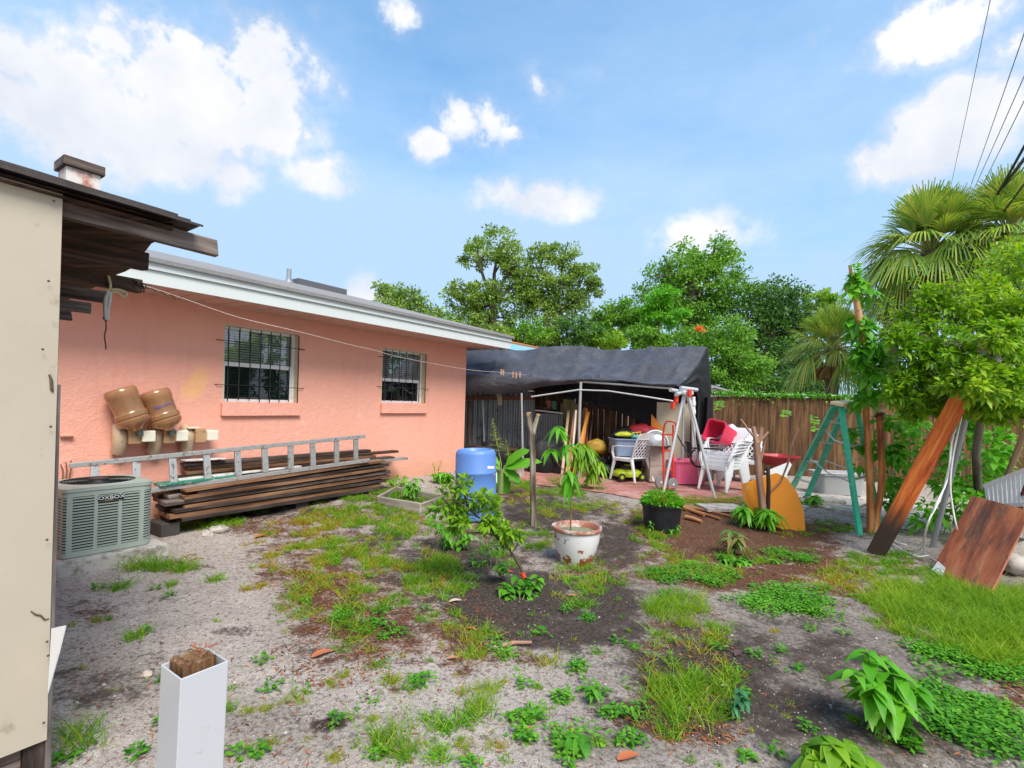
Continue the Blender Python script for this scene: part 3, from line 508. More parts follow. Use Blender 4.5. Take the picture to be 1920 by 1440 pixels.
mb = MB(); mb.prism([(0, 0), (0, 2.3), (3, 2.3), (3, 0)], (SH(-.03, -.09, 0), -NN, Z), .02); build(mb, 'side_wall', WB, shed)
for (x, y) in ((101, 377), (91, 527), (88, 1203), (90, 1229), (80, 655), (88, 1012), (82, 1355), (95, 800)):
    q = PS(x, y, .019); nl = MB(); nl.lathe([(.004, 0), (.005, .0015), (.003, .003)], q, M=NN.to_track_quat('Z', 'Y').to_matrix(), seg=10); build(nl, 'nail_head', paint('dark_nail', (.09, .055, .04), .8), shed)
mb = MB(); q = [PS(98, 1178, .03), PS(125, 1172, .16), PS(112, 1225, .12), PS(91, 1300, .03)]; mb.slab(q, .003); build(mb, 'loose_flashing', paint('white_plastic_sheet', (.75, .76, .78), .4), shed)
ends = [(412, 482, 456, -.075), (277, 507, 474, -.38), (264, 549, 524, -.8), (208, 568, 549, -1.2), (173, 587, 569, -1.6), (134, 599, 584, -2.0)]
zu = []
for i, (x, yb, yt, off) in enumerate(ends):
    a = PS(x, yb, off+.02); b = PS(x, yt, off+.02); t = st(a); zc = (a.z+b.z)/2; h = b.z-a.z; h = max(h, .07); zu.append(b.z)
    mb = MB(); nseg = 7; t0 = -2.6 if i == 0 else -2.4; lastt = t
    if i == 0:    # split outer beam: a full upper board and a torn lower end
        mb.beam(SH(t0, off+.02, zc+.045), SH(t-.02, off+.02, zc+.002), .045, h*1.12, Z, .012)
    else: mb.beam(SH(t0, off, zc), SH(t, off, zc), .045, h, Z, .01)
    build(mb, 'rafter', WD if i in (0, 3, 4, 5) else WB, shed, bevel=.003)
mb = MB()
te = [st(PS(316, 458, -.02)), st(PS(280, 488, -.38)), st(PS(250, 530, -.8)), st(PS(205, 545, -1.2)), st(PS(170, 565, -1.6)), st(PS(130, 583, -2.))]
def deckf(u, v):
    off = .04-2.3*v; k = min(5, v*5.2); i = min(4, int(k)); tt = te[i]+(te[i+1]-te[i])*(k-i)+.03*noise.noise((v*9, 0, 0)); zz = 2.365-.118*min(1, v*1.1)+.03*(1-u)
    return SH(-2.9+(tt+2.9)*u, off, zz)
n_ = 14; mb.grid(deckf, 6, n_); kk = len(mb.v); mb.grid(lambda u, v: deckf(u, v)+Z*.02, 6, n_); build(mb, 'roof_deck', WB, shed)
mb = MB()
for l in range(3):
    def sf(u, v, l=l):
        r = noise.noise((u*8+l*3, v*7, l)); tt = st(PS(368, 430, 0))-.05*l+.04*r if v < .12 else te[0]-.05; z_ = 2.402+.012*l+.055*(1-u)-.12*v+.006*r
        return SH(-2.95+(tt+2.95)*u, .07-.01*l+.015*r-2.4*v, z_)
    mb.grid(sf, 40, 10)
    mb.grid(lambda u, v, sf=sf: sf(u, 0)-Z*.011*v, 40, 1)
build(mb, 'roof_felt', paint('black_felt', (.055, .045, .042), .9, .35, scale=9, bmp=.8, coord='Object'), shed, smooth=50)
ch = bpy.data.objects.new('chimney', None); COL.objects.link(ch); ch.parent = shed
ca, cb = PS(116, 345, -.42), PS(180, 360, -.42); cm = (ca+cb)/2; cw = (cb-ca).length; ch.location = Vector((cm.x, cm.y, 2.4))-shed.location
zc1 = PS(150, 326, -.42).z; ang = math.atan2(U.y, U.x)
mb = MB(); mb.box((cm.x, cm.y, (zc1+2.40)/2), cw, cw*.9, zc1-2.40, ang); build(mb, 'chimney_stack', paint('flaking_white_brick', (.66, .62, .58), .8, .15, dirt=(.38, .10, .05), dirt_amt=1.0, scale=9, dscale=7, coord='Object', bmp=.4), ch)
mb = MB(); mb.box((cm.x, cm.y, zc1+.022), cw*1.22, cw*1.15, .045, ang); build(mb, 'chimney_cap', WD, ch, bevel=.004)
# ================================================================= CANOPY, FENCE, CORRUGATED WALL
PIPE = paint('galvanised_pipe', (.50, .52, .53), .4, .12, metal=.5, dirt=(.25, .2, .16), dirt_amt=.4, scale=9, coord='Object')
canopy = thing('canopy', 'black shade cloth canopy stretched over a pipe frame beside the house', 'canopy', (1.5, 10.5, .15))
def cpx(u, row):
    x = 800+(1326-800)*u if row in (3, 4, 5) else 800+((1300 if row == 2 else 1268)-800)*u
    e = max(0, min(1, (x-877)/390))
    y = {0: 739-17*e**.8+5*sst(.75, 1, e)-10*sst(.2, .6, e), 1: 701+8*e+15*e**3, 2: 684+2*e+8*e**6, 3: 653-3*e}[min(row, 3)]
    return x, y
def ctarp(u, v):
    """v: 0 front hem, .18 front eave, .42 crease, .66 ridge, .85 back eave, 1 back hem"""
    ks = [0, .16, .38, .62, .82, 1]; Yr = 12.2-1.75*u
    sag = .055*math.sin(v*9+u*4)*math.sin(u*math.pi*5)+.035*noise.noise((u*9, v*4, 1))+.025*noise.noise((u*26+v*5, v*9, 2))
    pts = []
    for r in range(4):
        x, y = cpx(u, r); Yd = Yr-[1.0, 1.05, .55, 0][r]; pts.append(D(x, y, Yd))
    rr = pts[3]; back = Vector((.30, .95, 0)); pts.append(Vector((rr.x+back.x*.9, rr.y+back.y*.9, 2.2-.1*u))); bh = 1.86-.74*sst(.42, .86, u); pts.append(Vector((rr.x+back.x*.85, rr.y+back.y*.85-.1, bh)))
    for i in range(5):
        if v <= ks[i+1] or i == 4:
            t = (v-ks[i])/(ks[i+1]-ks[i]); p = pts[i].lerp(pts[i+1], t); b = math.sin(math.pi*t); p.z -= b*(.05 if 1 <= i < 4 else .0)*(.6+.4*abs(math.sin(u*math.pi*5))); p.y -= b*.08 if i == 0 else 0
            rib = abs(math.sin((u+.03*v)*math.pi*7.2+.4*math.sin(u*9))); p.z += (.055*(1-rib)**5 if 1 <= i <= 3 else 0)+sag*(1.1 if i else .6)-(.03*math.sin(math.pi*min(1, rib)) if i == 1 else 0); return p
def tarpmat():
    m, nt, bs = newmat('shade_cloth'); n1 = nz(nt, 1.5, 6, .6, coord='Object'); n2 = nz(nt, 7, 6, .65, (1, 1, 2.5), coord='Object'); c = mixc(nt, n2, (.012, .013, .019), (.048, .050, .064)); c = mixc(nt, mr(nt, n1, .48, .72, 0, .5), c, (.12, .125, .145))
    nt.links.new(c, bs.inputs['Base Color']); bs.inputs['Roughness'].default_value = .55; bs.inputs['Specular IOR Level'].default_value = .6; bs.inputs['Sheen Weight'].default_value = .25; bs.inputs['Sheen Tint'].default_value = (.6, .65, .85, 1)
    bump(nt, bs, mathn(nt, 'ADD', n2, n1), .8, .05); return m
TARP = tarpmat(); BLK = paint('shaded_black_cloth', (.006, .007, .010), .6, .3, coord='Object')  # near-black cloth; the shade on the end flap is put into its colour
o = build(MB().grid(ctarp, 110, 60), 'tarp', TARP, canopy, smooth=180); sm = o.modifiers.new('solid', 'SOLIDIFY'); sm.thickness = .008
def gable(u, v):
    a = ctarp(1, .16+.46*u+.0*v) if u < .999 else ctarp(1, .62); a = ctarp(1, .16+.66*u); b = ctarp(1, .82).lerp(ctarp(1, 1), .9); b = Vector((b.x-.15*(1-u), b.y-.9*(1-u)*.5, 0)); top = a
    low = [2.02, 1.98, 1.75, 1.3, 1.05, .95][min(5, int(u*5.99))]; low = 1.98-.9*sst(.35, .85, u); z = top.z+(low-top.z)*v; q = Vector((top.x+.12*math.sin(v*math.pi)*u+.06*noise.noise((u*5, v*5, 0)), top.y, z)); return q
o = build(MB().grid(gable, 30, 20), 'end_flap', BLK, canopy, smooth=180); sm = o.modifiers.new('solid', 'SOLIDIFY'); sm.thickness = .008
def cpole(pts, r=.022): build(MB().tube(pts, r, 10), 'pole', PIPE, canopy, 50)
cpole([D(978, 737, 10.0), D(981, 895, 10.0)], .02); cpole([D(1089, 716, 9.9), D(1086, 800, 9.95), D(1085, 900, 9.9)], .028)
cpole([D(905, 750, 11.4), D(909, 860, 11.4)], .02); cpole([ctarp(.99, .3), Vector((ctarp(.99, .3).x, ctarp(.99, .3).y, .1))], .025)
cpole([D(996, 744, 10), D(1030, 739, 9.95), D(1085, 731, 9.9), D(1140, 733, 9.8), D(1200, 742, 9.6), D(1262, 752, 9.45)], .016)
cpole([ctarp(0.0, .61)-Z*.14, ctarp(.5, .61)-Z*.17, ctarp(.99, .61)-Z*.14], .025); cpole([ctarp(0.02, .17)-Z*.03, ctarp(.5, .17)-Z*.05, ctarp(.98, .17)-Z*.03], .022)
# torn fabric strips and pegs on the line handled below
FENC = wood('brown_fence_wood', [(.028, .014, .007), (.085, .042, .018), (.155, .078, .032), (.23, .125, .06)], grain=16)
fence = thing('fence', 'tall brown wooden privacy fence with vines along its top', 'fence', (6, 11, .1))
fl = Vector((-.8, 12.55, 0)); fr_ = Vector((8.7, 10.62, 0)); fu = (fr_-fl).normalized(); fn = Vector((fu.y, -fu.x, 0))
mb = MB(); s = 0; i = 0
while s < 17.5:
    w = .138+random.uniform(-.002, .002); b = fl+fu*(s+w/2); zt = 1.885+random.uniform(-.012, .012)+.02*math.sin(s); mb.beam(b+fn*random.uniform(-.004, .004)+Z*.12, b+fn*random.uniform(-.004, .004)+Z*zt, w-random.choice((.001, .002, .003, .008)), .018, fn); s += w
build(mb, 'board_panel', FENC, fence)
mb = MB()
for zz in (.45, 1.55): mb.beam(fl-fn*.035+Z*zz, fl+fu*17.5-fn*.035+Z*zz, .04, .085, Z)
build(mb, 'rail', FENC, fence); build(MB().tube([fl-fn*.12+Z*1.955, fl+fu*17.5-fn*.12+Z*1.94], .022, 8), 'top_pipe', paint('pale_pipe', (.7, .72, .72), .4, .1), fence, 50)
cmw = thing('metal_screen', 'corrugated sheet metal screen standing in the shade under the canopy', 'screen', (0, 11.9, .15))
def corr(a, b, zt, name='corrugated_sheet'):
    a, b = Vector(a), Vector(b); ln = (b-a).length; u = (b-a).normalized(); n = Vector((u.y, -u.x, 0)); N_ = int(ln/.012)
    def f(p, q): s = p*ln; return a+u*s+n*(.022*math.sin(s*2*math.pi/.115))+Z*(zt*q+.1)
    build(MB().grid(f, N_, 1), name, paint('grey_corrugated', (.20, .23, .25), .42, .2, metal=.55, dirt=(.10, .08, .07), dirt_amt=.6, scale=2, coord='Object'), cmw, 180)
pa = D(850, 755, 11.6); pb = D(1003, 755, 11.4); pc = D(1056, 755, 11.2)
corr((pa.x, pa.y, 0), (pb.x, pb.y, 0), 1.75); corr((pb.x+.02, pb.y-.03, 0), (pc.x, pc.y, 0), 1.28)
mb = MB(); mb.beam(D(870, 746, 11.55), D(1003, 746, 11.35), .05, .09, Z); build(mb, 'top_rail', paint('red_brown_rail', (.16, .06, .035), .7), cmw)
mb = MB(); mb.beam(D(1003, 769, 11.33), D(1056, 775, 11.13), .03, .03, Z); build(mb, 'top_rail', PIPE, cmw)
for x in (882, 1054): mb = MB(); a = D(x, 752, 11.3); mb.beam((a.x, a.y, .1), (a.x, a.y, 1.62), .05, .05, U); build(mb, 'post', WD, cmw)
ply = D(1056, 750, 11.3); tag(build(MB().prism([(0, .1), (0, 1.72), (.2, 1.7), (.38, 1.55), (.5, 1.42), (.5, .1)], (Vector((ply.x, ply.y, 0)), fu, Z), .02), 'plywood_offcut', wood('green_ply', [(.10, .085, .03), (.2, .17, .07), (.28, .24, .1)]), org=(ply.x, ply.y, .1)), 'curved mossy plywood sheet against the fence beside the corrugated metal', 'board')
shelf = thing('storage_shelf', 'dark shelf with hanging bits in the gloom above the corrugated metal', 'shelf', (D(1030, 750, 11.6).x, 11.6, .1))
mb = MB(); mb.beam(D(1005, 763, 11.6), D(1056, 768, 11.5), .3, .03, Z); build(mb, 'shelf_board', WB, shelf)
for x in (1006, 1054): mb = MB(); a = D(x, 760, 11.6); mb.beam((a.x, a.y, .1), (a.x, a.y, 2.1), .04, .04, U); build(mb, 'upright', WB, shelf)
def hang(px, py0, py1, Y, w, col, name, label, cat):
    p, q = D(px, py0, Y), D(px+2, py1, Y)
    def f(u, v): c = p.lerp(q, v); return c+Vector(((u-.5)*w*(1-.3*v)+.02*noise.noise((u*4, v*5, px)), .03*noise.noise((u*5, v*6, px+3)), 0))
    o = build(MB().grid(f, 8, 12), name, paint(name+'_'+str(px), col, .9, .2), smooth=180, org=q); sm = o.modifiers.new('s', 'SOLIDIFY'); sm.thickness = .01; tag(o, label, cat)
hang(936, 737, 760, 11.0, .12, (.32, .30, .25), 'rag', 'pale rag hanging from the dark canopy edge at left', 'rag')
hang(1028, 750, 766, 11.35, .10, (.35, .12, .12), 'rag', 'dull red cloth hanging above the corrugated metal shelf', 'rag')
hang(1038, 752, 768, 11.35, .12, (.08, .22, .16), 'rag', 'dark green cloth hanging above the corrugated metal shelf', 'rag')
# ================================================================= AIR CONDITIONER
k0 = Lz(115, 1053, .1); ac0 = Vector((k0.x, k0.y, 0)); ACW = .70; acc = ac0+U*ACW/2-NN*ACW/2
ac = thing('air_conditioner', 'pale green louvred outdoor air conditioning unit on a concrete pad by the shed', 'air conditioner', (acc.x, acc.y, .1))
def rsq(t, w, r):      # rounded square outline, t in 0..1 starting at front-left going along +U; the front-left corner is tight
    h = w/2; rs = [r, r, r, r*.3]; dirs = [(1, 0), (0, 1), (-1, 0), (0, -1)]; cor = [(-h, -h), (h, -h), (h, h), (-h, h)]
    seg = []
    for k in range(4): seg += [(w-rs[k-1]-rs[k]), math.pi*rs[k]/2]
    d = (t % 1)*sum(seg); k = 0
    while d > seg[k]+1e-9: d -= seg[k]; k += 1
    side = k//2; dx, dy = dirs[side]; cx, cy = cor[side]
    if k % 2 == 0: return cx+dx*(rs[side-1]+d), cy+dy*(rs[side-1]+d)
    r0 = rs[side]; a = d/r0; ex_, ey_ = cx+dx*(w-r0), cy+dy*(w-r0); nx_, ny_ = dy, -dx; ox, oy = ex_-nx_*r0, ey_-ny_*r0; ca, sa = math.cos(a), math.sin(a)
    return ox+(nx_*ca-ny_*sa)*r0, oy+(nx_*sa+ny_*ca)*r0
def tfr(side, f, corner=False, w=None, r=None):
    w = w or ACW; r = r or r_; rs = [r, r, r, r*.3]; seg = []
    for k in range(4): seg += [(w-rs[k-1]-rs[k]), math.pi*rs[k]/2]
    k = side*2+(1 if corner else 0); return (sum(seg[:k])+seg[k]*f)/sum(seg)
def acp(t, w, r, z): x, y = rsq(t, w, r); return acc+U*x-NN*y+Z*z
ACM = paint('sage_enamel', (.36, .415, .365), .4, .05, dirt=(.20, .18, .13), dirt_amt=.22, scale=2.5, coord='Object'); r_ = .11
zb_, zt_ = .115, .725
mb = MB(); NS = 120
def band(mb, t0, t1, z0, z1, w=ACW, r=r_, th=.012, n=None):
    n = n or max(2, int((t1-t0)*NS)); b = len(mb.v)
    for i in range(n+1):
        t = t0+(t1-t0)*i/n
        for (ww, zz) in ((w, z0), (w, z1), (w-2*th, z1), (w-2*th, z0)): p = acp(t, ww, r, zz); mb.v.append(tuple(p)); mb.t.append(tuple(p))
    for i in range(n):
        for k in range(4): a = b+i*4; mb.f.append((a+k, a+4+k, a+4+(k+1) % 4, a+(k+1) % 4))
    mb.f += [(b, b+1, b+2, b+3), (b+n*4+3, b+n*4+2, b+n*4+1, b+n*4)]
band(mb, 0, 1, zb_, zb_+.05); band(mb, 0, 1, zt_-.075, zt_-.03)
st4 = 1/4
for q in range(4):
    for a, c_ in ((tfr(q, 0), tfr(q, .05)), (tfr(q, .335), tfr(q, .385)), (tfr(q, .665), tfr(q, .715)), (tfr(q, .975), tfr(q, .12, True)), (tfr(q, .85, True), tfr(q, .999, True))): band(mb, a, c_, zb_+.05, zt_-.075, th=.010)
build(mb, 'cabinet', ACM, ac, 50)
mb = MB(); nsl = 19
for i in range(nsl): z = zb_+.05+(zt_-.075-zb_-.05)*(i+.5)/nsl; band(mb, 0, 1, z-.0066, z+.0066, w=ACW-.004, th=.008)
build(mb, 'louvre_slats', ACM, ac, 50)
mb = MB(); band(mb, 0, 1, zb_+.01, zt_-.04, w=ACW-.05, r=r_-.02, th=.02); build(mb, 'coil', DARK, ac)
mb = MB(); band(mb, 0, 1, zt_-.03, zt_-.004, w=ACW+.014, r=r_); n = 64; b = len(mb.v)
for i in range(n):
    a = 2*math.pi*i/n; t = (i/n+.125+.5) % 1; e = acp(i/n, ACW+.01, r_, zt_-.002); v = (e-acc); ph = math.atan2(v.dot(-NN), v.dot(U)); c_ = acc+U*math.cos(ph)*.29-NN*math.sin(ph)*.29; 
    for p in (e, Vector((c_.x, c_.y, zt_+.012)), Vector((c_.x, c_.y, zt_-.03))): mb.v.append(tuple(p)); mb.t.append(tuple(p))
for i in range(n):
    j = (i+1) % n
    for k in range(2): mb.f.append((b+i*3+k, b+j*3+k, b+j*3+k+1, b+i*3+k+1))
build(mb, 'top_cover', ACM, ac, 60)
mb = MB(); Cz = Vector((acc.x, acc.y, 0))
for k in range(13):
    rr = .29-k*.022; ps = [Cz+U*math.cos(a)*rr-NN*math.sin(a)*rr+Z*(zt_+.008+.012*(1-rr/.29)) for a in [2*math.pi*i/48 for i in range(49)]]; mb.tube(ps, .0022, 5, cap=False)
for k in range(10): a = 2*math.pi*k/10; mb.tube([Cz+Z*(zt_+.022), Cz+U*math.cos(a)*.29-NN*math.sin(a)*.29+Z*(zt_+.008)], .003, 5)
build(mb, 'fan_grille', IRON, ac, 60)
mb = MB(); mb.lathe([(.0, .0), (.075, 0), (.075, .02), (.0, .024)], (acc.x, acc.y, zt_+.01), seg=24); mb.lathe([(.285, -.06), (.0, -.06)], (acc.x, acc.y, zt_), seg=30); build(mb, 'fan_motor', paint('fan_black', (.03, .027, .028), .5), ac, 40)
def text(s, size, loc, xdir, up, m, parent, name='lettering', ext=.0015, sx=1.0, align='CENTER'):
    c = bpy.data.curves.new(name, 'FONT'); c.body = s; c.size = size; c.extrude = ext; c.align_x = align; c.align_y = 'CENTER'; tmp = bpy.data.objects.new('tmp', c); COL.objects.link(tmp)
    dg = bpy.context.evaluated_depsgraph_get(); me = bpy.data.meshes.new_from_object(tmp.evaluated_get(dg)); bpy.data.objects.remove(tmp)
    x = Vector(xdir).normalized(); z = x.cross(Vector(up)).normalized(); y = z.cross(x); base = wloc(parent); Mx = Matrix((x*sx, y, z)).transposed(); p0 = Vector(loc)-base
    for v in me.vertices: v.co = Mx@v.co+p0
    me.materials.clear(); return link(name, me, m, parent, (0, 0, 0))
bc = acp(tfr(0, .56), ACW+.012, r_, .612); mb = MB(); mb.beam(bc-U*.10, bc+U*.10, .012, .048, Z); build(mb, 'badge', paint('badge_black', (.012, .014, .016), .3), ac, bevel=.004)
text('OXBOX', .042, bc+NN*.0075+Z*.004, U, Z, paint('badge_silver', (.75, .78, .8), .3), ac, 'badge_lettering', sx=1.35)
mb = MB(); mb.beam(bc+NN*.0065-U*.05-Z*.018, bc+NN*.0065+U*.01-Z*.018, .002, .004, Z); build(mb, 'badge_stripe', paint('badge_gold', (.6, .35, .05), .4), ac)
mb = MB(); mb.frustum((acc.x, acc.y, .0), (.92, .92), (.88, .88), .108, math.atan2(U.y, U.x), lo=-.05); o = build(mb, 'equipment_pad', conc, org=(acc.x, acc.y, 0), bevel=.01); tag(o, 'grey concrete pad under the air conditioning unit', 'concrete pad')
# ================================================================= WATER JUGS ON WALL HOLDERS
JUG = None
def jugmat():
    m, nt, bs = newmat('amber_plastic'); n = nz(nt, 4, 5, coord='Object'); c = mixc(nt, n, (.40, .22, .12), (.62, .36, .17)); nt.links.new(c, bs.inputs['Base Color']); bs.inputs['Roughness'].default_value = .22; bs.inputs['Coat Weight'].default_value = .5; bs.inputs['Transmission Weight'].default_value = .55; bs.inputs['Subsurface Weight'].default_value = .0; bs.inputs['IOR'].default_value = 1.3; return m
JM = jugmat(); HOLD = paint('cream_pvc', (.66, .58, .44), .45, .06, dirt=(.25, .10, .04), dirt_amt=.5, scale=4, coord='Object')
prof = [(.0, .0), (.03, .0), (.03, .035), (.045, .05), (.115, .085), (.138, .115), (.140, .145), (.131, .155), (.140, .166), (.1405, .20), (.130, .215), (.129, .245), (.133, .36), (.139, .375), (.1405, .41), (.137, .435), (.12, .455), (.08, .458), (.06, .448), (.0, .446)]
for i, (bx_, by_, tx, ty, lab) in enumerate([(262, 812, 232, 737, 'darker amber water jug tipped upside down in the left wall holders'), (322, 812, 297, 740, 'lighter amber water jug with blue lettering tipped in the right wall holders')]):
    a = PW(bx_, by_, .26); b = PW(tx, ty, .26); ax_ = (b-a); ax_ = (ax_+NN*-.08).normalized(); M = ax_.to_track_quat('Z', 'Y').to_matrix(); Lh = .46
    j = thing('water_jug', lab, 'water jug', a); ksc = ((b-a).length+.055)/.458
    build(MB().lathe([(r*min(1.12, ksc*.98), z*ksc) for r, z in prof], a, M, 40), 'jug_body', JM, j, 35); build(MB().lathe([(.034, -.02), (.034, .03)], a, M, 20), 'jug_cap', paint('jug_neck', (.05, .08, .07), .6), j, 40)
    if i == 1:
        vdir = (Vector((0, 0, H))-a); vdir = (vdir-ax_*vdir.dot(ax_)).normalized(); tdir = vdir.cross(ax_)*-1; rad = .135*min(1.12, ksc*.98); lm = paint('blue_ink', (.10, .09, .42), .5); cen = a+ax_*.285*ksc; letters = 'Zephyrhills'; w_ = .019
        for q, chh in enumerate(letters): an = (q-5)*w_/rad+.25; nv = vdir*math.cos(an)+tdir*math.sin(an); text(chh, .042, cen+nv*(rad+.001), tdir*math.cos(an)-vdir*math.sin(an), ax_, lm, j, 'lettering', .001)
for i, x in enumerate((232, 298, 358)):
    c0 = PW(x, 820, .0); lab = ['leftmost cream curved chute holder on pink wall, near the air conditioner', 'cream curved chute holder on the wall between the two jugs', 'cream holder with a rusty crack, nearest the first window'][i]
    hld = thing('jug_holder', lab, 'wall holder', c0, 'cream wall holders')
    mb = MB(); z0 = PW(x, 800).z; z1 = PW(x-15, 848).z; p0 = PW(x-14, 802, .0); H_ = z0-z1
    xs_ = [(0, 0), (.02, .11), (.07, .20), (.16, .24), (.16, .17), (.12, .07), (.10, 0)]
    side = [( -H_*1.0, .0), (-H_*.98, .13), (-H_*.72, .17), (-H_*.45, .16), (-H_*.10, .10), (0, .07), (.0, .0)]
    mb.prism([(o_, z_) for z_, o_ in side], (Vector((p0.x, p0.y, z0))-U*.05, NN, Z), .0); mb = MB()
    pts = [Vector((p0.x, p0.y, z0))+NN*o_+Z*z_ for o_, z_ in ((.03, .0), (.09, -.03), (.12, -.10), (.11, -.20), (.07, -H_*.98))]; mb.tube(pts, [.055, .068, .075, .072, .068], 12)
    build(mb, 'chute', paint('shaded_chute', (.46, .33, .22), .5, .1, dirt=(.16, .09, .05), dirt_amt=.5, scale=5, coord='Object'), hld, 50)  # brown shade on the chute sides is put into the tan colour
    mb = MB(); b0 = Vector((p0.x, p0.y, z0-.10))+U*.10+NN*.12; mb.beam(b0-U*.05, b0+U*.07, .20, .17, Z); build(mb, 'bracket', paint('shaded_pvc', (.42, .25, .13), .6, .1, dirt=(.12, .05, .02), dirt_amt=.6 if i != 1 else .1, scale=6, coord='Object'), hld, bevel=.008)  # brown underside shade of the block is put into this colour
    mb = MB(); b1 = b0+U*.13+NN*.03; mb.beam(b1-NN*.09, b1+NN*.11, .13, .125, Z); build(mb, 'block_end', paint('cream_block', (.72, .68, .56), .5, .04, coord='Object'), hld, bevel=.01)
    mb = MB(); mb.beam(Vector((p0.x, p0.y, z0-.005))+U*.04+NN*.02, Vector((p0.x, p0.y, z0-.005))+U*.04+NN*.20, .14, .02, Z); build(mb, 'top_plate', HOLD, hld, bevel=.005)
# ================================================================= LUMBER PILE + LADDER
def onplane(px, py, d): return PW(px, py, 0, d)
def PL(t, d, z): return U*t-NN*d+Z*z          # t along wall direction, d distance from camera plane
def tof(p): return p.dot(U)
WOODS = [WD, WB, wood('brown_lumber', [(.04, .018, .01), (.13, .06, .03), (.24, .12, .06), (.34, .2, .12)]), wood('dark_lumber', [(.012, .009, .008), (.045, .032, .027), (.12, .095, .085)]), wood('silvered_lumber', [(.10, .085, .075), (.27, .24, .22), (.45, .42, .39)])]
t_l, t_r = tof(onplane(297, 962, 6.3)), tof(onplane(728, 900, 6.3)); names = []
layers = [(.15, .20), (.20, .255), (.255, .30), (.30, .345), (.345, .40), (.40, .445), (.445, .49), (.49, .525)]
mats_seq = [3, 2, 3, 2, 0, 2, 3, 2]; lab_l = ['bottom plank', 'second plank up', 'third plank up', 'fourth plank up', 'fifth plank up', 'sixth plank up', 'seventh plank up', 'top plank']
def plank(p0, p1, w, h, m, label, g='weathered planks stacked by the pink wall', name='plank', up=Z):
    o = build(MB().beam(p0, p1, w, h, up, .004), name, m, org=(p0+p1)/2, bevel=.003); return tag(o, label, 'plank', g)
for li, (z0, z1) in enumerate(layers):
    for r_i in range(3):
        a = t_l+random.uniform(-.05, .25)+li*.02; b = t_r+random.uniform(-.35, .06); dd = 6.30+.16*r_i+random.uniform(-.015, .015); zl, zr = (z0+z1)/2+random.uniform(-.008, .010), (z0+z1)/2+.013*li+random.uniform(-.012, .012)
        m_ = WOODS[mats_seq[li] if r_i == 0 else random.randrange(5)]
        plank(PL(a, dd+(.0 if li % 2 else .012), zl), PL(b, dd+.01, zr), .15, (z1-z0)-.006, m_, f'{lab_l[li]} in the {["front", "middle", "back"][r_i]} row of the stack by the pink wall')
back = [(.60, 6.62, 3, 330, 735, 'dark plank lying high at the back of the pile'), (.645, 6.66, 2, 345, 700, 'orange brown plank at the back of the pile'), (.69, 6.70, 1, 352, 742, 'topmost brown plank at the back, against the pink wall'), (.57, 6.58, 4, 340, 760, 'pale grey plank whose tip sticks out at the right of the pile'), (.735, 6.74, 3, 342, 690, 'blackened plank leaning on the wall above the pile')]
for z, d, mi, xa, xb, lb in back: plank(PL(tof(onplane(xa, 860, d)), d, z), PL(tof(onplane(xb, 860, d)), d, z+.0), .14, .038, WOODS[mi], lb)
GRN = paint('green_board', (.02, .19, .13), .6, .2, dirt=(.4, .4, .38), dirt_amt=.7, scale=4, coord='Object')
plank(PL(tof(onplane(295, 905, 6.4)), 6.42, .575), PL(tof(onplane(440, 890, 6.4)), 6.42, .585), .16, .03, GRN, 'green painted board showing at the left end of the pile', None)
plank(PL(tof(onplane(640, 872, 6.4)), 6.40, .60), PL(tof(onplane(715, 866, 6.4)), 6.40, .605), .12, .025, GRN, 'short green board under the ladder foot at the right of the pile', None)
plank(PL(tof(onplane(330, 880, 6.5)), 6.47, .60), PL(tof(onplane(560, 870, 6.5)), 6.47, .62), .09, .02, paint('white_board', (.62, .62, .60), .7, .1, dirt=(.2, .17, .15), dirt_amt=.8, scale=4, coord='Object'), 'flaking white board lying behind the ladder', None)
plank(PL(tof(onplane(344, 848, 6.7)), 6.72, .79), PL(tof(onplane(420, 845, 6.7)), 6.70, .78), .16, .012, paint('white_board', (.7,.7,.7)), 'torn white sheet on top of the back planks', None)
for i, t in enumerate((t_l+.12, (t_l+t_r)/2+.1, t_r-.25)):
    cpos = PL(t, 6.47, .06); o = build(MB().box(cpos, .19, .36, .18, math.atan2(U.y, U.x)), 'concrete_block', paint('damp_block', (.05, .045, .04), .9, .2, scale=5, bmp=.5, coord='Object'), org=(cpos.x, cpos.y, 0), bevel=.008); tag(o, ['dark concrete block under the left end of the plank pile', 'concrete block under the middle of the plank pile', 'concrete block under the right end of the plank pile'][i], 'block')  # shade under the pile is put into the near-black block colour
# ladder
ALU = paint('aluminium', (.60, .60, .60), .38, .08, metal=.55, dirt=(.25, .22, .2), dirt_amt=.45, scale=7, coord='Object'); dl = 6.46
lad = thing('ladder', 'long aluminium ladder lying on its side along the plank pile', 'ladder', PL(tof(onplane(400, 890, dl)), dl, .5))
bl0, bl1 = onplane(300, 917, 6.40), onplane(690, 863, 6.20); tl0, tl1 = onplane(130, 873, 6.56), onplane(684, 818, 6.20); dirb = (bl1-bl0).normalized()
def at_px(p, q, px):
    lo, hi = -1., 1.2
    for _ in range(30):
        m = (lo+hi)/2; r = p.lerp(q, m) if 0 <= m <= 1 else p+(q-p)*m
        if proj(r.x, r.y, r.z)[0] < px: lo = m
        else: hi = m
    return p+(q-p)*lo
LADM = paint('weathered_aluminium', (.40, .40, .395), .42, .12, metal=.4, dirt=(.14, .11, .09), dirt_amt=.7, scale=9, coord='Object')
mb = MB(); mb.beam(bl0-dirb*1.6, bl1+dirb*.02, .05, .05, Z); build(mb, 'side_rail', LADM, lad, bevel=.004)
mb = MB(); mb.beam(tl0, tl1, .05, .05, Z); build(mb, 'side_rail', LADM, lad, bevel=.004)
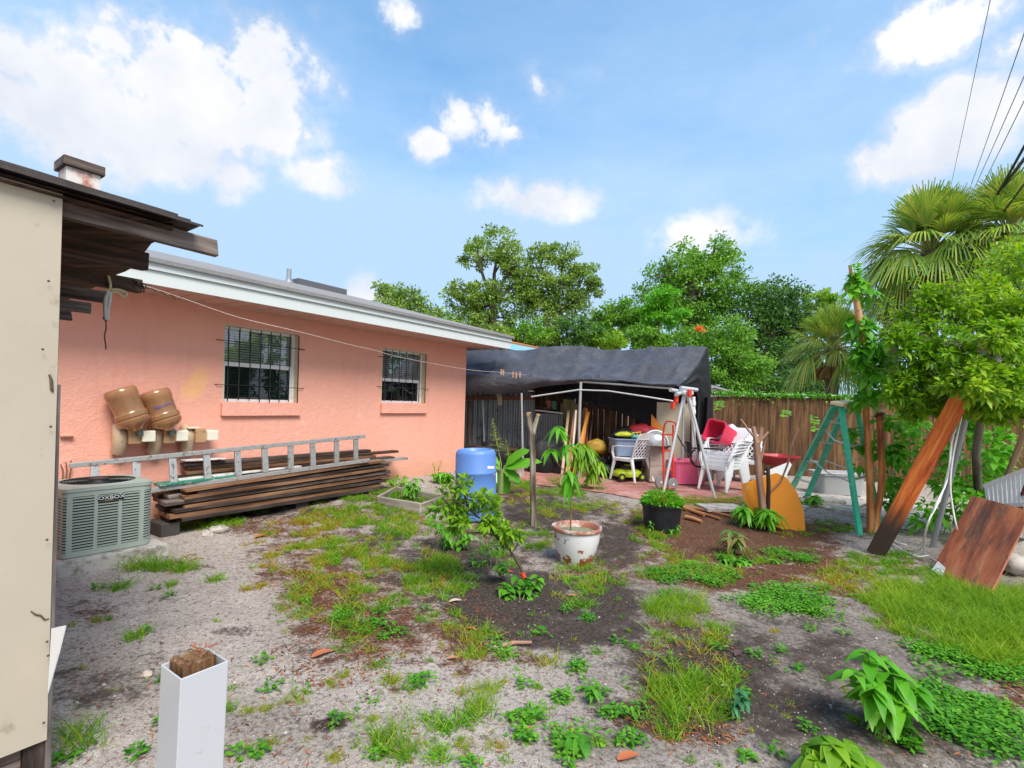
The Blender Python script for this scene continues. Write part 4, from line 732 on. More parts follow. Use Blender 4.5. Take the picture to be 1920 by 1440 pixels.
for xt, xb in ((178, 176), (256, 255), (323, 326), (387, 390), (445, 447), (496, 498), (545, 545), (586, 587), (631, 631), (667, 667)):
    a, b = at_px(tl0, tl1, xt), at_px(bl0, bl1, xb); build(MB().beam(b+Z*.03, a-Z*.03, .03, .075, U), 'rung', LADM, lad, bevel=.004)
tag(build(MB().tube([PL(tof(onplane(112, 846, 6.85)), 6.85, 1.12), PL(tof(onplane(136, 846, 6.85)), 6.84, 1.12)], .02, 8), 'pipe_stub', STU, org=PL(tof(onplane(120, 846, 6.85)), 6.85, 1.12)), 'short pink painted pipe on the wall above the air conditioner', 'pipe')
for i, (x, y, n_) in enumerate([(118, 882, 3)]):
    mb = MB()
    for q in range(3): a = PW(x+q*5, 885, .03); mb.tube([a-Z*.15, a+Z*.02+U*.01*q, a+Z*(.08+.02*q)+U*.02*(q-1)], .006, 6)
    tag(build(mb, 'wiring', RUST, org=PW(x, 885, .03)), 'small tangle of wires rising behind the air conditioner', 'wires')
# planter frame
fp = [(708, 945), (742, 922), (832, 944), (790, 966)]; fg = [G(*p) for p in fp]
PG = wood('grey_planter', [(.16, .13, .11), (.36, .31, .27), (.5, .45, .4)])
pl = thing('planter_frame', 'square bottomless frame of grey boards on the grass by the plank pile', 'planter', (fg[0]+fg[2])/2)
for i in range(4):
    a, b = fg[i], fg[(i+1) % 4]; dd = (b-a).normalized()*.012; build(MB().beam(Vector((a.x, a.y, .13))+dd, Vector((b.x, b.y, .13))-dd, .035, .16, Z), 'side_board', PG, pl, bevel=.004)
# barrel
bz = gz(-.45, 6.8); bc_ = D(896, 840, 6.8); bar = thing('barrel', 'blue plastic drum standing at the house corner', 'barrel', (bc_.x, 6.8, bz)); BL = paint('blue_plastic', (.11, .24, .60), .42, .08, dirt=(.22, .30, .5), dirt_amt=.35, scale=5, coord='Object'); hB = .93; rB = .272
tilt = Matrix.Rotation(-.03, 3, 'Y')
pr = [(.0, 0), (rB-.02, 0), (rB, .02), (rB, .28), (rB+.008, .292), (rB+.008, .305), (rB, .318), (rB, .60), (rB+.008, .612), (rB+.008, .625), (rB, .638), (rB-.004, .86), (rB-.015, .895), (rB-.04, .915), (rB-.06, .918), (rB-.075, .900), (rB-.09, .872), (.06, .865), (.0, .865)]
build(MB().lathe(pr, (bc_.x, 6.8, bz), tilt, 56), 'drum_body', BL, bar, 40)
for (x, y) in ((.10, .05), (-.11, -.02)): build(MB().lathe([(.0, 0), (.035, 0), (.035, .025), (0, .028)], Vector((bc_.x+x, 6.8+y, bz+.866)), seg=18), 'bung', paint('bung', (.3, .42, .62), .5), bar, 40)
def decal(px0, py0, px1, py1, m):
    mb = MB(); a = [];
    for i in range(7):
        for yy in (py0, py1):
            px = px0+(px1-px0)*i/6; rx, ry = ray(px, yy); x0, y0 = bc_.x-.02, 6.8; A = rx*rx+1; Bq = -2*(rx*x0+y0); Cq = x0*x0+y0*y0-(rB+.002)**2; dq = Bq*Bq-4*A*Cq
            Yq = (-Bq-math.sqrt(max(dq, 0)))/(2*A); a.append(Vector((rx*Yq, Yq, H-ry*Yq)))
    return mb.add(a, [(2*i, 2*i+1, 2*i+3, 2*i+2) for i in range(6)])
build(decal(914, 874, 927, 879, 0), 'sticker', paint('sticker_white', (.8, .8, .8), .5), bar); build(decal(926, 886, 932, 905, 0), 'side_label', paint('sticker_white', (.8, .8, .8), .5), bar)
# ================================================================= POTS
pb_ = G(1080, 1054); kz = .36; Yp = pb_.y; pc_ = Vector((pb_.x, Yp+.02, pb_.z-.02)); rP = 47.5*Yp/F
pot = thing('plant_pot', 'white glazed pot with chipped red rim holding a thin sapling', 'plant pot', pc_)
def potmat():
    m, nt, bs = newmat('chipped_glaze'); n = nz(nt, 9, 6, .65, coord='Object'); n2 = nz(nt, 4, 3, .5, coord='Object', off=(2,3,1)); tc = nt.nodes.new('ShaderNodeTexCoord'); sp = nt.nodes.new('ShaderNodeSeparateXYZ'); nt.links.new(tc.outputs['Object'], sp.inputs[0])
    low = mr(nt, sp.outputs[2], .20, .02, 0, .16); c = mixc(nt, n2, (.66, .66, .68), (.76, .76, .77)); v = mathn(nt, 'ADD', n, low); c = mixc(nt, mr(nt, v, .61, .63), c, (.30, .085, .03)); c = mixc(nt, mr(nt, nz(nt, 18, 3, coord='Object', off=(8,1,1)), .66, .68), c, (.30, .02, .03))
    nt.links.new(c, bs.inputs['Base Color']); bs.inputs['Roughness'].default_value = .3; bump(nt, bs, mr(nt, v, .61, .63), -.5, .004); return m
hP = .375; build(MB().lathe([(0, .0), (rP*.58, 0), (rP*.66, .05), (rP*.80, .15), (rP*.90, .25), (rP*.93, hP-.03)], pc_, seg=56, cap=False), 'pot_body', potmat(), pot, 60)
build(MB().lathe([(rP*.92, hP-.035), (rP*.985, hP-.025), (rP*1.0, hP-.008), (rP*.985, hP+.008), (rP*.93, hP+.012), (rP*.88, hP), (rP*.86, hP-.06)], pc_, seg=56, cap=False), 'pot_rim', paint('rim_glaze', (.70, .66, .62), .35, .1, dirt=(.36, .10, .045), dirt_amt=1.35, scale=3, dscale=5, coord='Object'), pot, 60)
build(MB().lathe([(rP*.87, hP-.055), (rP*.5, hP-.045), (0, hP-.04)], pc_, seg=40), 'potting_soil', paint('pale_grit', (.26, .24, .18), .95, .3, dirt=(.10, .2, .05), dirt_amt=1, scale=14, bmp=1, coord='Object'), pot)
bb = G(1240, 1001); pbk = thing('plant_pot', 'large black nursery pot overflowing with bright green weeds', 'plant pot', bb); Yb = bb.y+.2; rb_ = 38*Yb/F; bbc = Vector((D(1241, 950, Yb).x, Yb, gz(bb.x, Yb)-.01)); hb = D(1241, 943, Yb).z-bbc.z
BP = paint('black_plastic', (.012, .014, .02), .42, .25, dirt=(.06, .055, .05), dirt_amt=.5, scale=5, coord='Object')
build(MB().lathe([(0, 0), (rb_*.80, 0), (rb_*.86, .1), (rb_*.95, hb-.03), (rb_*.96, hb-.01)], bbc, seg=48, cap=False), 'pot_body', BP, pbk, 50); build(MB().lathe([(rb_*.95, hb-.03), (rb_*1.0, hb-.03), (rb_*1.01, hb), (rb_*.95, hb+.004), (rb_*.92, hb-.05)], bbc, seg=48, cap=False), 'pot_rim', BP, pbk, 50)
build(MB().lathe([(rb_*.93, hb-.06), (0, hb-.03)], bbc, seg=30), 'potting_soil', paint('dark_soil', (.05, .035, .028), .95, .3, scale=14, bmp=1, coord='Object'), pbk)
# small pale pot by the trunk, dim
sp_ = G(972, 893); o = thing('plant_pot', 'small whitish pot in the shade beside the forked trunk', 'plant pot', sp_); build(MB().lathe([(0, 0), (.075, 0), (.10, .17), (.108, .175), (.10, .18), (.085, .14)], sp_, seg=24), 'pot_body', paint('white_pot', (.55, .53, .5), .6), o, 50)
# ================================================================= FORKED TRUNK, POST
BARK = wood('lichen_bark', [(.025, .018, .012), (.11, .08, .055), (.29, .25, .19), (.46, .43, .35)], grain=26, bmp=1.0)
ftb = G(1000, 985); Yt = ftb.y; tr = thing('tree_stump', 'slim pollarded forked tree trunk in the middle of the yard', 'cut tree', ftb)
T = lambda x, y, dy=0: D(x, y, Yt+dy)
pts = [T(1001, 992), T(1000, 950), T(999, 900), T(999, 860), T(998, 825), T(998, 812)]; build(MB().tube(pts, [.050, .041, .039, .039, .041, .041], 14), 'trunk', BARK, tr, 60)
build(MB().tube([T(999, 815), T(994, 797), T(991, 775)], [.044, .036, .034], 12), 'branch', BARK, tr, 60); build(MB().tube([T(998, 815), T(1003, 797), T(1009, 779)], [.038, .030, .024], 12), 'branch', BARK, tr, 60)
build(MB().tube([T(1008, 782), T(1010, 776)], [.0245, .0235], 12), 'cut_face', paint('cut_wood', (.45, .30, .16), .8), tr); build(MB().tube([T(991.3, 779), T(990.8, 773)], [.0345, .0335], 12), 'cut_face', paint('cut_wood', (.45, .30, .16), .8), tr)
# vinyl post
kk_ = .78; Fc_ = Vector((-1.1299*kk_, .0018639*950*kk_, H-kk_)); w_ = .127; a1 = R(55); ex, ey = Vector((math.cos(a1), math.sin(a1), 0)), Vector((-math.sin(a1), math.cos(a1), 0)); pcn = Fc_+(ex+ey)*w_/2
post = thing('fence_post', 'white vinyl post sleeve in the foreground with a rotten timber core', 'post', (pcn.x, pcn.y, 0))
mb = MB(); th = .0045; lean = Vector((-.02, 0, 0)); b = 0
ring = lambda w, z: [pcn+(ex*i+ey*j)*w/2+lean*(Fc_.z-z)+Z*(z-pcn.z) for i, j in ((-1,-1),(1,-1),(1,1),(-1,1))]
o0, o1, i1, i0 = ring(w_, -.15), ring(w_, Fc_.z), ring(w_-2*th, Fc_.z), ring(w_-2*th, .3); mb.add(o0+o1+i1+i0, [(k, (k+1) % 4, 4+(k+1) % 4, 4+k) for k in range(4)]+[(4+k, 4+(k+1) % 4, 8+(k+1) % 4, 8+k) for k in range(4)]+[(8+k, 8+(k+1) % 4, 12+(k+1) % 4, 12+k) for k in range(4)])
build(mb, 'vinyl_sleeve', paint('white_vinyl', (.46, .475, .505), .4, .04, dirt=(.30, .26, .21), dirt_amt=.5, scale=3.4, coord='Object'), post, bevel=.0035)
core = MB(); cw_ = .089; cc = pcn+ey*.012+ex*.0; N_ = 14
def ctop(i, j): x = (i/N_-.5)*cw_; y = (j/N_-.5)*cw_*.98; e = 1-.012/.09*0; z = Fc_.z+.012+.010*noise.noise((i*.35, j*.35, 5))+.006*noise.noise((i*1.1, j*1.1, 8))-.012*max(0, abs(i/N_-.5)*2-.8); return cc+ex*x+ey*y+Z*(z-cc.z)
core.grid(lambda u, v: ctop(u*N_, v*N_), N_, N_)
def cside(k):
    def f(u, v):
        i, j = [(u*N_, 0), (N_, u*N_), (N_-u*N_, N_), (0, N_-u*N_)][k]; p = ctop(i, j); n_ = [(-ey), ex, ey, -ex][k]; return Vector((p.x, p.y, p.z-(1-v)*.5))+n_*(.0018*noise.noise((u*30+k*7, v*2, 1)))*(0 if v > .99 else 1)
    return f
for k in range(4): core.grid(cside(k), 28, 4)
core.t = [(p[2]*1.0, p[0], p[1]) for p in core.v]
o = build(core, 'timber_core', wood('rotten_timber', [(.025, .012, .006), (.09, .042, .018), (.17, .085, .04), (.27, .17, .09)], grain=60, bmp=1), post, 40)
mb = MB()
for k in range(5): p = cc+ex*random.uniform(.02, .05)+ey*random.uniform(.01, .05)+Z*(Fc_.z+.016-cc.z); mb.beam(p, p+Vector((random.uniform(-.02, .02), random.uniform(-.01, .02), random.uniform(.0, .012))), .005, .003, Z)
build(mb, 'wood_splinters', paint('red_splinter', (.30, .10, .04), .8), post)
# ================================================================= PLASTIC CHAIRS
WP = paint('white_resin', (.76, .77, .79), .4, .03, dirt=(.45, .43, .38), dirt_amt=.25, scale=5, coord='Object')
def make_chair():
    t = thing('plastic_chair', '', 'chair')
    L = lambda mb, n, sm=40, bv=.004: build(mb, n, WP, t, sm, local=True, bevel=bv)
    def seat(u, v): x = (u-.5)*.46*(1-.06*v); y = -.25+.46*v; return Vector((x, y, .415-.018*math.sin(u*math.pi)*math.sin(v*math.pi)-.02*(v < .02)))
    mb = MB().grid(seat, 12, 12); b = len(mb.v); mb.grid(lambda u, v: seat(u, v)-Z*.03, 12, 12)
    for y0 in (-.255,): mb.beam((-.23, y0, .385), (.23, y0, .385), .02, .06)
    for s in (-1, 1): mb.beam((s*.23, -.25, .39), (s*.215, .21, .39), .02, .05)
    L(mb, 'seat')
    bp = lambda x, k: Vector((x, .205+.17*k+.02*k*k-.03*(1-abs(x)/.24)*0, .42+.47*k))
    mb = MB(); up = Vector((0, -1, .3))
    for s in (-1, 1): mb.tube([bp(s*.215, 0), bp(s*.225, .4), bp(s*.235, .8), bp(s*.20, 1.0)], [.018, .018, .018, .02], 8)
    mb.grid(lambda u, v: bp((u-.5)*.44, .80+.24*v*(1-.25*(2*u-1)**4)), 12, 3); mb.grid(lambda u, v: bp((u-.5)*.44, .80+.24*v*(1-.25*(2*u-1)**4))+Vector((0, .012, 0)), 12, 3)
    mb.beam(bp(-.21, .04), bp(.21, .04), .012, .05, up); mb.beam(bp(-.21, .80), bp(.21, .80), .014, .03, up)
    def clipline(x0, k0, dx, dk):
        ts = []
        pts_ = []
        lo, hi = -9, 9
        for (p, d_, a, b_) in ((x0, dx, -.21, .21), (k0, dk, .06, .80)):
            t1, t2 = (a-p)/d_, (b_-p)/d_; lo = max(lo, min(t1, t2)); hi = min(hi, max(t1, t2))
        return (lo, hi)
    for sgn in (-1, 1):
        for i in range(-7, 8):
            x0 = i*.08; lo, hi = clipline(x0, .43, sgn*.30, .47/.47*.9)
            if hi-lo > .06: mb.beam(bp(x0+sgn*.30*lo, .43+.9*lo), bp(x0+sgn*.30*hi, .43+.9*hi), .013, .010, Vector((0, -1, .3)))
    L(mb, 'backrest', 40, 0)
    for s in (-1, 1):
        mb = MB(); mb.tube([(s*.205, -.22, .41), (s*.235, -.255, .2), (s*.255, -.285, 0)], [.038, .03, .022], 6); L(mb, 'leg')
        mb = MB(); mb.tube([(s*.20, .19, .43), (s*.225, .27, .2), (s*.245, .33, 0)], [.038, .03, .022], 6); L(mb, 'leg')
        mb = MB()
        P_ = [(s*.225, -.24, .40), (s*.262, -.245, .52), (s*.285, -.21, .625), (s*.29, -.10, .645), (s*.275, .08, .65), (s*.25, .22, .66), (s*.235, .28, .665)]
        for a, b in zip(P_[:-1], P_[1:]): mb.beam(a, Vector(b)+(Vector(b)-Vector(a)).normalized()*.008, .05, .016, Vector((0, 0, 1)) if a[2] > .6 else Vector((0, 1, .2)))
        L(mb, 'armrest', 40, .005)
    return t
def dup(r):
    c = r.copy(); COL.objects.link(c)
    for ch_ in [o for o in COL.objects if o.parent == r]: d = ch_.copy(); COL.objects.link(d); d.parent = c
    return c
ch0 = make_chair(); chairs_done = []
def put_chair(loc, face, label, group=None, tilt=0, roll_=0, sc=1.02):
    c = ch0 if not chairs_done else dup(ch0); chairs_done.append(c); c.location = loc; c.scale = (sc,)*3
    a = math.atan2(face[1], face[0])+math.pi/2; c.rotation_euler = (tilt, roll_, a); c['label'] = label; c['category'] = 'chair'
    if group: c['group'] = group
    elif 'group' in c: del c['group']
    return c
PZ = .18
def GP(px, py, z=PZ): return Lz(px, py, z)
put_chair(GP(1183, 900), (-.55, .84), 'white lattice back plastic chair standing alone in front of the green mower')
sc0 = GP(1352, 918); fdir = Vector((-.80, -.62))
labs = ['bottom white plastic chair of the stack under the pink bin', 'second white chair from the bottom of the stack', 'third white chair from the bottom of the stack', 'fourth white chair from the bottom of the stack', 'top white chair of the stack, with the pink bin on its seat']
for i in range(5): put_chair(sc0+Vector((-fdir.x*.035*i, -fdir.y*.035*i, .055*i)), fdir, labs[i], 'stacked white plastic chairs', tilt=-.035*i)
put_chair(GP(1398, 902), (-.5, -.86), 'white chair with lattice back standing just right of the chair stack')
# bins on the stack
def hollow(c, b, t, h, rz, m, name, label, cat, M=None, lip=.02, th=.01, lidded=None, root=None, extra=None):
    """open tapered tub with rolled lip"""
    c = Vector(c); M = M if M is not None else Matrix.Rotation(rz, 3, 'Z'); o = thing(name, label, cat, c); mb = MB()
    def ring(sx, sy, z, r=.18, n=5):
        out = []; rr = r*min(sx, sy)
        for q, (ix, iy) in enumerate(((1, 1), (-1, 1), (-1, -1), (1, -1))):
            for k in range(n): a = math.pi/2*(q+k/(n-1)); out.append(c+M@Vector((ix*(sx/2-rr)+rr*math.cos(a), iy*(sy/2-rr)+rr*math.sin(a), z)))
        return out
    rings = [ring(b[0], b[1], 0), ring(b[0]+(t[0]-b[0])*.5, b[1]+(t[1]-b[1])*.5, h*.5), ring(t[0], t[1], h-.03), ring(t[0]+lip*2, t[1]+lip*2, h-.028), ring(t[0]+lip*2.2, t[1]+lip*2.2, h-.005), ring(t[0]+lip, t[1]+lip, h), ring(t[0]-th, t[1]-th, h-.005), ring(b[0]-2*th, b[1]-2*th, th)]
    k = len(rings[0]); 
    for r_ in rings: mb.v += [tuple(p) for p in r_]; mb.t += [tuple(p) for p in r_]
    for i in range(len(rings)-1):
        for j in range(k): mb.f.append((i*k+j, i*k+(j+1) % k, (i+1)*k+(j+1) % k, (i+1)*k+j))
    mb.f += [tuple(range(k))[::-1], tuple(range((len(rings)-1)*k, len(rings)*k))]
    build(mb, 'tub', m, o, 40); return o
PINK = paint('hot_pink_plastic', (.88, .17, .33), .38, .05, coord='Object'); REDP = paint('crimson_plastic', (.72, .03, .09), .35, .05, coord='Object')
tb = GP(1287, 905); hollow(tb, (.56, .38), (.70, .48), .44, .1, PINK, 'tub', 'open hot pink plastic tub on the brick paving', 'tub', lip=.025)
st_top = sc0+Vector((.0, .05, .86)); Mt = Matrix.Rotation(.5, 3, 'Z')@Matrix.Rotation(1.9, 3, 'Y')
hollow(D(1392, 808, 9.35)+Vector((-.28, -.05, -.12)), (.30, .30), (.38, .38), .42, 0, REDP, 'bin', 'pinkish red bin lying on its side on the stacked chairs', 'bin', M=Matrix.Rotation(-1.25, 3, 'Y')@Matrix.Rotation(.5, 3, 'X'))
def clearmat():
    m, nt, bs = newmat('cloudy_clear_plastic'); bs.inputs['Base Color'].default_value = (.72, .72, .78, 1); bs.inputs['Roughness'].default_value = .35; bs.inputs['Alpha'].default_value = .8; return m
hollow(D(1377, 806, 9.5), (.30, .24), (.36, .30), .36, 0, clearmat(), 'bin', 'cloudy clear plastic bin tipped over behind the pink bin', 'bin', M=Matrix.Rotation(.65, 3, 'Y')@Matrix.Rotation(2.8, 3, 'X'))
hollow(GP(1569, 925, .16), (.66, .38), (.74, .46), .36, -.12, paint('grey_tote_plastic', (.36, .37, .38), .5, .06, dirt=(.2, .18, .15), dirt_amt=.4, coord='Object'), 'tote', 'grey storage tote behind the green stepladder by the fence', 'storage tote')
mb = MB(); q = GP(1569, 925, .16)+Z*.37; mb.beam(q-Vector((.40, -.04, 0)), q+Vector((.40, -.05, 0)), .5, .03, Z); tag(build(mb, 'lid', paint('grey_lid', (.42, .43, .44), .5, .08, dirt=(.3, .12, .05), dirt_amt=.7, coord='Object'), org=q, bevel=.01), 'grey lid with rusty litter lying on the storage tote', 'lid')
hollow(GP(1168, 880), (.46, .36), (.54, .42), .30, .2, paint('red_crate', (.6, .03, .04), .5, .1), 'crate', 'red plastic crate behind the lone white chair', 'crate')
tt = D(1172, 848, 10.1); hollow(Vector((tt.x, tt.y, .62)), (.48, .38), (.58, .46), .34, .1, paint('blue_grey_tote', (.20, .26, .38), .5, .07, coord='Object'), 'tote', 'blue grey storage tote stacked behind the lone white chair', 'storage tote')
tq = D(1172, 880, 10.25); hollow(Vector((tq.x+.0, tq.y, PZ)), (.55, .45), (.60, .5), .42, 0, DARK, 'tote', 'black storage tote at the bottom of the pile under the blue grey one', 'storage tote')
# junk pile with yellow, green, teal things and a red bag
def bag(c, rx, ry, rz_, m, name, label, cat, seed=0, amp=.25):
    c = Vector(c); mb = MB(); nu, nv = 22, 12
    def f(u, v): a = 2*math.pi*u; b = math.pi*(v-.5); d = Vector((math.cos(a)*math.cos(b), math.sin(a)*math.cos(b), math.sin(b))); k = 1+amp*noise.noise(d*1.7+Vector((seed, 0, 0))); return c+Vector((d.x*rx*k, d.y*ry*k, max(-.75, d.z)*rz_*k))
    return tag(build(mb.grid(f, nu, nv), name, m, smooth=60, org=c-Z*rz_), label, cat)
bag(D(1205, 808, 10.2), .30, .22, .14, paint('maroon_bag', (.40, .02, .035), .6, .3), 'bag', 'dark red bag on top of the heap under the canopy', 'bag', 1)
bag(D(1185, 815, 10.25), .42, .2, .16, paint('black_bag', (.012, .012, .014), .4, .3), 'bag', 'black plastic bag behind the red bag on the heap', 'bag', 4)
bag(D(1118, 838, 10.4), .20, .16, .16, paint('mustard_bag', (.42, .26, .03), .6, .3), 'bag', 'mustard yellow bag against the fence left of the blue grey tote', 'bag', 7)
bag(D(1193, 819, 9.95), .10, .09, .05, paint('teal_toy', (.10, .42, .36), .5, .1), 'toy', 'small teal plastic toy on the blue grey tote', 'toy', 9)
bag(D(1170, 815, 10.0), .17, .1, .06, paint('lime_bag', (.45, .50, .03), .5, .1), 'bag', 'lime yellow bag on the blue grey tote', 'bag', 11)
mb = MB()
for k in range(3): a = D(1187+k*7, 812, 9.9); mb.tube([a, a+Vector((.05, 0, -.09)), a+Vector((.16, 0, -.14))], .008, 6)
mb.tube([D(1185, 812, 9.9), D(1202, 810, 9.9)], .008, 6); tag(build(mb, 'wire_rack', paint('yellow_wire', (.75, .58, .04), .5), org=D(1190, 820, 9.9)), 'small yellow wire rack on top of the blue grey tote', 'rack')
# lone red bin + lawn mowers
def mower(c, rz, m, label, s=1.0, handle=None):
    c = Vector(c); t = thing('lawn_mower', label, 'lawn mower', c); M = Matrix.Rotation(rz, 3, 'Z'); P = lambda x, y, z: c+M@Vector((x*s, y*s, z*s))
    def hull(u, v):
        a = 2*math.pi*u; r = [1.0, 1.02, .98, .80, .45, .0][min(5, int(v*5.99))]; k = v*5; i = min(4, int(k)); pr_ = [(1.0, .09), (1.03, .15), (.95, .21), (.72, .255), (.4, .27), (0, .275)]; (r0, z0), (r1, z1) = pr_[i], pr_[i+1]; f = k-i; r = r0+(r1-r0)*f; z_ = z0+(z1-z0)*f
        cx = math.copysign(abs(math.cos(a))**.6, math.cos(a)); sy = math.copysign(abs(math.sin(a))**.6, math.sin(a)); return P(cx*.34*r, sy*.24*r, z_)
    build(MB().grid(hull, 40, 15), 'deck', m, t, 50)
    mb = MB(); mb.box(P(.02, 0, .30), .34*s, .26*s, .10*s, rz); build(mb, 'motor_cover', paint('mower_black', (.02, .02, .022), .45), t, bevel=.03*s)
    mb = MB(); mb.box(P(.05, 0, .355), .22*s, .14*s, .03*s, rz); build(mb, 'battery_hatch', m, t, bevel=.01)
    for (x, y) in ((-.27, -.25), (.27, -.25), (-.27, .25), (.27, .25)):
        Mw = M@Matrix.Rotation(math.pi/2, 3, 'X'); w = build(MB().lathe([(.0, -.02*s), (.085*s, -.022*s), (.092*s, -.012*s), (.092*s, .012*s), (.085*s, .022*s), (0, .02*s)], P(x, y, .092), Mw, 24), 'wheel', paint('tyre_black', (.02, .02, .02), .8), t, 40)
        build(MB().lathe([(0, -.027*s), (.045*s, -.024*s), (.045*s, .024*s), (0, .027*s)], P(x, y, .092), Mw, 16), 'wheel_hub', m, w, 40)
    if handle: build(MB().tube([P(*p) for p in handle], .013, 8), 'handle', paint('mower_black', (.02, .02, .022)), t, 50)
    return t
LIME = paint('lime_plastic', (.42, .55, .015), .4, .1, coord='Object')
mower(GP(1176, 899), .25, LIME, 'lime green and black push mower under the lone white chair', .78)
mower(GP(1128, 890), -.9, paint('charcoal_plastic', (.04, .045, .06), .4, .1), 'charcoal push mower with folded handle left of the lone white chair', .9, [(-.3, .2, .2), (-.55, .2, .75), (-.55, -.2, .75), (-.3, -.2, .2)])
# weathered cabinet side, grill, hand truck
cb = GP(1230, 902); o = thing('cabinet', 'weathered wooden cabinet side between the lone chair and the red hand truck', 'cabinet', cb)
mb = MB(); mb.box((cb.x, cb.y+.12, PZ+.33), .36, .42, .66, .12); build(mb, 'body', wood('stained_grey_pine', [(.10, .07, .06), (.28, .22, .20), (.40, .34, .30), (.46, .40, .36)], grain=9), o, bevel=.006); mb = MB(); mb.box((cb.x, cb.y+.12, PZ+.675), .42, .48, .03, .12); build(mb, 'top', WD, o, bevel=.004)
gp = D(1231, 814, 9.55); gr = thing('kettle', 'silver dome lid with a white hoop handle resting on the weathered cabinet', 'grill lid', (gp.x, gp.y+.1, PZ+.69))
build(MB().lathe([(.26, 0), (.265, .05), (.25, .14), (.20, .22), (.12, .27), (0, .285)], (gp.x, gp.y+.1, PZ+.69), seg=40), 'dome', paint('silver_dome', (.55, .57, .60), .3, .1, metal=.6, scale=8), gr, 50)
a = Vector((gp.x-.02, gp.y-.12, PZ+.72)); build(MB().tube([a+Vector((math.cos(t)*.24-.03, 0, math.sin(t)*.26)) for t in [math.pi*i/14 for i in range(15)]], .014, 8), 'hoop', WP, gr, 60)
RED = paint('red_enamel', (.75, .045, .02), .4, .08, dirt=(.3, .08, .03), dirt_amt=.4, coord='Object')
ht = GP(1250, 918); h = thing('hand_truck', 'red hand truck with grey wheels standing behind the metal stand', 'hand truck', ht); Yh = ht.y
T_ = lambda px, py, d=0: D(px, py, Yh+.1+d)
build(MB().tube([T_(1246, 915), T_(1244, 880), T_(1243, 815), T_(1246, 797)], .017, 8), 'frame_rail', RED, h, 60); build(MB().tube([T_(1262, 912), T_(1262, 880), T_(1262, 815), T_(1262, 797)], .017, 8), 'frame_rail', RED, h, 60)
build(MB().tube([T_(1246, 797), T_(1250, 790, -.04), T_(1258, 790, -.06), T_(1266, 793, -.06), T_(1268, 800, -.03), T_(1266, 812)], .014, 8), 'grip', RED, h, 60)
for yy in (815, 845, 880): build(MB().beam(T_(1244, yy), T_(1263, yy), .02, .03, Z), 'cross_bar', RED, h)
build(MB().beam(T_(1240, 913, -.06), T_(1262, 913, -.06), .22, .012, Z), 'toe_plate', RED, h, bevel=.003)
Mw = Matrix.Rotation(math.pi/2, 3, 'X')@Matrix.Rotation(.35, 3, 'Y')
for (x, y, d) in ((1261, 908, -.02), (1238, 904, .12)):
    w = build(MB().lathe([(.055, -.028), (.10, -.025), (.108, -.012), (.108, .012), (.10, .025), (.055, .028)], D(x, y, Yh+d), Mw, 28), 'wheel', paint('tyre_grey', (.22, .22, .22), .8), h, 40); build(MB().lathe([(0, -.034), (.02, -.034), (.022, -.02), (.075, -.02), (.075, .02), (.022, .02), (.02, .034), (0, .034)], D(x, y, Yh+d), Mw, 28), 'wheel_rim', paint('rim_grey', (.66, .66, .66), .5), w, 40)
# cream board, orange bits, dark bin, black cloth, pvc rack
cb_ = D(1259, 850, 10.3); o = build(MB().prism([(0, 0), (0, 1.52), (.66, 1.50), (.66, 0)], (Vector((D(1229, 850, 10.35).x, 10.35, PZ)), fu, Z), .03), 'panel', paint('cream_door', (.62, .55, .40), .6, .04, dirt=(.35, .28, .2), dirt_amt=.3, scale=2, coord='Object'), org=(cb_.x, 10.3, PZ), bevel=.004); tag(o, 'cream flush panel leaning upright at the back under the canopy', 'board')
ow = D(1228, 795, 10.2); tag(build(MB().prism([(0, 0), (0, .30), (.26, 0)], (ow-Z*.1-Vector((.08, 0, 0)), Vector((1, 0, 0)), Z), .02), 'offcut', paint('orange_ply', (.72, .25, .03), .6, .1), org=ow), 'small triangular orange offcut left of the cream panel', 'board')
hollow(GP(1313, 898), (.40, .40), (.52, .52), .74, .3, paint('charcoal_bin', (.055, .06, .075), .5, .15, coord='Object'), 'rubbish_bin', 'large charcoal wheeled rubbish bin behind the pink tub', 'rubbish bin', lip=.03)
bw = D(1312, 858, 9.2); build(MB().tube([bw+Vector((math.cos(t)*.17, 0, math.sin(t)*.17)) for t in [2*math.pi*i/24 for i in range(25)]], .016, 8), 'bin_hoop', DARK, None, 60, org=bw); tag(bpy.data.objects['bin_hoop'], 'black hoop hanging on the front of the charcoal bin', 'hoop')
tag(build(MB().tube([D(1265, 808, 9.25), D(1303, 873, 9.1)], .013, 8), 'broom_handle', paint('black_handle', (.02, .02, .025), .4), org=D(1303, 873, 9.1)), 'black pole slanting down into the pink tub', 'handle')
def cloth(u, v): p = D(1297+40*u, 745+ (110+15*math.sin(u*9))*v, 9.9+.15*math.sin(u*14+v*2)*.5); return p
tag(build(MB().grid(cloth, 26, 20), 'hanging_cloth', BLK, smooth=180, org=D(1315, 850, 9.9)), 'black cloth hanging down from the right corner of the canopy', 'cloth')
pv = thing('pipe_rack', 'white plastic pipe post with couplings behind the metal stand', 'pipe', GP(1300, 900)); mb = MB(); mb.tube([D(1300, 744, 9.6), D(1300, 790, 9.62), D(1302, 890, 9.65)], .035, 12); build(mb, 'post', WP, pv, 60)
for y in (752, 768): build(MB().tube([D(1300, y, 9.6), D(1300, y+8, 9.6)], .045, 12), 'coupling', WP, pv, 60)
mb = MB()
for k, (x0, y0, x1, y1) in enumerate(((1316, 815, 1318, 890), (1328, 818, 1332, 895), (1316, 830, 1330, 832), (1318, 862, 1334, 866))): mb.tube([D(x0, y0, 9.35), D(x1, y1, 9.3)], .03 if k < 2 else .022, 8)
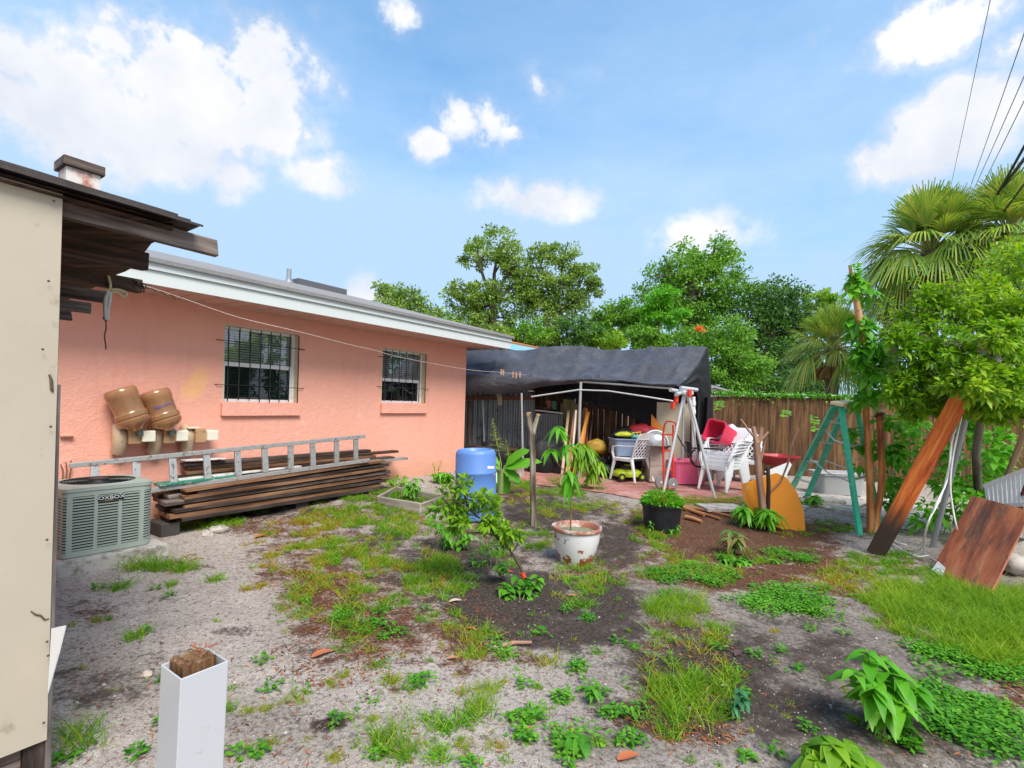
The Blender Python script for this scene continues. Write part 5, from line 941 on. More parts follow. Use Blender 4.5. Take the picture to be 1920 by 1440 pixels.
tag(build(mb, 'utility_rack', WP, org=GP(1322, 900)), 'white plastic frame between the charcoal bin and the chair stack', 'frame')
mb = MB(); mb.tube([D(1298, 840, 9.0), D(1325, 841, 8.95), D(1350, 842, 8.9), D(1362, 852, 8.9)], .014, 8); tag(build(mb, 'black_tube', DARK, org=D(1330, 841, 9)), 'black tube sticking out across the stacked chairs', 'tube')
rw = GP(1456, 885); hollow(D(1456, 872, 9.9), (.36, .4), (.62, .6), .20, .1, paint('barrow_red', (.36, .02, .025), .45, .1, coord='Object'), 'wheelbarrow_tray', 'dark red barrow tray beside the fence behind the orange board', 'barrow tray')
for k, (x, y) in enumerate(((1430, 0), (1478, 0))): pass
mb = MB(); mb.tube([D(1440, 900, 9.8), D(1446, 876, 9.85)], .02, 8); mb.tube([D(1474, 903, 9.8), D(1468, 876, 9.85)], .02, 8); mb.tube([D(1440, 899, 9.8), D(1474, 901, 9.8)], .02, 8); tag(build(mb, 'trestle', WD, org=GP(1457, 900)), 'low wooden trestle holding the dark red barrow tray', 'trestle')
mb = MB(); a = D(1455, 885, 9.5); mb.prism([(-.22, 0), (.24, .20), (.28, .15), (.20, -.04), (.20, -.22)], (a, Vector((1, 0, 0)), Z), .02); tag(build(mb, 'white_sheet', WP, org=a), 'bent white sheet lying behind the orange board', 'sheet')
# leaning timbers under the canopy and shade clutter at left
lt = [((1078, 880), (1103, 772), 10.3, .07, (.62, .24, .04), 'bright orange timber leaning on the fence under the canopy'), ((1063, 800), (1066, 770), 10.5, .05, (.45, .30, .2), 'short pale timber beside the mossy plywood'), ((1080, 815), (1080, 790), 10.4, .05, (.4, .2, .08), None), ((1072, 830), (1080, 770), 10.6, .1, (.55, .25, .09), 'wide tan board leaning left of the white pipe'),
      ((1092, 870), (1100, 766), 10.5, .045, (.55, .20, .05), 'thin orange batten leaning right of the canopy pole'), ((1098, 868), (1098, 765), 10.7, .09, (.42, .15, .07), 'wide red brown board leaning on the fence'), ((1101, 860), (1113, 771), 10.5, .03, (.06, .03, .02), 'thin dark rod leaning on the fence'), ((1093, 862), (1106, 770), 10.5, .03, (.05, .025, .02), 'second thin dark rod beside the red brown board')]
for k, (b_, t__, Y_, w_2, cl, lb) in enumerate(lt):
    if lb is None: continue
    p0, p1 = D(*b_, Y_-.25), D(*t__, Y_+.2); dd = (p0-p1).normalized(); p0 = p1+dd*((p1.z-.18)/max(.1, -dd.z)) if dd.z < -.2 else p0; tag(build(MB().beam(p0, p1, w_2, .02, Vector((0, -1, .3))), 'timber', wood(f'timber_{k}', [tuple(c*.6 for c in cl), cl, tuple(min(1, c*1.25) for c in cl)]), org=p0), lb, 'timber')
tag(build(MB().tube([D(1071, 875, 10.2), D(1080, 769, 10.4)], .02, 8), 'white_pipe', WP, smooth=60, org=D(1071, 875, 10.2)), 'thin white pipe leaning among the orange timbers', 'pipe')
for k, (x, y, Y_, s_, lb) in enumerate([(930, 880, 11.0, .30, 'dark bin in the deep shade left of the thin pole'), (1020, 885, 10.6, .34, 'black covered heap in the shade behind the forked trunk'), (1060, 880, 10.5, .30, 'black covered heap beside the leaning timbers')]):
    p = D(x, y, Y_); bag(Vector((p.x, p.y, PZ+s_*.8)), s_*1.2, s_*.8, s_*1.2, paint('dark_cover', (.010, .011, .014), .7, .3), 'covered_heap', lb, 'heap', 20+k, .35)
mb = MB(); mb.beam(D(880, 835, 11.3), D(975, 842, 11.1), .5, .05, Z); tag(build(mb, 'workbench', WB, org=D(930, 860, 11.2)), 'dark bench top in the shade beside the house corner', 'bench')
mb = MB()
for (a_, b_) in (((972, 845), (968, 870)), ((985, 872), (1005, 770)), ((1015, 790), (1006, 872))): mb.tube([D(*a_, 10.5), D(*b_, 10.5)], .012, 6)
tag(build(mb, 'tool_handles', IRON, org=D(990, 880, 10.5)), 'thin dark tool handles leaning by the thin canopy pole', 'tools')
bag(D(1081, 842, 9.9), .07, .06, .05, paint('orange_toy', (.85, .10, .01), .4), 'orange_pot', 'small orange red pot on the dark heap near the saplings', 'pot', 31, .1)
# folding work stand
stn = thing('work_stand', 'tall folding metal work stand with red clamps on the brick paving', 'work stand', GP(1300, 930)); GM = paint('stand_grey', (.62, .64, .66), .35, .08, metal=.4, coord='Object')
Ys = 7.9; a = G(1341, 937); tp = D(1290, 738, 8.35)
for nm, p0, p1, r0 in (('leg', D(1283, 737, 8.45), GP(1243, 928), .024), ('leg', tp, a, .024)): build(MB().tube([p0, p1], r0, 10), nm, GM, stn, 60)
build(MB().tube([D(1287, 740, 8.5), D(1300, 800, 9.0), D(1312, 898, 9.3)], .016, 8), 'leg', GM, stn, 60)
for (p, q) in ((D(1257, 731, 8.3), D(1280, 735, 8.5)), (D(1276, 727, 8.35), D(1307, 731, 8.5)), (D(1268, 740, 8.2), D(1284, 733, 8.6))): build(MB().tube([p, q], .032, 12), 'roller', GM, stn, 50)
for (x, y) in ((1268, 748), (1293, 737), (1262, 760)): build(MB().box(D(x, y, 8.3), .05, .06, .12, .3), 'clamp', RED, stn, bevel=.008)
build(MB().box(D(1288, 737, 8.4), .20, .10, .06, .3), 'head', GM, stn, bevel=.01)
# ================================================================= STEPLADDER
GL = paint('green_fibreglass', (.03, .50, .31), .45, .08, dirt=(.62, .66, .60), dirt_amt=.55, scale=6, dscale=22, coord='Object')
sl0 = thing('stepladder', 'green fibreglass stepladder with paint splashes and a cream top', 'ladder', G(1570, 975))
TLn, TLf = D(1571, 756, 6.75), D(1590, 756, 7.15)
A1 = G(1612, 1003); B1 = G(1482, 922)    # rear leg near, rail near
B2 = G(1512, 934); A2 = G(1650, 985); near_top = D(1568, 760, 6.75); near_top2 = D(1574, 760, 6.72); far_top = D(1592, 758, 7.0); far_top2 = D(1606, 758, 7.0)
r1a, r1b = B1, D(1565, 762, 6.72); r2a, r2b = B2, D(1583, 768, 7.05)
build(MB().beam(r1a, r1b, .035, .105, Vector((1, .3, 0))), 'side_rail', GL, sl0, bevel=.006); build(MB().beam(r2a, r2b, .035, .10, Vector((1, .3, 0))), 'side_rail', GL, sl0, bevel=.006)
build(MB().beam(A1, D(1577, 762, 6.7), .04, .075, Vector((1, .3, 0))), 'rear_leg', GL, sl0, bevel=.006); build(MB().beam(A2, D(1606, 762, 7.1), .04, .065, Vector((1, .3, 0))), 'rear_leg', GL, sl0, bevel=.006)
build(MB().slab([D(1557, 752, 6.65), D(1582, 757, 6.55), D(1611, 752, 7.1), D(1590, 749, 7.25)], .045), 'top_cap', paint('cream_plastic', (.66, .52, .30), .5, .08, dirt=(.8, .8, .75), dirt_amt=.6, coord='Object'), sl0, bevel=.01)
for k in (.20, .44, .66, .87): build(MB().beam(r1a.lerp(r1b, k), r2a.lerp(r2b, k), .105, .03, Z), 'step', ALU, sl0, bevel=.004)
for k, q in ((.80, .70), (.48, .40)): build(MB().tube([r1a.lerp(r1b, k), A1.lerp(D(1577, 762, 6.7), q)*.5+r1a.lerp(r1b, k)*.5-Z*.06, A1.lerp(D(1577, 762, 6.7), q)], .009, 6), 'spreader', ALU, sl0); build(MB().tube([r2a.lerp(r2b, k), A2.lerp(D(1606, 762, 7.1), q)], .009, 6), 'spreader', ALU, sl0)
for q in (.2, .42, .68): build(MB().beam(A1.lerp(D(1577, 762, 6.7), q), A2.lerp(D(1606, 762, 7.1), q), .02, .025, Z), 'rear_brace', ALU, sl0)
# ================================================================= RIGHT SIDE
ORW = wood('orange_plank', [(.10, .03, .008), (.38, .10, .015), (.60, .19, .03), (.74, .28, .06)], grain=30, bmp=1)
def twotone():
    m, nt, bs = newmat('orange_plank_dark_foot'); g = nz(nt, 26, 6, .7, (.05, 1, 1)); c = ramp(nt, mr(nt, g, .3, .7), [(0, (.08, .010, .003)), (.25, (.38, .055, .006)), (.6, (.66, .13, .012)), (1, (.82, .27, .05))]); at = nt.nodes.new('ShaderNodeAttribute'); at.attribute_name = 'tc'; sp = nt.nodes.new('ShaderNodeSeparateXYZ'); nt.links.new(at.outputs['Vector'], sp.inputs[0])
    v = mathn(nt, 'ADD', sp.outputs[0], mathn(nt, 'MULTIPLY', g, .25)); c = mixc(nt, mr(nt, v, .95, .45), c, (.035, .018, .010)); nt.links.new(c, bs.inputs['Base Color']); bs.inputs['Roughness'].default_value = .65; bump(nt, bs, g, 1, .012); return m  # colour darkens along the lower end of the plank
b0 = G(1641, 1040); b1 = D(1858, 640, 5.25); tag(build(MB().beam(b0, b1, .175, .04, Vector((-.5, -1, .35)), 0, 0), 'leaning_plank', twotone(), org=b0, bevel=.006), 'wide orange brown plank with a dark foot leaning up into the bush', 'plank')
g0 = G(1748, 1026); g1 = D(1836, 690, 5.6); tag(build(MB().tube([g0, g1], .028, 12), 'steel_prop', paint('grey_steel_prop', (.34, .36, .38), .4, .1, metal=.4, dirt=(.2, .17, .15), dirt_amt=.4, coord='Object'), smooth=60, org=g0), 'slanting grey steel pole propping up the green bush', 'pole')
CB = paint('white_cable', (.70, .70, .68), .5, .06)
hp = thing('cable', 'white cable hanging in loops from the leaning orange plank', 'cable', G(1740, 1040))
for pts_ in ([D(1800, 776, 5.55), D(1786, 805, 5.5), D(1782, 860, 5.45), D(1765, 930, 5.4), D(1738, 985, 5.3), G(1733, 1042)+Z*.01, G(1745, 1048)+Z*.01, G(1758, 1055)+Z*.01], [D(1802, 774, 5.5), D(1784, 830, 5.42), D(1776, 900, 5.38), D(1748, 960, 5.3), G(1726, 1030), G(1722, 1018)], [D(1804, 776, 5.45), D(1788, 850, 5.4), D(1782, 905, 5.35), D(1786, 950, 5.32), D(1796, 1000, 5.3), G(1802, 1030)], [G(1668, 1018)+Z*.012, G(1690, 1033)+Z*.02, G(1718, 1045)+Z*.012, G(1740, 1043)+Z*.01], [G(1672, 1015)+Z*.012, G(1688, 1022)+Z*.02, G(1700, 1024)+Z*.012]):
    sm_ = [];
    for i in range(len(pts_)-1):
        p_ = [pts_[max(i-1, 0)], pts_[i], pts_[i+1], pts_[min(i+2, len(pts_)-1)]]
        for t in (0, .25, .5, .75): sm_.append(.5*((2*p_[1])+(-p_[0]+p_[2])*t+(2*p_[0]-5*p_[1]+4*p_[2]-p_[3])*t*t+(-p_[0]+3*p_[1]-3*p_[2]+p_[3])*t**3))
    sm_.append(pts_[-1]); build(MB().tube(sm_, .0085, 8), 'cable_strand', CB, hp, 60)
cc_ = D(1851, 662, 5.24); ax_ = (b1-b0).normalized(); mb = MB(); cx_ = ax_.cross(Vector((-.5, -1, .35))).normalized(); cy_ = ax_.cross(cx_)
for k in range(9): mb.tube([cc_+ax_*(.013*(k-4)+.006*math.sin(t*3+k))+cx_*math.cos(t)*.135+cy_*math.sin(t)*.075 for t in [2*math.pi*i/22 for i in range(23)]], .006, 5, cap=False)
tag(build(mb, 'cable_coil', paint('grey_rope', (.45, .44, .42), .7, .2), smooth=60, org=cc_), 'grey rope coil wound round the top of the leaning plank', 'rope')
def plymat():
    m, nt, bs = newmat('red_stained_ply'); g = nz(nt, 3.2, 6, .6, (.35, 1.6, 1)); n = nz(nt, 2.4, 6, .7, (.7, 1.3, 1), off=(3, 1, 0)); c = ramp(nt, mr(nt, g, .3, .7), [(0, (.24, .055, .022)), (.5, (.44, .12, .045)), (1, (.58, .23, .11))]); c = mixc(nt, mr(nt, n, .46, .62, 0, .75), c, (.11, .055, .04)); c = mixc(nt, mathn(nt, 'MULTIPLY', mr(nt, nz(nt, 7, 6, .7, (.25, 1.4, 1), off=(8, 2, 0)), .5, .62), .6), c, (.07, .04, .035)); c = mixc(nt, mr(nt, nz(nt, 26, 5, .7, (.2, 1, 1)), .5, .7, 0, .5), c, (.46, .24, .13)); nt.links.new(c, bs.inputs['Base Color']); bs.inputs['Roughness'].default_value = .6; bump(nt, bs, g, .4, .01); return m
q0, q1, q2, q3 = G(1745, 1074, .02), Vector((0, 0, 0)), None, G(1850, 1129, .01); q1 = D(1823, 929, q0.y+.35); q2 = q3+(q1-q0)
pp = tag(build(MB().slab([q0, q3, q2, q1], .014), 'plywood_sheet', plymat(), org=(q0+q3)/2), 'red stained plywood sheet leaning against wooden props at right', 'board')
ptn = thing('paper_scrap', 'white paper scrap stuck on the lower corner of the red plywood', 'paper', q0)
nn_ = (q3-q0).cross(q1-q0).normalized(); nn_ = nn_ if nn_.dot(Vector((0, 0, H))-q0) > 0 else -nn_; e1_, e2_ = (q3-q0).normalized(), (q1-q0).normalized()
build(MB().prism([(.01, .01), (.19, .0), (.17, .11), (.03, .14)], (q0+nn_*.004, e1_, e2_), .001), 'scrap', paint('paper', (.8, .8, .8), .7), ptn)
for (p, q, r_, lb, mm) in ((G(1838, 1010), D(1925, 800, 4.9), .03, 'pale round wooden prop behind the red plywood', wood('pale_pole', [(.12, .07, .04), (.30, .20, .12), (.42, .32, .22)])), (G(1880, 1025), D(1935, 890, 4.8), .035, 'dark red wooden prop at the right edge behind the plywood', wood('dark_red_pole', [(.06, .015, .01), (.18, .05, .03), (.26, .09, .06)])), (G(1842, 960), D(1822, 745, 6.6), .035, 'dark gnarled stem standing behind the grey steel pole', BARK), (G(1790, 960), D(1812, 735, 6.8), .02, 'thin grey rod standing behind the leaning plank', PIPE)):
    tag(build(MB().tube([p, p.lerp(q, .5)+Vector((.015, 0, 0)), q], [r_, r_*.95, r_*.85], 12), 'prop', mm, smooth=60, org=p), lb, 'prop')
lc = D(1890, 925, 5.3); lo = thing('lounge_chair', 'white plastic slatted lounge chair tipped up behind the red plywood', 'lounge chair', G(1885, 990))
M_ = [D(1845, 912, 5.6), D(1850, 950, 5.5), D(1925, 945, 5.0), D(1925, 880, 5.2)]
for k in range(9):
    t0, t1 = k/9, (k+.72)/9; a = M_[0].lerp(M_[3], t0); b = M_[0].lerp(M_[3], t1); c_ = M_[1].lerp(M_[2], t1); d_ = M_[1].lerp(M_[2], t0); build(MB().slab([d_, c_, b, a], .012), 'slat', WP, lo, bevel=.003)
for a, b in ((M_[0], M_[3]), (M_[1], M_[2])): build(MB().beam(a, b, .03, .04), 'side_frame', WP, lo, bevel=.005)
build(MB().beam(M_[1], G(1850, 1000), .04, .05), 'leg', WP, lo); build(MB().beam(M_[2], G(1920, 1010), .04, .05), 'leg', WP, lo)
def rock(c, r, label, m=conc, seed=0):
    c = Vector(c)
    def f(u, v): a = 2*math.pi*u; b = math.pi*(v-.5); d = Vector((math.cos(a)*math.cos(b), math.sin(a)*math.cos(b), math.sin(b))); k = 1+.5*noise.noise(d*1.3+Vector((seed, 1, 2)))+.15*noise.noise(d*4+Vector((seed, 0, 0))); return c+Vector((d.x*r*k, d.y*r*k, d.z*r*.7*k))
    return tag(build(MB().grid(f, 24, 14), 'rock', m, smooth=60, org=c), label, 'rock')
rock(G(1908, 1080)+Vector((.15, .1, .05)), .22, 'grey broken concrete lump behind the red plywood', seed=3); rock(G(275, 1268, .01), .025, 'small pale stone on the sand left of the white post', paint('stone', (.5, .42, .35), .9, .2), 5); rock(G(410, 998, .02), .09, 'small grey rock on the sand in front of the plank pile', seed=9); rock(G(390, 1003, .01), .06, 'smaller grey rock left of the grey rock by the plank pile', seed=12)
# concrete pavers
for k, (x, y, sx, sy, rz, lb) in enumerate([(1352, 955, .62, .40, .1, 'square grey concrete paver beside the metal stand foot'), (1545, 940, .45, .42, .1, 'pale concrete paver beneath the stepladder steps'), (1598, 962, .4, .4, .3, 'grey concrete paver between the stepladder legs')]):
    p = G(x, y, .025); tag(build(MB().box(p, sx, sy, .05, rz), 'paver', conc, org=p, bevel=.006), lb, 'paver')
# orange board with a cut shrub before it
OB = paint('orange_board_paint', (.82, .28, .012), .55, .07, dirt=(.25, .12, .04), dirt_amt=.25, scale=4, coord='Object'); Yo = 6.9
ob = [(1390, 908), (1418, 896), (1450, 885), (1466, 893), (1482, 920), (1491, 955), (1491, 985), (1488, 998), (1470, 992), (1440, 982), (1405, 965), (1392, 935)]
po = [D(x, y, Yo) for x, y in ob]; o0_ = po[0]; tag(build(MB().prism([((p-o0_).x, (p-o0_).z) for p in po], (o0_, Vector((1, -.22, 0)), Vector((0, .12, 1)).normalized()), .02), 'orange_board', OB, org=D(1440, 995, Yo), bevel=.003), 'bright orange curved plywood board behind the cut shrub', 'board')
hl = D(1402, 915, Yo-.03); tag(build(MB().lathe([(.018, 0), (.032, 0), (.032, .012), (.018, .012)], hl, M=Matrix.Rotation(math.pi/2, 3, 'X'), seg=20), 'grommet', paint('pale_ring', (.6, .5, .3), .6), org=hl), 'round pale ring at the hole in the orange board', 'ring')
CUTB = wood('cut_branch_bark', [(.07, .035, .022), (.22, .12, .08), (.36, .21, .15), (.46, .30, .22)], grain=10, bmp=1)
sb = G(1430, 992); Yb2 = sb.y; ts = thing('tree_stump', 'pollarded shrub with cut brown branches in front of the orange board', 'cut shrub', sb); E = lambda x, y, d=0: D(x, y, Yb2+d)
build(MB().tube([E(1433, 986), E(1430, 950), E(1424, 900), E(1421, 860), E(1418, 830)], [.05, .045, .042, .045, .042], 12), 'trunk', CUTB, ts, 60)
for pts_, rr in (([E(1420, 835), E(1415, 815), E(1412, 800)], [.035, .03, .027]), ([E(1420, 835), E(1427, 815), E(1428, 801)], [.03, .026, .024]), ([E(1417, 822), E(1402, 805), E(1396, 796), E(1388, 786)], [.018, .014, .014, .012]), ([E(1426, 826), E(1436, 816), E(1441, 810)], [.018, .016, .015]), ([E(1424, 870), E(1432, 840), E(1437, 820)], [.02, .018, .014])):
    build(MB().tube(pts_, rr, 10), 'branch', CUTB, ts, 60)
build(MB().tube([E(1436, 985, .05), E(1440, 950), E(1441, 910), E(1440, 876)], [.03, .028, .026, .024], 10), 'stem', wood('black_bark', [(.015, .01, .008), (.05, .03, .022), (.11, .07, .05)]), ts, 60)
sb2 = thing('branch_stick', 'thin bent cut branch rising right of the pollarded shrub', 'branch', G(1440, 960)); build(MB().tube([E(1440, 925, .1), E(1463, 905, .1), E(1477, 870, .15), E(1484, 840, .15), E(1492, 818, .2), E(1501, 804, .2)], [.012, .012, .013, .016, .018, .017], 10), 'stick', CUTB, sb2, 60)
# sticks lying on the ground
for k, (x0, y0, x1, y1, r_, lb) in enumerate([(1278, 955, 1320, 970, .03, 'short thick orange stick nearest the black pot'), (1275, 950, 1398, 978, .022, 'long orange brown stick lying between the black pot and the orange board'), (1280, 935, 1340, 948, .018, 'dark stick at the edge of the brick paving'), (1290, 958, 1350, 976, .02, 'reddish stick lying behind the longest orange stick'), (1285, 973, 1315, 982, .028, 'stubby orange stick in front by the black pot')]):
    a, b = G(x0, y0, r_), G(x1, y1, r_); tag(build(MB().tube([a, a.lerp(b, .5)+Z*.008, b], [r_, r_*.95, r_*.85], 10), 'stick', wood('orange_stick', [(.16, .06, .025), (.36, .15, .06), (.52, .26, .12)]), smooth=60, org=a), lb, 'stick')
a, b = G(925, 1219, .014), G(997, 1209, .014); tag(build(MB().tube([a, a.lerp(b, .55)+Vector((0, .02, .006)), b], [.014, .013, .012], 8), 'stick', CUTB, smooth=60, org=a), 'single brown stick on dark soil in the middle foreground', 'stick')
for k, (x0, y0, x1, y1, lb) in enumerate([(338, 1048, 368, 1040, 'small orange twig on the sand near the air conditioner'), (352, 1053, 382, 1048, 'small black twig on the sand near the air conditioner'), (1880, 1290, 1918, 1310, 'dry brown twigs in the weeds at the right edge'), (1445, 1100, 1500, 1105, 'thin orange twig among the weeds right of the mulch'), (745, 905, 800, 915, 'white lath lying behind the planter frame')]):
    a, b = G(x0, y0, .008), G(x1, y1, .008); tag(build(MB().tube([a, a.lerp(b, .5)+Vector((0, .015, .01)), b], .006, 6), 'twig', wood('orange_stick', []) if k != 4 else WP, org=a), lb, 'twig')
# fallen leaves
LV = [(607, 1230, 45, (.42, .13, .05), 'curled rust red fallen leaf left of the centre grass'), (1180, 1425, 50, (.42, .12, .04), 'rust red fallen leaf at the bottom edge'), (855, 1130, 26, (.50, .42, .32), 'pale dry fallen leaf beside the leaning citrus'), (850, 1238, 24, (.45, .20, .10), 'tan fallen leaf in the centre grass'), (885, 1183, 22, (.50, .12, .04), 'orange fallen leaf on the centre grass'), (1075, 1120, 18, (.50, .14, .06), 'small orange fallen leaf near the white pot'), (990, 1372, 24, (.40, .08, .03), 'upright dark red leaf among the bottom weeds'), (1290, 1255, 36, (.10, .045, .04), 'dark folded dead leaf in the grass strip'), (1385, 1228, 30, (.09, .045, .05), 'dark purple dead leaf at the edge of the grass strip'), (490, 1008, 26, (.45, .15, .05), 'orange fallen leaf near the plank pile'), (310, 998, 16, (.40, .14, .05), 'brown fallen leaf at the foot of the air conditioner'), (1360, 1290, 18, (.5, .45, .35), 'pale curled fallen leaf right of the grass strip'), (955, 1075, 18, (.55, .05, .02), 'red fallen leaf at the citrus stem')]
for x, y, w_3, cl, lb in LV:
    p = G(x, y, .012); s_ = w_3*p.y/F; an = random.uniform(-.5, .8); v, f = leaves([p-Vector((math.cos(an), math.sin(an), 0))*s_/2], [(math.cos(an), math.sin(an), .25)], [(0, 0, 1)], s_, s_*.42, .22, 6, .35); tag(npmesh('fallen_leaf', v, f, paint('leaf_%d' % x, cl, .6, .2), smooth=True, org=p), lb, 'leaf')
# rope, wires and line on the rafters
rp = SH(ends[2][3]*0+st(PS(206, 540, -.8)), -.78, PS(206, 540, -.8).z); Tp = lambda x, y: PS(x, y, -.76)
rope = thing('rope', 'frayed cream rope knotted round a rafter tail and hanging down', 'rope', Tp(206, 600)); RM = paint('cream_rope', (.55, .44, .26), .8, .2, scale=30); RM2 = paint('pale_rope', (.55, .52, .48), .8, .2, scale=30)
def spl(pts_): 
    out = []
    for i in range(len(pts_)-1):
        p_ = [pts_[max(i-1, 0)], pts_[i], pts_[i+1], pts_[min(i+2, len(pts_)-1)]]
        for t in (0, .25, .5, .75): out.append(.5*((2*p_[1])+(-p_[0]+p_[2])*t+(2*p_[0]-5*p_[1]+4*p_[2]-p_[3])*t*t+(-p_[0]+3*p_[1]-3*p_[2]+p_[3])*t**3))
    return out+[pts_[-1]]
build(MB().tube(spl([Tp(203, 517), Tp(207, 535), Tp(203, 545), Tp(196, 542), Tp(205, 548), Tp(216, 547), Tp(232, 556), Tp(237, 549), Tp(222, 543), Tp(208, 543)]), .0075, 8), 'knot', RM, rope, 60)
build(MB().tube(spl([Tp(203, 545), Tp(198, 560), Tp(197, 580), Tp(199, 600)]), .010, 8), 'strand', RM2, rope, 60); build(MB().tube(spl([Tp(206, 548), Tp(205, 565), Tp(201, 585), Tp(202, 600)]), .010, 8), 'strand', RM2, rope, 60)
build(MB().tube(spl([Tp(194, 594), Tp(197, 600), Tp(202, 595), Tp(198, 602)]), .006, 8), 'strand', RUST, rope, 60)
tag(build(MB().tube(spl([Tp(198, 600), Tp(199, 615), Tp(196, 630), Tp(198, 645), Tp(199, 655)]), .0035, 6), 'hanging_wire', RUST, smooth=60, org=Tp(199, 655)), 'thin rusty wire dangling below the knotted rope', 'wire')
W0 = PS(262, 538, -.78); mb = MB()
for k in range(4):
    mb.tube(spl([W0+Vector((random.uniform(-.05, .02), random.uniform(-.04, .04), random.uniform(-.03, .04))) for _ in range(7)]), .003, 5)
tag(build(mb, 'wire_knot', IRON, smooth=60, org=W0), 'tangled dark wire wound round the third rafter tail', 'wire')
line = thing('washing_line', 'thin clothes line strung from the shed rafter past the house corner to the canopy', 'washing line', PS(264, 534, -.8)); ln0, ln1, ln2 = PS(264, 534, -.78), D(703, 657, 7.2), D(965, 703, 10.6)
LP_ = []
for i in range(25): t = i/24; a = ln0.lerp(D(985, 708, 9.4), t); a.z -= .05*math.sin(math.pi*t)*0; LP_.append(a)
# bend the line through the observed points
obs = [(264, 534), (300, 545), (350, 562), (450, 596), (560, 622), (650, 645), (703, 657), (760, 672), (877, 693), (935, 698), (985, 703)]
Ys_ = np.interp([o[0] for o in obs], [264, 350, 560, 703, 877, 985], [ln0.y, ln0.y+.55, 4.6, 6.2, 8.6, 10.2])
build(MB().tube(spl([D(x, y, float(Yq)) for (x, y), Yq in zip(obs, Ys_)]), .0035, 5), 'line', paint('pale_line', (.55, .42, .36), .7, .2), line, 60)
build(MB().tube(spl([D(266+i*9, 536+i*3.0+(1.6 if i % 2 else -1.6), ln0.y+.02+.055*i) for i in range(9)]), .0045, 5), 'twisted_end', RUST, line, 60)
for k, (x, y) in enumerate(((940, 697), (944, 698), (962, 702), (968, 703), (975, 702))):
    p = D(x, y, 9.9); o = build(MB().beam(p-Z*.06, p+Z*.05, .02, .03, Vector((1, 0, 0))), 'clothes_peg', paint('peg_brown', (.42, .24, .15), .7, .2), org=p, bevel=.002); tag(o, ['leftmost brown clothes peg on the line before the canopy', 'second brown clothes peg from the left on the line', 'middle brown clothes peg on the line before the canopy', 'fourth brown clothes peg from the left on the line', 'rightmost brown clothes peg on the line before the canopy'][k], 'clothes peg', 'pegs on the washing line')
# power lines
PL_ = [((1856, -10, 9), (1755, 470, 30), .006, 'thin', 'leftmost faint thin overhead wire'), ((1925, 35, 9), (1770, 480, 32), .008, 'a', 'thin overhead wire leaving at the upper right edge'), ((1925, 118, 9), (1765, 480, 34), .008, 'b', 'middle thin overhead wire above the palms'), ((1925, 165, 9), (1775, 470, 34), .008, 'c', 'lowest of the three thin overhead wires'), ((1925, 250, 8), (1770, 520, 22), .022, 'd', 'upper thick black cable crossing the palm'), ((1925, 275, 8), (1800, 430, 20), .03, 'e', 'thickest black cable bundle crossing the palm'), ((1925, 322, 8), (1795, 492, 22), .018, 'f', 'lower black cable crossing the right palm'), ((1925, 295, 9), (1600, 600, 40), .008, 'g', 'thin wire slanting down behind the palm to the left')]
for (a_, b_, r_, _n, lb) in PL_:
    a, b = D(*a_[:2], a_[2]), D(*b_[:2], b_[2]); a2 = a+(a-b)*.25; pts_ = [a2.lerp(b, i/14)-Z*.25*math.sin(math.pi*i/14) for i in range(15)]; tag(build(MB().tube(pts_, r_, 6), 'power_line', paint('black_cable', (.02, .02, .022), .6), smooth=60, org=b), lb, 'power line')
# ================================================================= VEGETATION
G1 = leafmat('leaf_mid', [(.045, .14, .014), (.10, .27, .024), (.18, .40, .036), (.30, .50, .06)])
G2 = leafmat('leaf_dark', [(.025, .08, .014), (.05, .145, .022), (.095, .23, .036), (.16, .32, .055)], .3)
G3 = leafmat('leaf_bright', [(.06, .20, .010), (.15, .34, .014), (.27, .47, .024), (.44, .56, .05)], .42, .42)
G4 = leafmat('leaf_olive', [(.08, .155, .026), (.15, .27, .042), (.25, .39, .065), (.38, .50, .10)])
G5 = leafmat('leaf_grass', [(.05, .18, .008), (.12, .31, .012), (.23, .43, .02), (.36, .48, .03)], .4, .6)
G6 = leafmat('leaf_yellow_grass', [(.10, .24, .012), (.19, .33, .016), (.34, .38, .025), (.46, .30, .03), (.44, .14, .04)], .35, .65)
G7 = leafmat('leaf_vivid', [(.06, .28, .012), (.11, .38, .02), (.17, .48, .03), (.28, .58, .05)], .42, .4)
GD = leafmat('leaf_weed', [(.03, .15, .010), (.07, .27, .014), (.13, .38, .02), (.22, .46, .04)], .35, .5)
PALMG = leafmat('palm_green', [(.08, .18, .035), (.18, .34, .055), (.34, .46, .08), (.60, .56, .13)], .3, .45)
PALMD = leafmat('palm_dead', [(.12, .06, .025), (.26, .14, .05), (.42, .25, .09), (.50, .34, .14)], .2, .7)
TB = wood('tree_bark', [(.03, .025, .02), (.09, .075, .06), (.17, .15, .12), (.25, .22, .19)], grain=6, bmp=1)
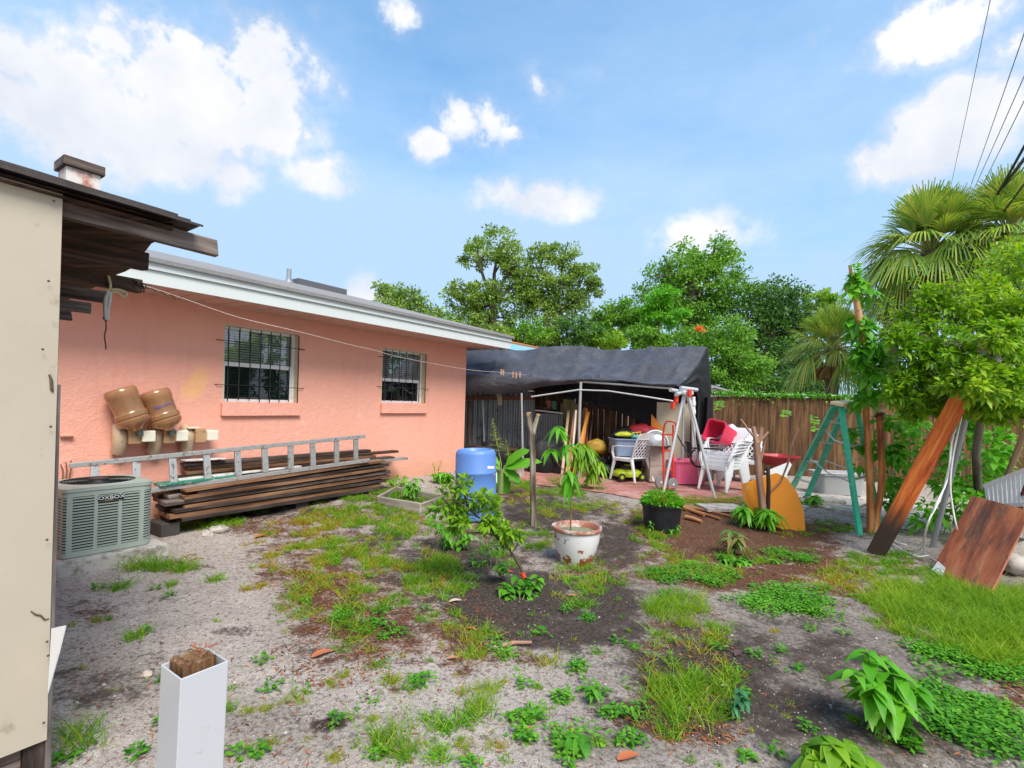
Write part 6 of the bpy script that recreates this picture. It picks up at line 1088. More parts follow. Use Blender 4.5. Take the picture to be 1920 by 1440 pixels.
def crown(blobs, n, size, Y, flat=1.0, clump=.32, depth=1.0, shell=.35, asp=.55):
    """leaf clumps spread through several ellipsoids given in photo pixels at distance Y"""
    area = sum(b[2]*b[3] for b in blobs); parts = []; cents = []
    for b in blobs:
        c = np.array(D(b[0], b[1], Y+(b[4] if len(b) > 4 else 0))); rx, rz_ = b[2]*Y/F, b[3]*Y/F; ry = (rx+rz_)/2*depth; k = max(4, int(len(blobs)*0+ n*b[2]*b[3]/area/55)); cents.append((c, (rx, ry, rz_)))
        cc, dd = inell(k, c, (rx, ry, rz_), shell); rc_ = clump*min(rx, rz_)*rng.uniform(.6, 1.25, k)
        m = int(n*b[2]*b[3]/area); idx = rng.integers(0, k, m); d2 = rdir(m); r2 = rng.random(m)**.55; P = cc[idx]+d2*(rc_[idx]*r2)[:, None]*np.array([1.15, 1.15, .62*flat])
        out = unit(d2*.9+rdir(m)*.9+np.array([0, 0, -.15])); parts.append(rhomb(P, out, unit(rdir(m)+np.array([0, -.3, .9])), size*rng.uniform(.6, 1.3, m), size*asp*rng.uniform(.7, 1.2, m)))
    V, Fc = cat_(parts); return V, Fc, cents
def tree(label, bx, Y, blobs, n, size, m, trunk=None, tr_=.16, name='tree', group=None, clump=.32, cat='tree', shell=.35, fork=None):
    base = D(bx, 0, Y); base.z = 0.0; t = thing(name, label, cat, base, group); V, Fc, cents = crown([(b[0], b[1], b[2]*1.12, b[3]*1.12) for b in blobs], int(n*1.3), size, Y, clump=clump*1.12, shell=shell); npmesh('crown', V, Fc, m, t)
    ft = Vector(D(bx if fork is None else fork[0], blobs[0][1]+blobs[0][3]*.5 if fork is None else fork[1], Y)); mb = MB(); mb.tube([base-Z*.1, base.lerp(ft, .5)+Vector((.1, 0, 0)), ft], [tr_*1.3, tr_, tr_*.8], 10); build(mb, 'trunk', TB, t, 60); mb = MB()
    for c, r in cents:
        c = Vector(c); mid = ft.lerp(c, .5)+Vector((random.uniform(-.2, .2), 0, random.uniform(-.3, .1)))*r[0]*.4; mb.tube([ft, mid, c], [tr_*.55, tr_*.38, tr_*.16], 6)
        for _ in range(4): d = Vector((random.uniform(-1, 1)*r[0], random.uniform(-1, 1)*r[1], random.uniform(-.4, 1)*r[2]))*.75; s0_ = mid.lerp(c, random.random()); mb.tube([s0_, s0_.lerp(c+d, .6)+Vector((0, 0, .1)), c+d], [tr_*.22, tr_*.15, tr_*.05], 5)
    build(mb, 'branches', TB, t, 60); return t
BG = 'trees beyond the fence and canopy'
tree('sparse light green tree farthest left, rising just over the house roof', 750, 24, [(728, 560, 26, 30), (765, 565, 30, 32), (790, 590, 40, 25), (742, 590, 30, 20), (820, 612, 30, 20)], 5200, .17, G4, name='tree', group=BG, clump=.42)
tree('tallest open tree with visible forked trunk, left of centre', 926, 26, [(935, 462, 42, 34), (895, 480, 34, 28), (960, 500, 34, 30), (868, 545, 42, 26), (905, 560, 40, 34), (960, 560, 46, 40), (985, 520, 26, 30), (880, 590, 50, 26), (930, 610, 50, 30)], 12000, .17, G4, tr_=.26, group=BG, clump=.30, fork=(925, 565))
tree('airy tall tree with separate leaf tufts just right of the tallest tree', 1040, 26, [(1010, 480, 26, 24), (1055, 480, 28, 28), (1040, 530, 44, 34), (1095, 520, 32, 26), (1080, 570, 38, 34), (1020, 590, 44, 34), (1115, 540, 16, 18), (1000, 550, 28, 30)], 9500, .17, G4, tr_=.2, group=BG, clump=.32, fork=(1045, 590))
tree('small round tree with a bare visible trunk between the two tall groups', 1160, 24, [(1160, 590, 38, 30), (1130, 605, 26, 20), (1190, 600, 26, 24), (1165, 620, 50, 18)], 4600, .16, G1, tr_=.14, group=BG, fork=(1160, 628))
tree('large dense oak with a rounded crown right of centre', 1300, 28, [(1305, 495, 55, 40), (1345, 490, 40, 42), (1260, 520, 50, 40), (1230, 560, 46, 36), (1310, 560, 70, 50), (1370, 545, 50, 50), (1260, 610, 60, 40), (1340, 620, 60, 40)], 17000, .19, G1, tr_=.35, group=BG, clump=.30)
tree('vivid light green tree in front of the large oak', 1235, 23, [(1240, 560, 30, 26), (1225, 590, 26, 22), (1265, 590, 26, 20)], 3000, .16, G7, tr_=.12, group=BG)
tree('dark green tree to the right behind the fence', 1450, 27, [(1450, 560, 52, 46), (1415, 600, 46, 46), (1490, 590, 42, 44), (1440, 650, 70, 46), (1500, 650, 50, 50), (1400, 690, 50, 40), (1465, 705, 70, 36)], 15000, .19, G2, tr_=.3, group=BG, clump=.34)
tree('mid green low tree just over the right end of the canopy', 1370, 21, [(1375, 640, 42, 40), (1350, 680, 36, 44), (1400, 690, 46, 42), (1360, 715, 50, 34)], 8500, .14, G1, tr_=.15, group=BG, clump=.34)
tree('pale feathery tree rising over the dark green tree', 1535, 28, [(1530, 560, 40, 20), (1560, 575, 30, 16), (1520, 590, 32, 20)], 3000, .16, G3, tr_=.12, group=BG)
for i, (x, y, rx, ry, m_, lb) in enumerate([(830, 625, 55, 26, G1, 'low green bush peeping over the house roof edge'), (925, 632, 55, 22, G4, 'low olive bush behind the house roof corner'), (1000, 632, 50, 26, G1, 'low mid green bush behind the left of the canopy ridge'), (1075, 625, 48, 30, G2, 'low dark bush behind the middle of the canopy ridge'), (1130, 638, 46, 18, G3, 'low bright bush behind the canopy ridge centre'), (1205, 632, 46, 22, G1, 'low green bush behind the canopy right of centre'), (1280, 640, 56, 26, G1, 'low green bush behind the right of the canopy ridge'), (1420, 725, 60, 20, G2, 'dark low bush over the fence right of the canopy'), (1500, 715, 60, 26, G2, 'dark low bush over the fence by the small palm')]):
    tree(lb, x, 20+i*.3, [(x, y, rx, ry), (x+rx*.5, y+6, rx*.5, ry*.7)], 3000, .14, m_, tr_=.06, name='bush', cat='bush', group='bushes beyond the fence')
fl_ = D(1312, 620, 20); V, Fc, _ = crown([(1312, 618, 9, 10)], 130, .10, 20); tag(npmesh('flower_cluster', V, Fc, leafmat('orange_flower', [(.7, .08, .02), (.9, .2, .05), (.8, .3, .1)]), org=fl_), 'orange red flower cluster among the trees behind the canopy', 'flowers')
tree('tall leafy tree outside the yard to the right', 2500, 9, [(2500, 500, 320, 260), (2700, 600, 300, 200)], 5000, .3, G1, tr_=.2, group=None)
# palms -----------------------------------------------------------
def fanleaf(base, d, R_, nb, droop, width=.05, seg=3, spread=2.6):
    d = Vector(d).normalized(); sd = d.cross(Z); sd = Vector((1, 0, 0)) if sd.length < .05 else sd.normalized(); P, Dd, Nn, Ls = [], [], [], []
    up = sd.cross(d).normalized()
    for i in range(nb):
        a = (i/(nb-1)-.5)*spread; v = d*math.cos(a)+sd*math.sin(a)+up*(.22*math.cos(a)-.05)+Vector((random.gauss(0, .03),)*3); P.append(base); Dd.append(v); Nn.append(up); Ls.append(R_*(1-.25*abs(a)/1.3)*random.uniform(.88, 1.08))
    return leaves(np.array(P), np.array(Dd), np.array(Nn), np.array(Ls), width, droop*np.array(Ls)*.0+droop, seg, .3, prof=lambda t: .35+.65*math.sin(math.pi*min(.97, t*.8+.12)))
def palm(label, cx, cy, Y, rad_px, n, dead=4, R_leaf=None, tr_r=.17, bx=None):
    c = D(cx, cy, Y); base = Vector((D(bx or cx, cy, Y).x, Y, 0)); t = thing('palm_tree', label, 'palm', base, 'fan palms beyond the fence'); rw = rad_px*Y/F; parts, dparts = [], []; mb = MB()
    for i in range(n):
        el = -.65+2.15*(i/(n-1))**.7+random.uniform(-.1, .1); az = i*2.399+random.uniform(-.2, .2); d = Vector((math.cos(az)*math.cos(el), math.sin(az)*math.cos(el), math.sin(el))); pl_ = rw*random.uniform(.38, .52); b = c+d*pl_-Z*pl_*.10; mb.tube([c, c.lerp(b, .5)+Z*.06*pl_, b], [.03, .02, .012], 5)
        d2 = (d-Z*.3*max(0, 1-el)).normalized(); parts.append(fanleaf(b, d2, R_leaf or rw*.66, 30, random.uniform(.45, 1.05)*max(.15, min(1, 1.05-el*.7)), .034*rw/1.6, 5, 2.3 if el < .8 else 1.6))
    for i in range(dead):
        az = random.uniform(0, 6.28); d = Vector((math.cos(az)*.45, math.sin(az)*.45, -.9)); b = c+d*rw*.3; mb.tube([c, b], .012, 5); dparts.append(fanleaf(b, d, rw*.45, 16, .1, .06*rw/1.6, spread=1.3))
    V, Fc = cat_(parts); npmesh('fronds', V, Fc, PALMG, t); build(mb, 'leaf_stems', paint('palm_stem', (.22, .25, .06), .6), t, 60)
    if dparts: V, Fc = cat_(dparts); npmesh('dead_fronds', V, Fc, PALMD, t)
    tp = MB(); pts = [base-Z*.1, base.lerp(c, .5), c+Z*.1]; tp.tube(pts, [tr_r*1.2, tr_r, tr_r*.95], 14); build(tp, 'trunk', wood('palm_bark', [(.05, .035, .025), (.16, .11, .075), (.28, .2, .14)], grain=8, bmp=1), t, 60); return t
palm('smaller yellowish fan palm over the fence left of the vine covered poles', 1562, 655, 14.5, 88, 46, 9)
palm('big shaggy fan palm standing behind the green bush', 1745, 478, 11.5, 132, 60, 10)
palm('fan palm at the right edge crossed by black cables', 1890, 445, 10.5, 125, 48, 4, bx=1905)
palm('low dry fan palm between the poles and the bush', 1672, 560, 13, 62, 22, 8)
# right bush -------------------------------------------------------
def leafcloud(blobs, n, L, W, Y, m, name, parent=None, org=None, dep=1.0, clump=.35, shell=.3, droop=.25, up=.25, label=None):
    area = sum(b[2]*b[3] for b in blobs); Ps, Ds = [], []
    for b in blobs:
        Yb_ = Y+(b[4] if len(b) > 4 else 0); c = np.array(D(b[0], b[1], Yb_)); rx, rz_ = b[2]*Yb_/F, b[3]*Yb_/F; ry = (rx+rz_)/2*dep; mm = int(n*b[2]*b[3]/area); k = max(3, mm//24)
        cc, dd = inell(k, c, (rx, ry, rz_), shell); idx = rng.integers(0, k, mm); d2 = rdir(mm); rc_ = clump*min(rx, rz_)
        P = cc[idx]+d2*(rng.random(mm)**.6*rc_)[:, None]; Ps.append(P); Ds.append(unit(d2+.5*dd[idx]+rdir(mm)*.5+np.array([0, 0, up])))
    P = np.concatenate(Ps); Dd = np.concatenate(Ds); n_ = len(P); V, Fc = leaves(P, Dd, unit(rdir(n_)*.6+np.array([0, -.2, 1.])), L*rng.uniform(.6, 1.25, n_), W*rng.uniform(.7, 1.2, n_), droop, 2, .25); return npmesh(name, V, Fc, m, parent, org=org, label=label)
rb = thing('bush', 'large bright yellow green bush spreading over the leaning plank at right', 'bush', G(1838, 985)); BB = [(1690, 640, 40, 26), (1735, 665, 50, 28), (1725, 600, 40, 26, .3), (1780, 570, 44, 34, .3), (1830, 600, 52, 38, .4), (1860, 545, 44, 34, .4), (1895, 490, 40, 44, .6), (1780, 640, 50, 30), (1800, 695, 70, 34), (1870, 680, 60, 44, -.2), (1905, 590, 40, 56), (1700, 705, 56, 26), (1830, 745, 80, 30), (1910, 740, 50, 40, -.3), (1680, 620, 30, 22, .2), (1740, 560, 34, 24, .3), (1960, 640, 70, 120), (1815, 715, 50, 24, -.75), (1800, 650, 30, 22, -.6), (1895, 640, 26, 26, -.7), (1760, 748, 60, 24), (1690, 738, 50, 22), (1868, 632, 30, 18, -.85), (1835, 725, 40, 26, -.7), (1890, 715, 40, 30, -.6), (1830, 700, 60, 30, -.62), (1880, 615, 40, 24, -.6), (1720, 775, 40, 16), (1860, 775, 70, 20), (1800, 770, 50, 18, .2)]
leafcloud(BB, 19000, .080, .040, 5.6, G3, 'foliage', rb, clump=.42, shell=.2)
leafcloud([(x, y, rx*.6, ry*.6, (dd[0] if dd else 0)+.35) for x, y, rx, ry, *dd in BB], 5000, .055, .028, 5.6, G1, 'inner_foliage', rb)
mb = MB(); tb0 = G(1838, 985); ft = D(1845, 740, 5.9); mb.tube([tb0, D(1830, 850, 6.0), ft], [.05, .042, .035], 10)
for x, y, rx, ry, *dd in BB:
    c = D(x, y, 5.6+(dd[0] if dd else 0)); mb.tube([ft, ft.lerp(c, .5)+Vector((0, 0, .06)), c], [.022, .014, .006], 6)
    for _ in range(5): e = c+Vector((random.uniform(-1, 1)*rx, random.uniform(-1, 1)*rx*.6, random.uniform(-.6, 1)*ry))*5.6/F; mb.tube([c, c.lerp(e, .5)+Z*.02, e], [.006, .004, .002], 5)
P, Dd = [], []
for _ in range(46):
    b = random.choice(BB[:16]); x0 = b[0]+random.uniform(-.9, .7)*b[2]; y0 = b[1]-b[3]*.55; q = D(x0, y0, 5.6+random.uniform(-.2, .4)); L_ = random.uniform(.12, .38); e = q+Vector((random.uniform(-.12, .08), random.uniform(-.05, .05), L_)); mb.tube([q, e], [.004, .002], 5)
    for k in range(int(L_*60)): t = random.random(); P.append(q.lerp(e, t)); a = random.uniform(0, 6.28); Dd.append((math.cos(a), math.sin(a), .5))
V, Fc = leaves(np.array(P), np.array(Dd), rdir(len(P))*.4+np.array([0, 0, 1.]), .065*rng.uniform(.6, 1.2, len(P)), .030, .2, 2); npmesh('shoot_leaves', V, Fc, G3, rb)
build(mb, 'branches', TB, rb, 60)
th_ = thing('vine', 'broad leaved vine thicket filling the gap below the bush by the fence', 'vine', G(1790, 960)); leafcloud([(1790, 800, 50, 40, .8), (1830, 850, 50, 50, .6), (1780, 900, 40, 50, .5), (1820, 950, 50, 45, .3), (1760, 850, 34, 40, .9), (1870, 830, 40, 40, .8), (1850, 920, 40, 40, .5), (1720, 800, 36, 40, 1.2), (1700, 860, 30, 30, 1.1), (1800, 1000, 50, 24, .1), (1745, 960, 24, 30, .4)], 1250, .12, .088, 6.0, G7, 'foliage', th_, clump=.5, shell=.1, droop=.5)
# vine covered poles -----------------------------------------------
VB = wood('orange_bark', [(.10, .028, .012), (.34, .11, .03), (.58, .24, .07), (.62, .40, .22)], grain=8, bmp=1)
vb1 = G(1631, 998); Yv = vb1.y; Q = lambda x, y, d=0: D(x, y, Yv+d)
v1 = thing('tree', 'leafy gnarled young tree rising from the left of two orange brown stems', 'tree', vb1); build(MB().tube([Q(1633, 1003), Q(1632, 950), Q(1631, 900), Q(1628, 850), Q(1625, 800), Q(1624, 760), Q(1622, 700), Q(1622, 640), Q(1612, 600), Q(1605, 560), Q(1599, 530), Q(1593, 497)], [.052, .044, .040, .038, .036, .036, .038, .04, .044, .036, .026, .017], 14), 'trunk', VB, v1, 60)
for (a_, b_, c_) in (((1612, 600), (1606, 592), (1598, 588)), ((1605, 560), (1620, 552), (1632, 556)), ((1599, 535), (1590, 540), (1585, 552))): build(MB().tube([Q(*a_), Q(*b_), Q(*c_)], [.014, .010, .005], 8), 'branch', VB, v1, 60)
leafcloud([(1603, 515, 8, 16), (1618, 610, 14, 26), (1622, 750, 18, 22), (1612, 530, 14, 24), (1632, 548, 16, 20), (1608, 590, 14, 26), (1630, 640, 20, 32), (1625, 690, 24, 30), (1640, 720, 22, 30), (1612, 660, 14, 24), (1650, 680, 16, 26), (1590, 545, 9, 12)], 800, .125, .09, Yv, G7, 'foliage', v1, clump=.8, shell=.1, droop=.6)
vb2 = G(1640, 1003); v2 = thing('tree_stump', 'right hand orange brown stem tied with wire beside the leafy gnarled tree', 'cut tree', vb2); build(MB().tube([Q(1640, 1005, -.05), Q(1645, 960), Q(1652, 920), Q(1654, 880), Q(1651, 830), Q(1649, 772)], [.046, .038, .042, .039, .040, .038], 14), 'trunk', VB, v2, 60); build(MB().tube([Q(1649, 772), Q(1648.6, 768)], [.046, .044], 14), 'cut_face', paint('pale_cut', (.55, .48, .40), .8), v2, 60)
mb = MB();
for k in range(7): c = Q(1650, 774+k*2); mb.tube([c+Vector((math.cos(t)*(.052+.012*math.sin(t*2+k)), math.sin(t)*.055, .012*math.sin(t+k))) for t in [2*math.pi*i/14 for i in range(15)]], .003, 5)
build(mb, 'wire_tie', IRON, v2, 60); leafcloud([(1655, 790, 16, 30), (1600, 810, 10, 30), (1608, 850, 10, 26), (1665, 830, 22, 34), (1690, 850, 26, 26), (1670, 900, 20, 24), (1636, 830, 9, 24), (1700, 800, 22, 24), (1660, 940, 16, 20)], 520, .11, .09, Yv+.3, G7, 'foliage', v2, clump=.8, shell=.1, droop=.6)
# fence vine
fv = thing('vine', 'light green creeping vine running along the top of the wooden fence', 'vine', fl+fu*8+Z*1.9); P, Dd = [], []
for _ in range(3600): s = rng.uniform(5.0, 13.5); den = .5+.5*noise.noise((s*1.3, 0, 0)); z = 1.92+abs(rng.normal(0, .035))*(.5+den)-(.25*rng.random()**3 if rng.random() < .12 else 0); q = fl+fu*s+fn*rng.uniform(.02, .06)*1.0+Z*z; P.append(q); Dd.append(rdir(1)[0]+np.array([0, -.3, .3]))
V, Fc = leaves(np.array(P), np.array(Dd), unit(rdir(len(P))+np.array([0, -.5, 1])), .055*rng.uniform(.6, 1.3, len(P)), .04, .4, 2); npmesh('foliage', V, Fc, G7, fv); build(MB().tube([fl+fu*s+fn*.03+Z*(1.9+.02*math.sin(s*5)) for s in np.arange(5, 13.5, .15)], .006, 5), 'runner', paint('vine_stem', (.2, .22, .08), .7), fv)
fp_ = []
for (x, y) in ((1393, 752), (1470, 768), (1398, 775), (1530, 770), (1455, 790), (1470, 760), (1430, 770), (1345, 765)): fp_.append((x, y))
for k, (x, y, lb) in enumerate([(1527, 793, 'small bright fern sprig growing through the fence left of the stepladder'), (1472, 772, 'tiny yellow green sprig hanging on the fence by the charcoal bin side'), (1347, 760, 'tiny green sprig beside the canopy right corner')]):
    c = D(x, y, 10.55 if x > 1400 else 10.9); n_ = 22; P = np.array([c+Vector((random.uniform(-.05, .05), -.02, random.uniform(-.17, .17)*(1 if k == 0 else .5))) for _ in range(n_)]); V, Fc = leaves(P, unit(np.stack([rng.choice([-1, 1], n_), np.zeros(n_)-.2, rng.uniform(-.1, .3, n_)], 1)), np.tile([0, -1, .3], (n_, 1)), .10, .03, .2, 2); tag(npmesh('sprig', V, Fc, G7, org=c), lb, 'plant')
# ---- individual plants -------------------------------------------
def stemplant(name, label, cat, base, stems, m, stem_m=None, group=None):
    """stems: list of (pts, radii, [(t, n, L, W, droop, upness)])"""
    t = thing(name, label, cat, base, group); mb = MB(); parts = []
    for pts, rad, whorls in stems:
        pts = spl([Vector(p) for p in pts]) if len(pts) > 2 else [Vector(p) for p in pts]; rr = np.linspace(rad[0], rad[1], len(pts)); mb.tube(pts, list(rr), 8)
        for (tt, n, L_, W_, dr, up) in whorls:
            f = tt*(len(pts)-1); i = min(len(pts)-2, int(f)); p = pts[i].lerp(pts[i+1], f-i); a0 = random.uniform(0, 6.28); A_ = [a0+k*2*math.pi/n*1.0+random.uniform(-.3, .3) for k in range(n)]
            P = np.array([p+Vector((random.uniform(-.01, .01), random.uniform(-.01, .01), random.uniform(-.02, .02)))*(n > 3) for _ in A_]); u_ = np.array([up+random.uniform(-.25, .25) for _ in A_]); Dd = np.stack([np.cos(A_), np.sin(A_), u_], 1)
            Ls = L_*rng.uniform(.75, 1.15, n); parts.append(leaves(P, Dd, np.tile([0., 0, 1], (n, 1))+rdir(n)*.25, Ls, W_*rng.uniform(.8, 1.15, n), dr*rng.uniform(.7, 1.3, n), 5, .3))
    V, Fc = cat_(parts); npmesh('foliage', V, Fc, m, t, smooth=True); build(mb, 'stem', stem_m or paint('green_stem', (.13, .22, .05), .6, .2), t, 60); return t
BST = wood('brown_stem', [(.06, .03, .015), (.16, .085, .045), (.26, .15, .08)])
# sapling in the white pot
ps = pc_+Z*(hP-.05); PX = lambda x, y, d=0: D(x, y, ps.y+d)
stemplant('sapling', 'thin avocado sapling with three drooping leaf clusters growing in the white pot', 'sapling', ps, [
    ([PX(1070, 995), PX(1070, 950), PX(1069, 905), PX(1067, 885)], (.009, .006), [(.97, 6, .15, .055, .9, -.1), (.86, 5, .17, .055, 1.0, -.5), (.72, 4, .15, .05, 1.0, -.6)]),
    ([PX(1068, 893), PX(1055, 880), PX(1041, 862), PX(1033, 843)], (.006, .004), [(1, 9, .13, .05, .9, 0.0)]),
    ([PX(1068, 900), PX(1064, 870), PX(1060, 845), PX(1066, 835)], (.006, .004), [(1, 9, .15, .05, 1.0, 0), (.8, 4, .15, .05, 1.0, -.4)]),
    ([PX(1066, 870), PX(1058, 830), PX(1050, 805), PX(1046, 803)], (.005, .004), [(1, 9, .14, .055, 1.0, .0), (.9, 3, .12, .05, .9, -.2)])], G7, BST)
# mango sapling behind
mb_ = G(1102, 918); MX = lambda x, y, d=0: D(x, y, mb_.y+d); rr_ = lambda n, L_, W_: [(k, n, L_, W_, 1.0, -.1) for k in (1, .9, .8, .68)]
stemplant('sapling', 'bushy young mango tree with drooping leaves left of the lone white chair', 'sapling', mb_, [([mb_, MX(1100, 890), MX(1100, 860), MX(1098, 838)], (.022, .012), rr_(9, .24, .06)), ([MX(1100, 892), MX(1090, 872), MX(1085, 858)], (.012, .007), rr_(7, .20, .055)), ([MX(1101, 892), MX(1118, 876), MX(1124, 868)], (.012, .007), rr_(8, .20, .055)), ([MX(1100, 880), MX(1094, 850), MX(1090, 832)], (.012, .007), rr_(8, .19, .055)), ([MX(1101, 900), MX(1110, 895), MX(1112, 888)], (.01, .006), rr_(6, .18, .05)), ([MX(1101, 880), MX(1108, 860), MX(1107, 845)], (.012, .007), rr_(8, .2, .055))], G3, BST)
# banana + flowering spikes
bn = G(938, 925); bt = thing('banana_plant', 'young banana plant with torn broad leaves behind the blue drum', 'banana plant', bn); BX = lambda x, y, d=0: D(x, y, bn.y+d); c0_ = BX(941, 880)
tg = [((912, 855), .20), ((1008, 838), .20), ((985, 872), .24), ((935, 905), .22), ((965, 925), .24), ((920, 880), .2), ((1003, 866), .20), ((950, 905), .25), ((925, 925), .2)]
P = []; parts = []
for (x, y), w_4 in [((991, 838), .15), ((990, 868), .20), ((912, 868), .22), ((958, 880), .13), ((968, 898), .18), ((925, 905), .22), ((945, 915), .2), ((905, 835), .1), ((1010, 862), .13)]:
    e = BX(x, y, random.uniform(-.15, .15)); d = e-c0_; L_ = d.length*1.05; parts.append(leaves([c0_+d*.12], [tuple(d.normalized()+Z*.22)], [(0, -.7, .7)], L_, w_4, .28, 10, .28, prof=lambda t: min(1, t*4)*(1-.9*max(0, (t-.75)/.25)**2)*(1-.12*(int(t*10) % 3 == 1))))
V, Fc = cat_(parts); npmesh('foliage', V, Fc, G7, bt, smooth=True); build(MB().tube([bn, BX(940, 900), c0_], [.05, .04, .025], 12), 'stem', paint('banana_stem', (.18, .24, .08), .6, .2), bt, 60)
for k, (x0, y0, x1, y1, s_, lb) in enumerate([(940, 870, 922, 785, 1.0, 'tall pale green feathery weed spike right above the blue drum'), (958, 880, 948, 822, .6, 'shorter pale green weed spike beside the banana leaves')]):
    b = BX(x0, y0, .1); tp = BX(x1, y1, .1); t = thing('weed', lb, 'weed', Vector((b.x, b.y, .15))); build(MB().tube([Vector((b.x, b.y, .12)), b, tp], [.008, .006, .002], 6), 'stem', paint('pale_stem', (.4, .46, .15), .6), t)
    n_ = 90; tt_ = rng.random(n_); P = np.array(b)+(np.array(tp)-np.array(b))*(.25+.75*tt_)[:, None]; az = rng.uniform(0, 6.28, n_); V, Fc = leaves(P, np.stack([np.cos(az), np.sin(az), .4+0*az], 1), np.tile([0, 0, 1.], (n_, 1)), (.17*(1.05-tt_)+.02)*s_, .022*s_, .3, 3); npmesh('foliage', V, Fc, leafmat('pale_lime', [(.28, .38, .06), (.42, .52, .10), (.52, .60, .16)], .4), t)
# leaning citrus shrub in the middle
cb0 = G(985, 1110); Yc = cb0.y; CX = lambda x, y, d=0: D(x, y, Yc+d); cs = thing('citrus_tree', 'leaning young citrus tree with dark bent stem in the centre of the yard', 'citrus tree', cb0)
DB = wood('dark_stem', [(.02, .015, .012), (.06, .045, .035), (.13, .10, .08)])
br_ = [([(988, 1100), (984, 1080), (965, 1045), (945, 1015), (925, 1003), (900, 999), (875, 1000)], .016, .006), ([(955, 1030), (940, 1020), (915, 985), (895, 968), (880, 950)], .010, .005), ([(900, 972), (880, 955), (872, 930), (862, 912), (855, 895)], .009, .004), ([(875, 940), (880, 915), (890, 895)], .005, .002), ([(880, 955), (850, 935), (828, 920), (815, 912)], .006, .003), ([(873, 978), (858, 965), (845, 950), (830, 935)], .006, .003), ([(945, 1015), (942, 1000), (955, 985)], .006, .003), ([(905, 975), (925, 960), (940, 955)], .006, .003), ([(860, 915), (850, 895), (842, 885)], .005, .002), ([(958, 1040), (975, 1010), (968, 990)], .005, .003)]
for i, (pts_, a_, b_) in enumerate(br_):
    p_ = spl([CX(*q, (0.0 if i < 2 else random.uniform(-.08, .12))) for q in pts_]); build(MB().tube(p_, list(np.linspace(a_, b_, len(p_))), 8), 'stem' if i == 0 else 'branch', DB, cs, 60)
build(MB().tube([CX(983, 1083, -.012), CX(979, 1074, -.012)], .018, 8), 'red_tie', RED, cs, 60)
leafcloud([(860, 905, 22, 22), (890, 935, 30, 22, .05), (845, 940, 28, 22), (915, 965, 34, 24, .05), (870, 970, 36, 22), (950, 985, 24, 22), (940, 1000, 30, 16, .1), (925, 950, 30, 16, .1), (835, 925, 18, 16), (850, 990, 20, 14), (960, 1010, 18, 14, .05), (905, 990, 22, 14), (820, 965, 16, 14)], 1150, .075, .032, Yc, G3, 'foliage', cs, clump=.5, shell=.15, droop=.25)
stemplant('weed', 'round leaved green weed at the foot of the leaning citrus', 'weed', G(975, 1125), [([G(x0, y0), D(x1, y1, Yc+dd)], (.004, .003), [(1, 6, .085, .06, .5, .1), (.7, 5, .08, .055, .4, .2), (.45, 4, .08, .06, .5, .1)]) for x0, y0, x1, y1, dd in ((975, 1125, 970, 1085, 0), (980, 1125, 992, 1090, -.05), (965, 1125, 945, 1100, -.1), (985, 1128, 1005, 1115, -.05), (960, 1128, 955, 1120, -.1), (990, 1110, 1010, 1085, .05), (945, 1080, 940, 1060, .1))], GD)
stemplant('weed', 'leafy green weed cluster standing left below the leaning citrus', 'weed', G(850, 1030), [([G(x0, 1030), D(x1, y1, G(850, 1030).y+dd)], (.004, .003), [(1, 7, .085, .04, .6, .1), (.75, 6, .085, .04, .6, .1), (.5, 5, .085, .04, .6, .1), (.25, 4, .08, .035, .5, .1)]) for x0, x1, y1, dd in ((840, 825, 985, 0), (850, 850, 970, .05), (858, 870, 988, 0), (845, 838, 1000, -.1), (860, 880, 1005, -.05), (835, 812, 968, .1))], G7)
stemplant('weed', 'thin upright weed with yellowish tips between citrus and white pot', 'weed', G(925, 1060), [([G(x0, 1065), D(x1, y1, G(925, 1060).y)], (.003, .002), [(k, 4, .07, .025, .3, .3) for k in (1, .85, .7, .55, .4)]) for x0, x1, y1 in ((905, 900, 1000), (920, 925, 990), (930, 935, 1010), (915, 912, 1025), (890, 885, 1040), (895, 905, 1060))], GD)
# sprout before the orange board, croton-like plant, foreground weeds, others
def rosette(label, x, y, n, L_, W_, m, h=.12, name='plant', cat='plant', dr=.8, ns=5, spread=.1, up=.3):
    b = G(x, y); st_ = []
    for i in range(ns):
        a = 2*math.pi*i/ns+random.random(); e = b+Vector((math.cos(a)*spread, math.sin(a)*spread, h*random.uniform(.7, 1.2))); st_.append(([b+Vector((math.cos(a), math.sin(a), 0))*spread*.2, e], (.005, .003), [(1, n, L_, W_, dr, up), (.75, n-1, L_, W_, dr, up-.1), (.5, max(2, n-2), L_*.9, W_, dr, up-.1)]))
    return stemplant(name, label, cat, b, st_, m)
rosette('dome shaped plant with drooping pale lance leaves at the foot of the cut shrub', 1420, 990, 9, .20, .055, G7, .22, ns=8, spread=.20)
rosette('small lime sprout growing against the orange board', 1408, 960, 7, .17, .05, G7, .28, ns=2, spread=.04)
rosette('plant with bronze red upper leaves in the mulch right of the black pot', 1375, 1040, 6, .16, .05, leafmat('bronze_leaf', [(.05, .20, .03), (.12, .24, .04), (.30, .20, .08), (.34, .12, .06)], .35), .20, ns=4, spread=.06)
rosette('low glossy green plant under the bronze leaved one', 1378, 1056, 6, .09, .05, GD, .05, ns=6, spread=.12)
rosette('green leafy clump beside the stepladder foot', 1505, 945, 6, .16, .06, GD, .12, ns=6, spread=.2)
rosette('small green weed clump in front of the pink wall by the plank pile left end', 320, 975, 6, .14, .05, GD, .2, ns=4, spread=.12)
rosette('tall narrow weed before the middle of the plank pile', 510, 935, 5, .09, .035, GD, .30, ns=3, spread=.04)
rosette('plant with yellow green tips growing in the planter frame', 772, 940, 6, .13, .05, G7, .30, ns=4, spread=.07)
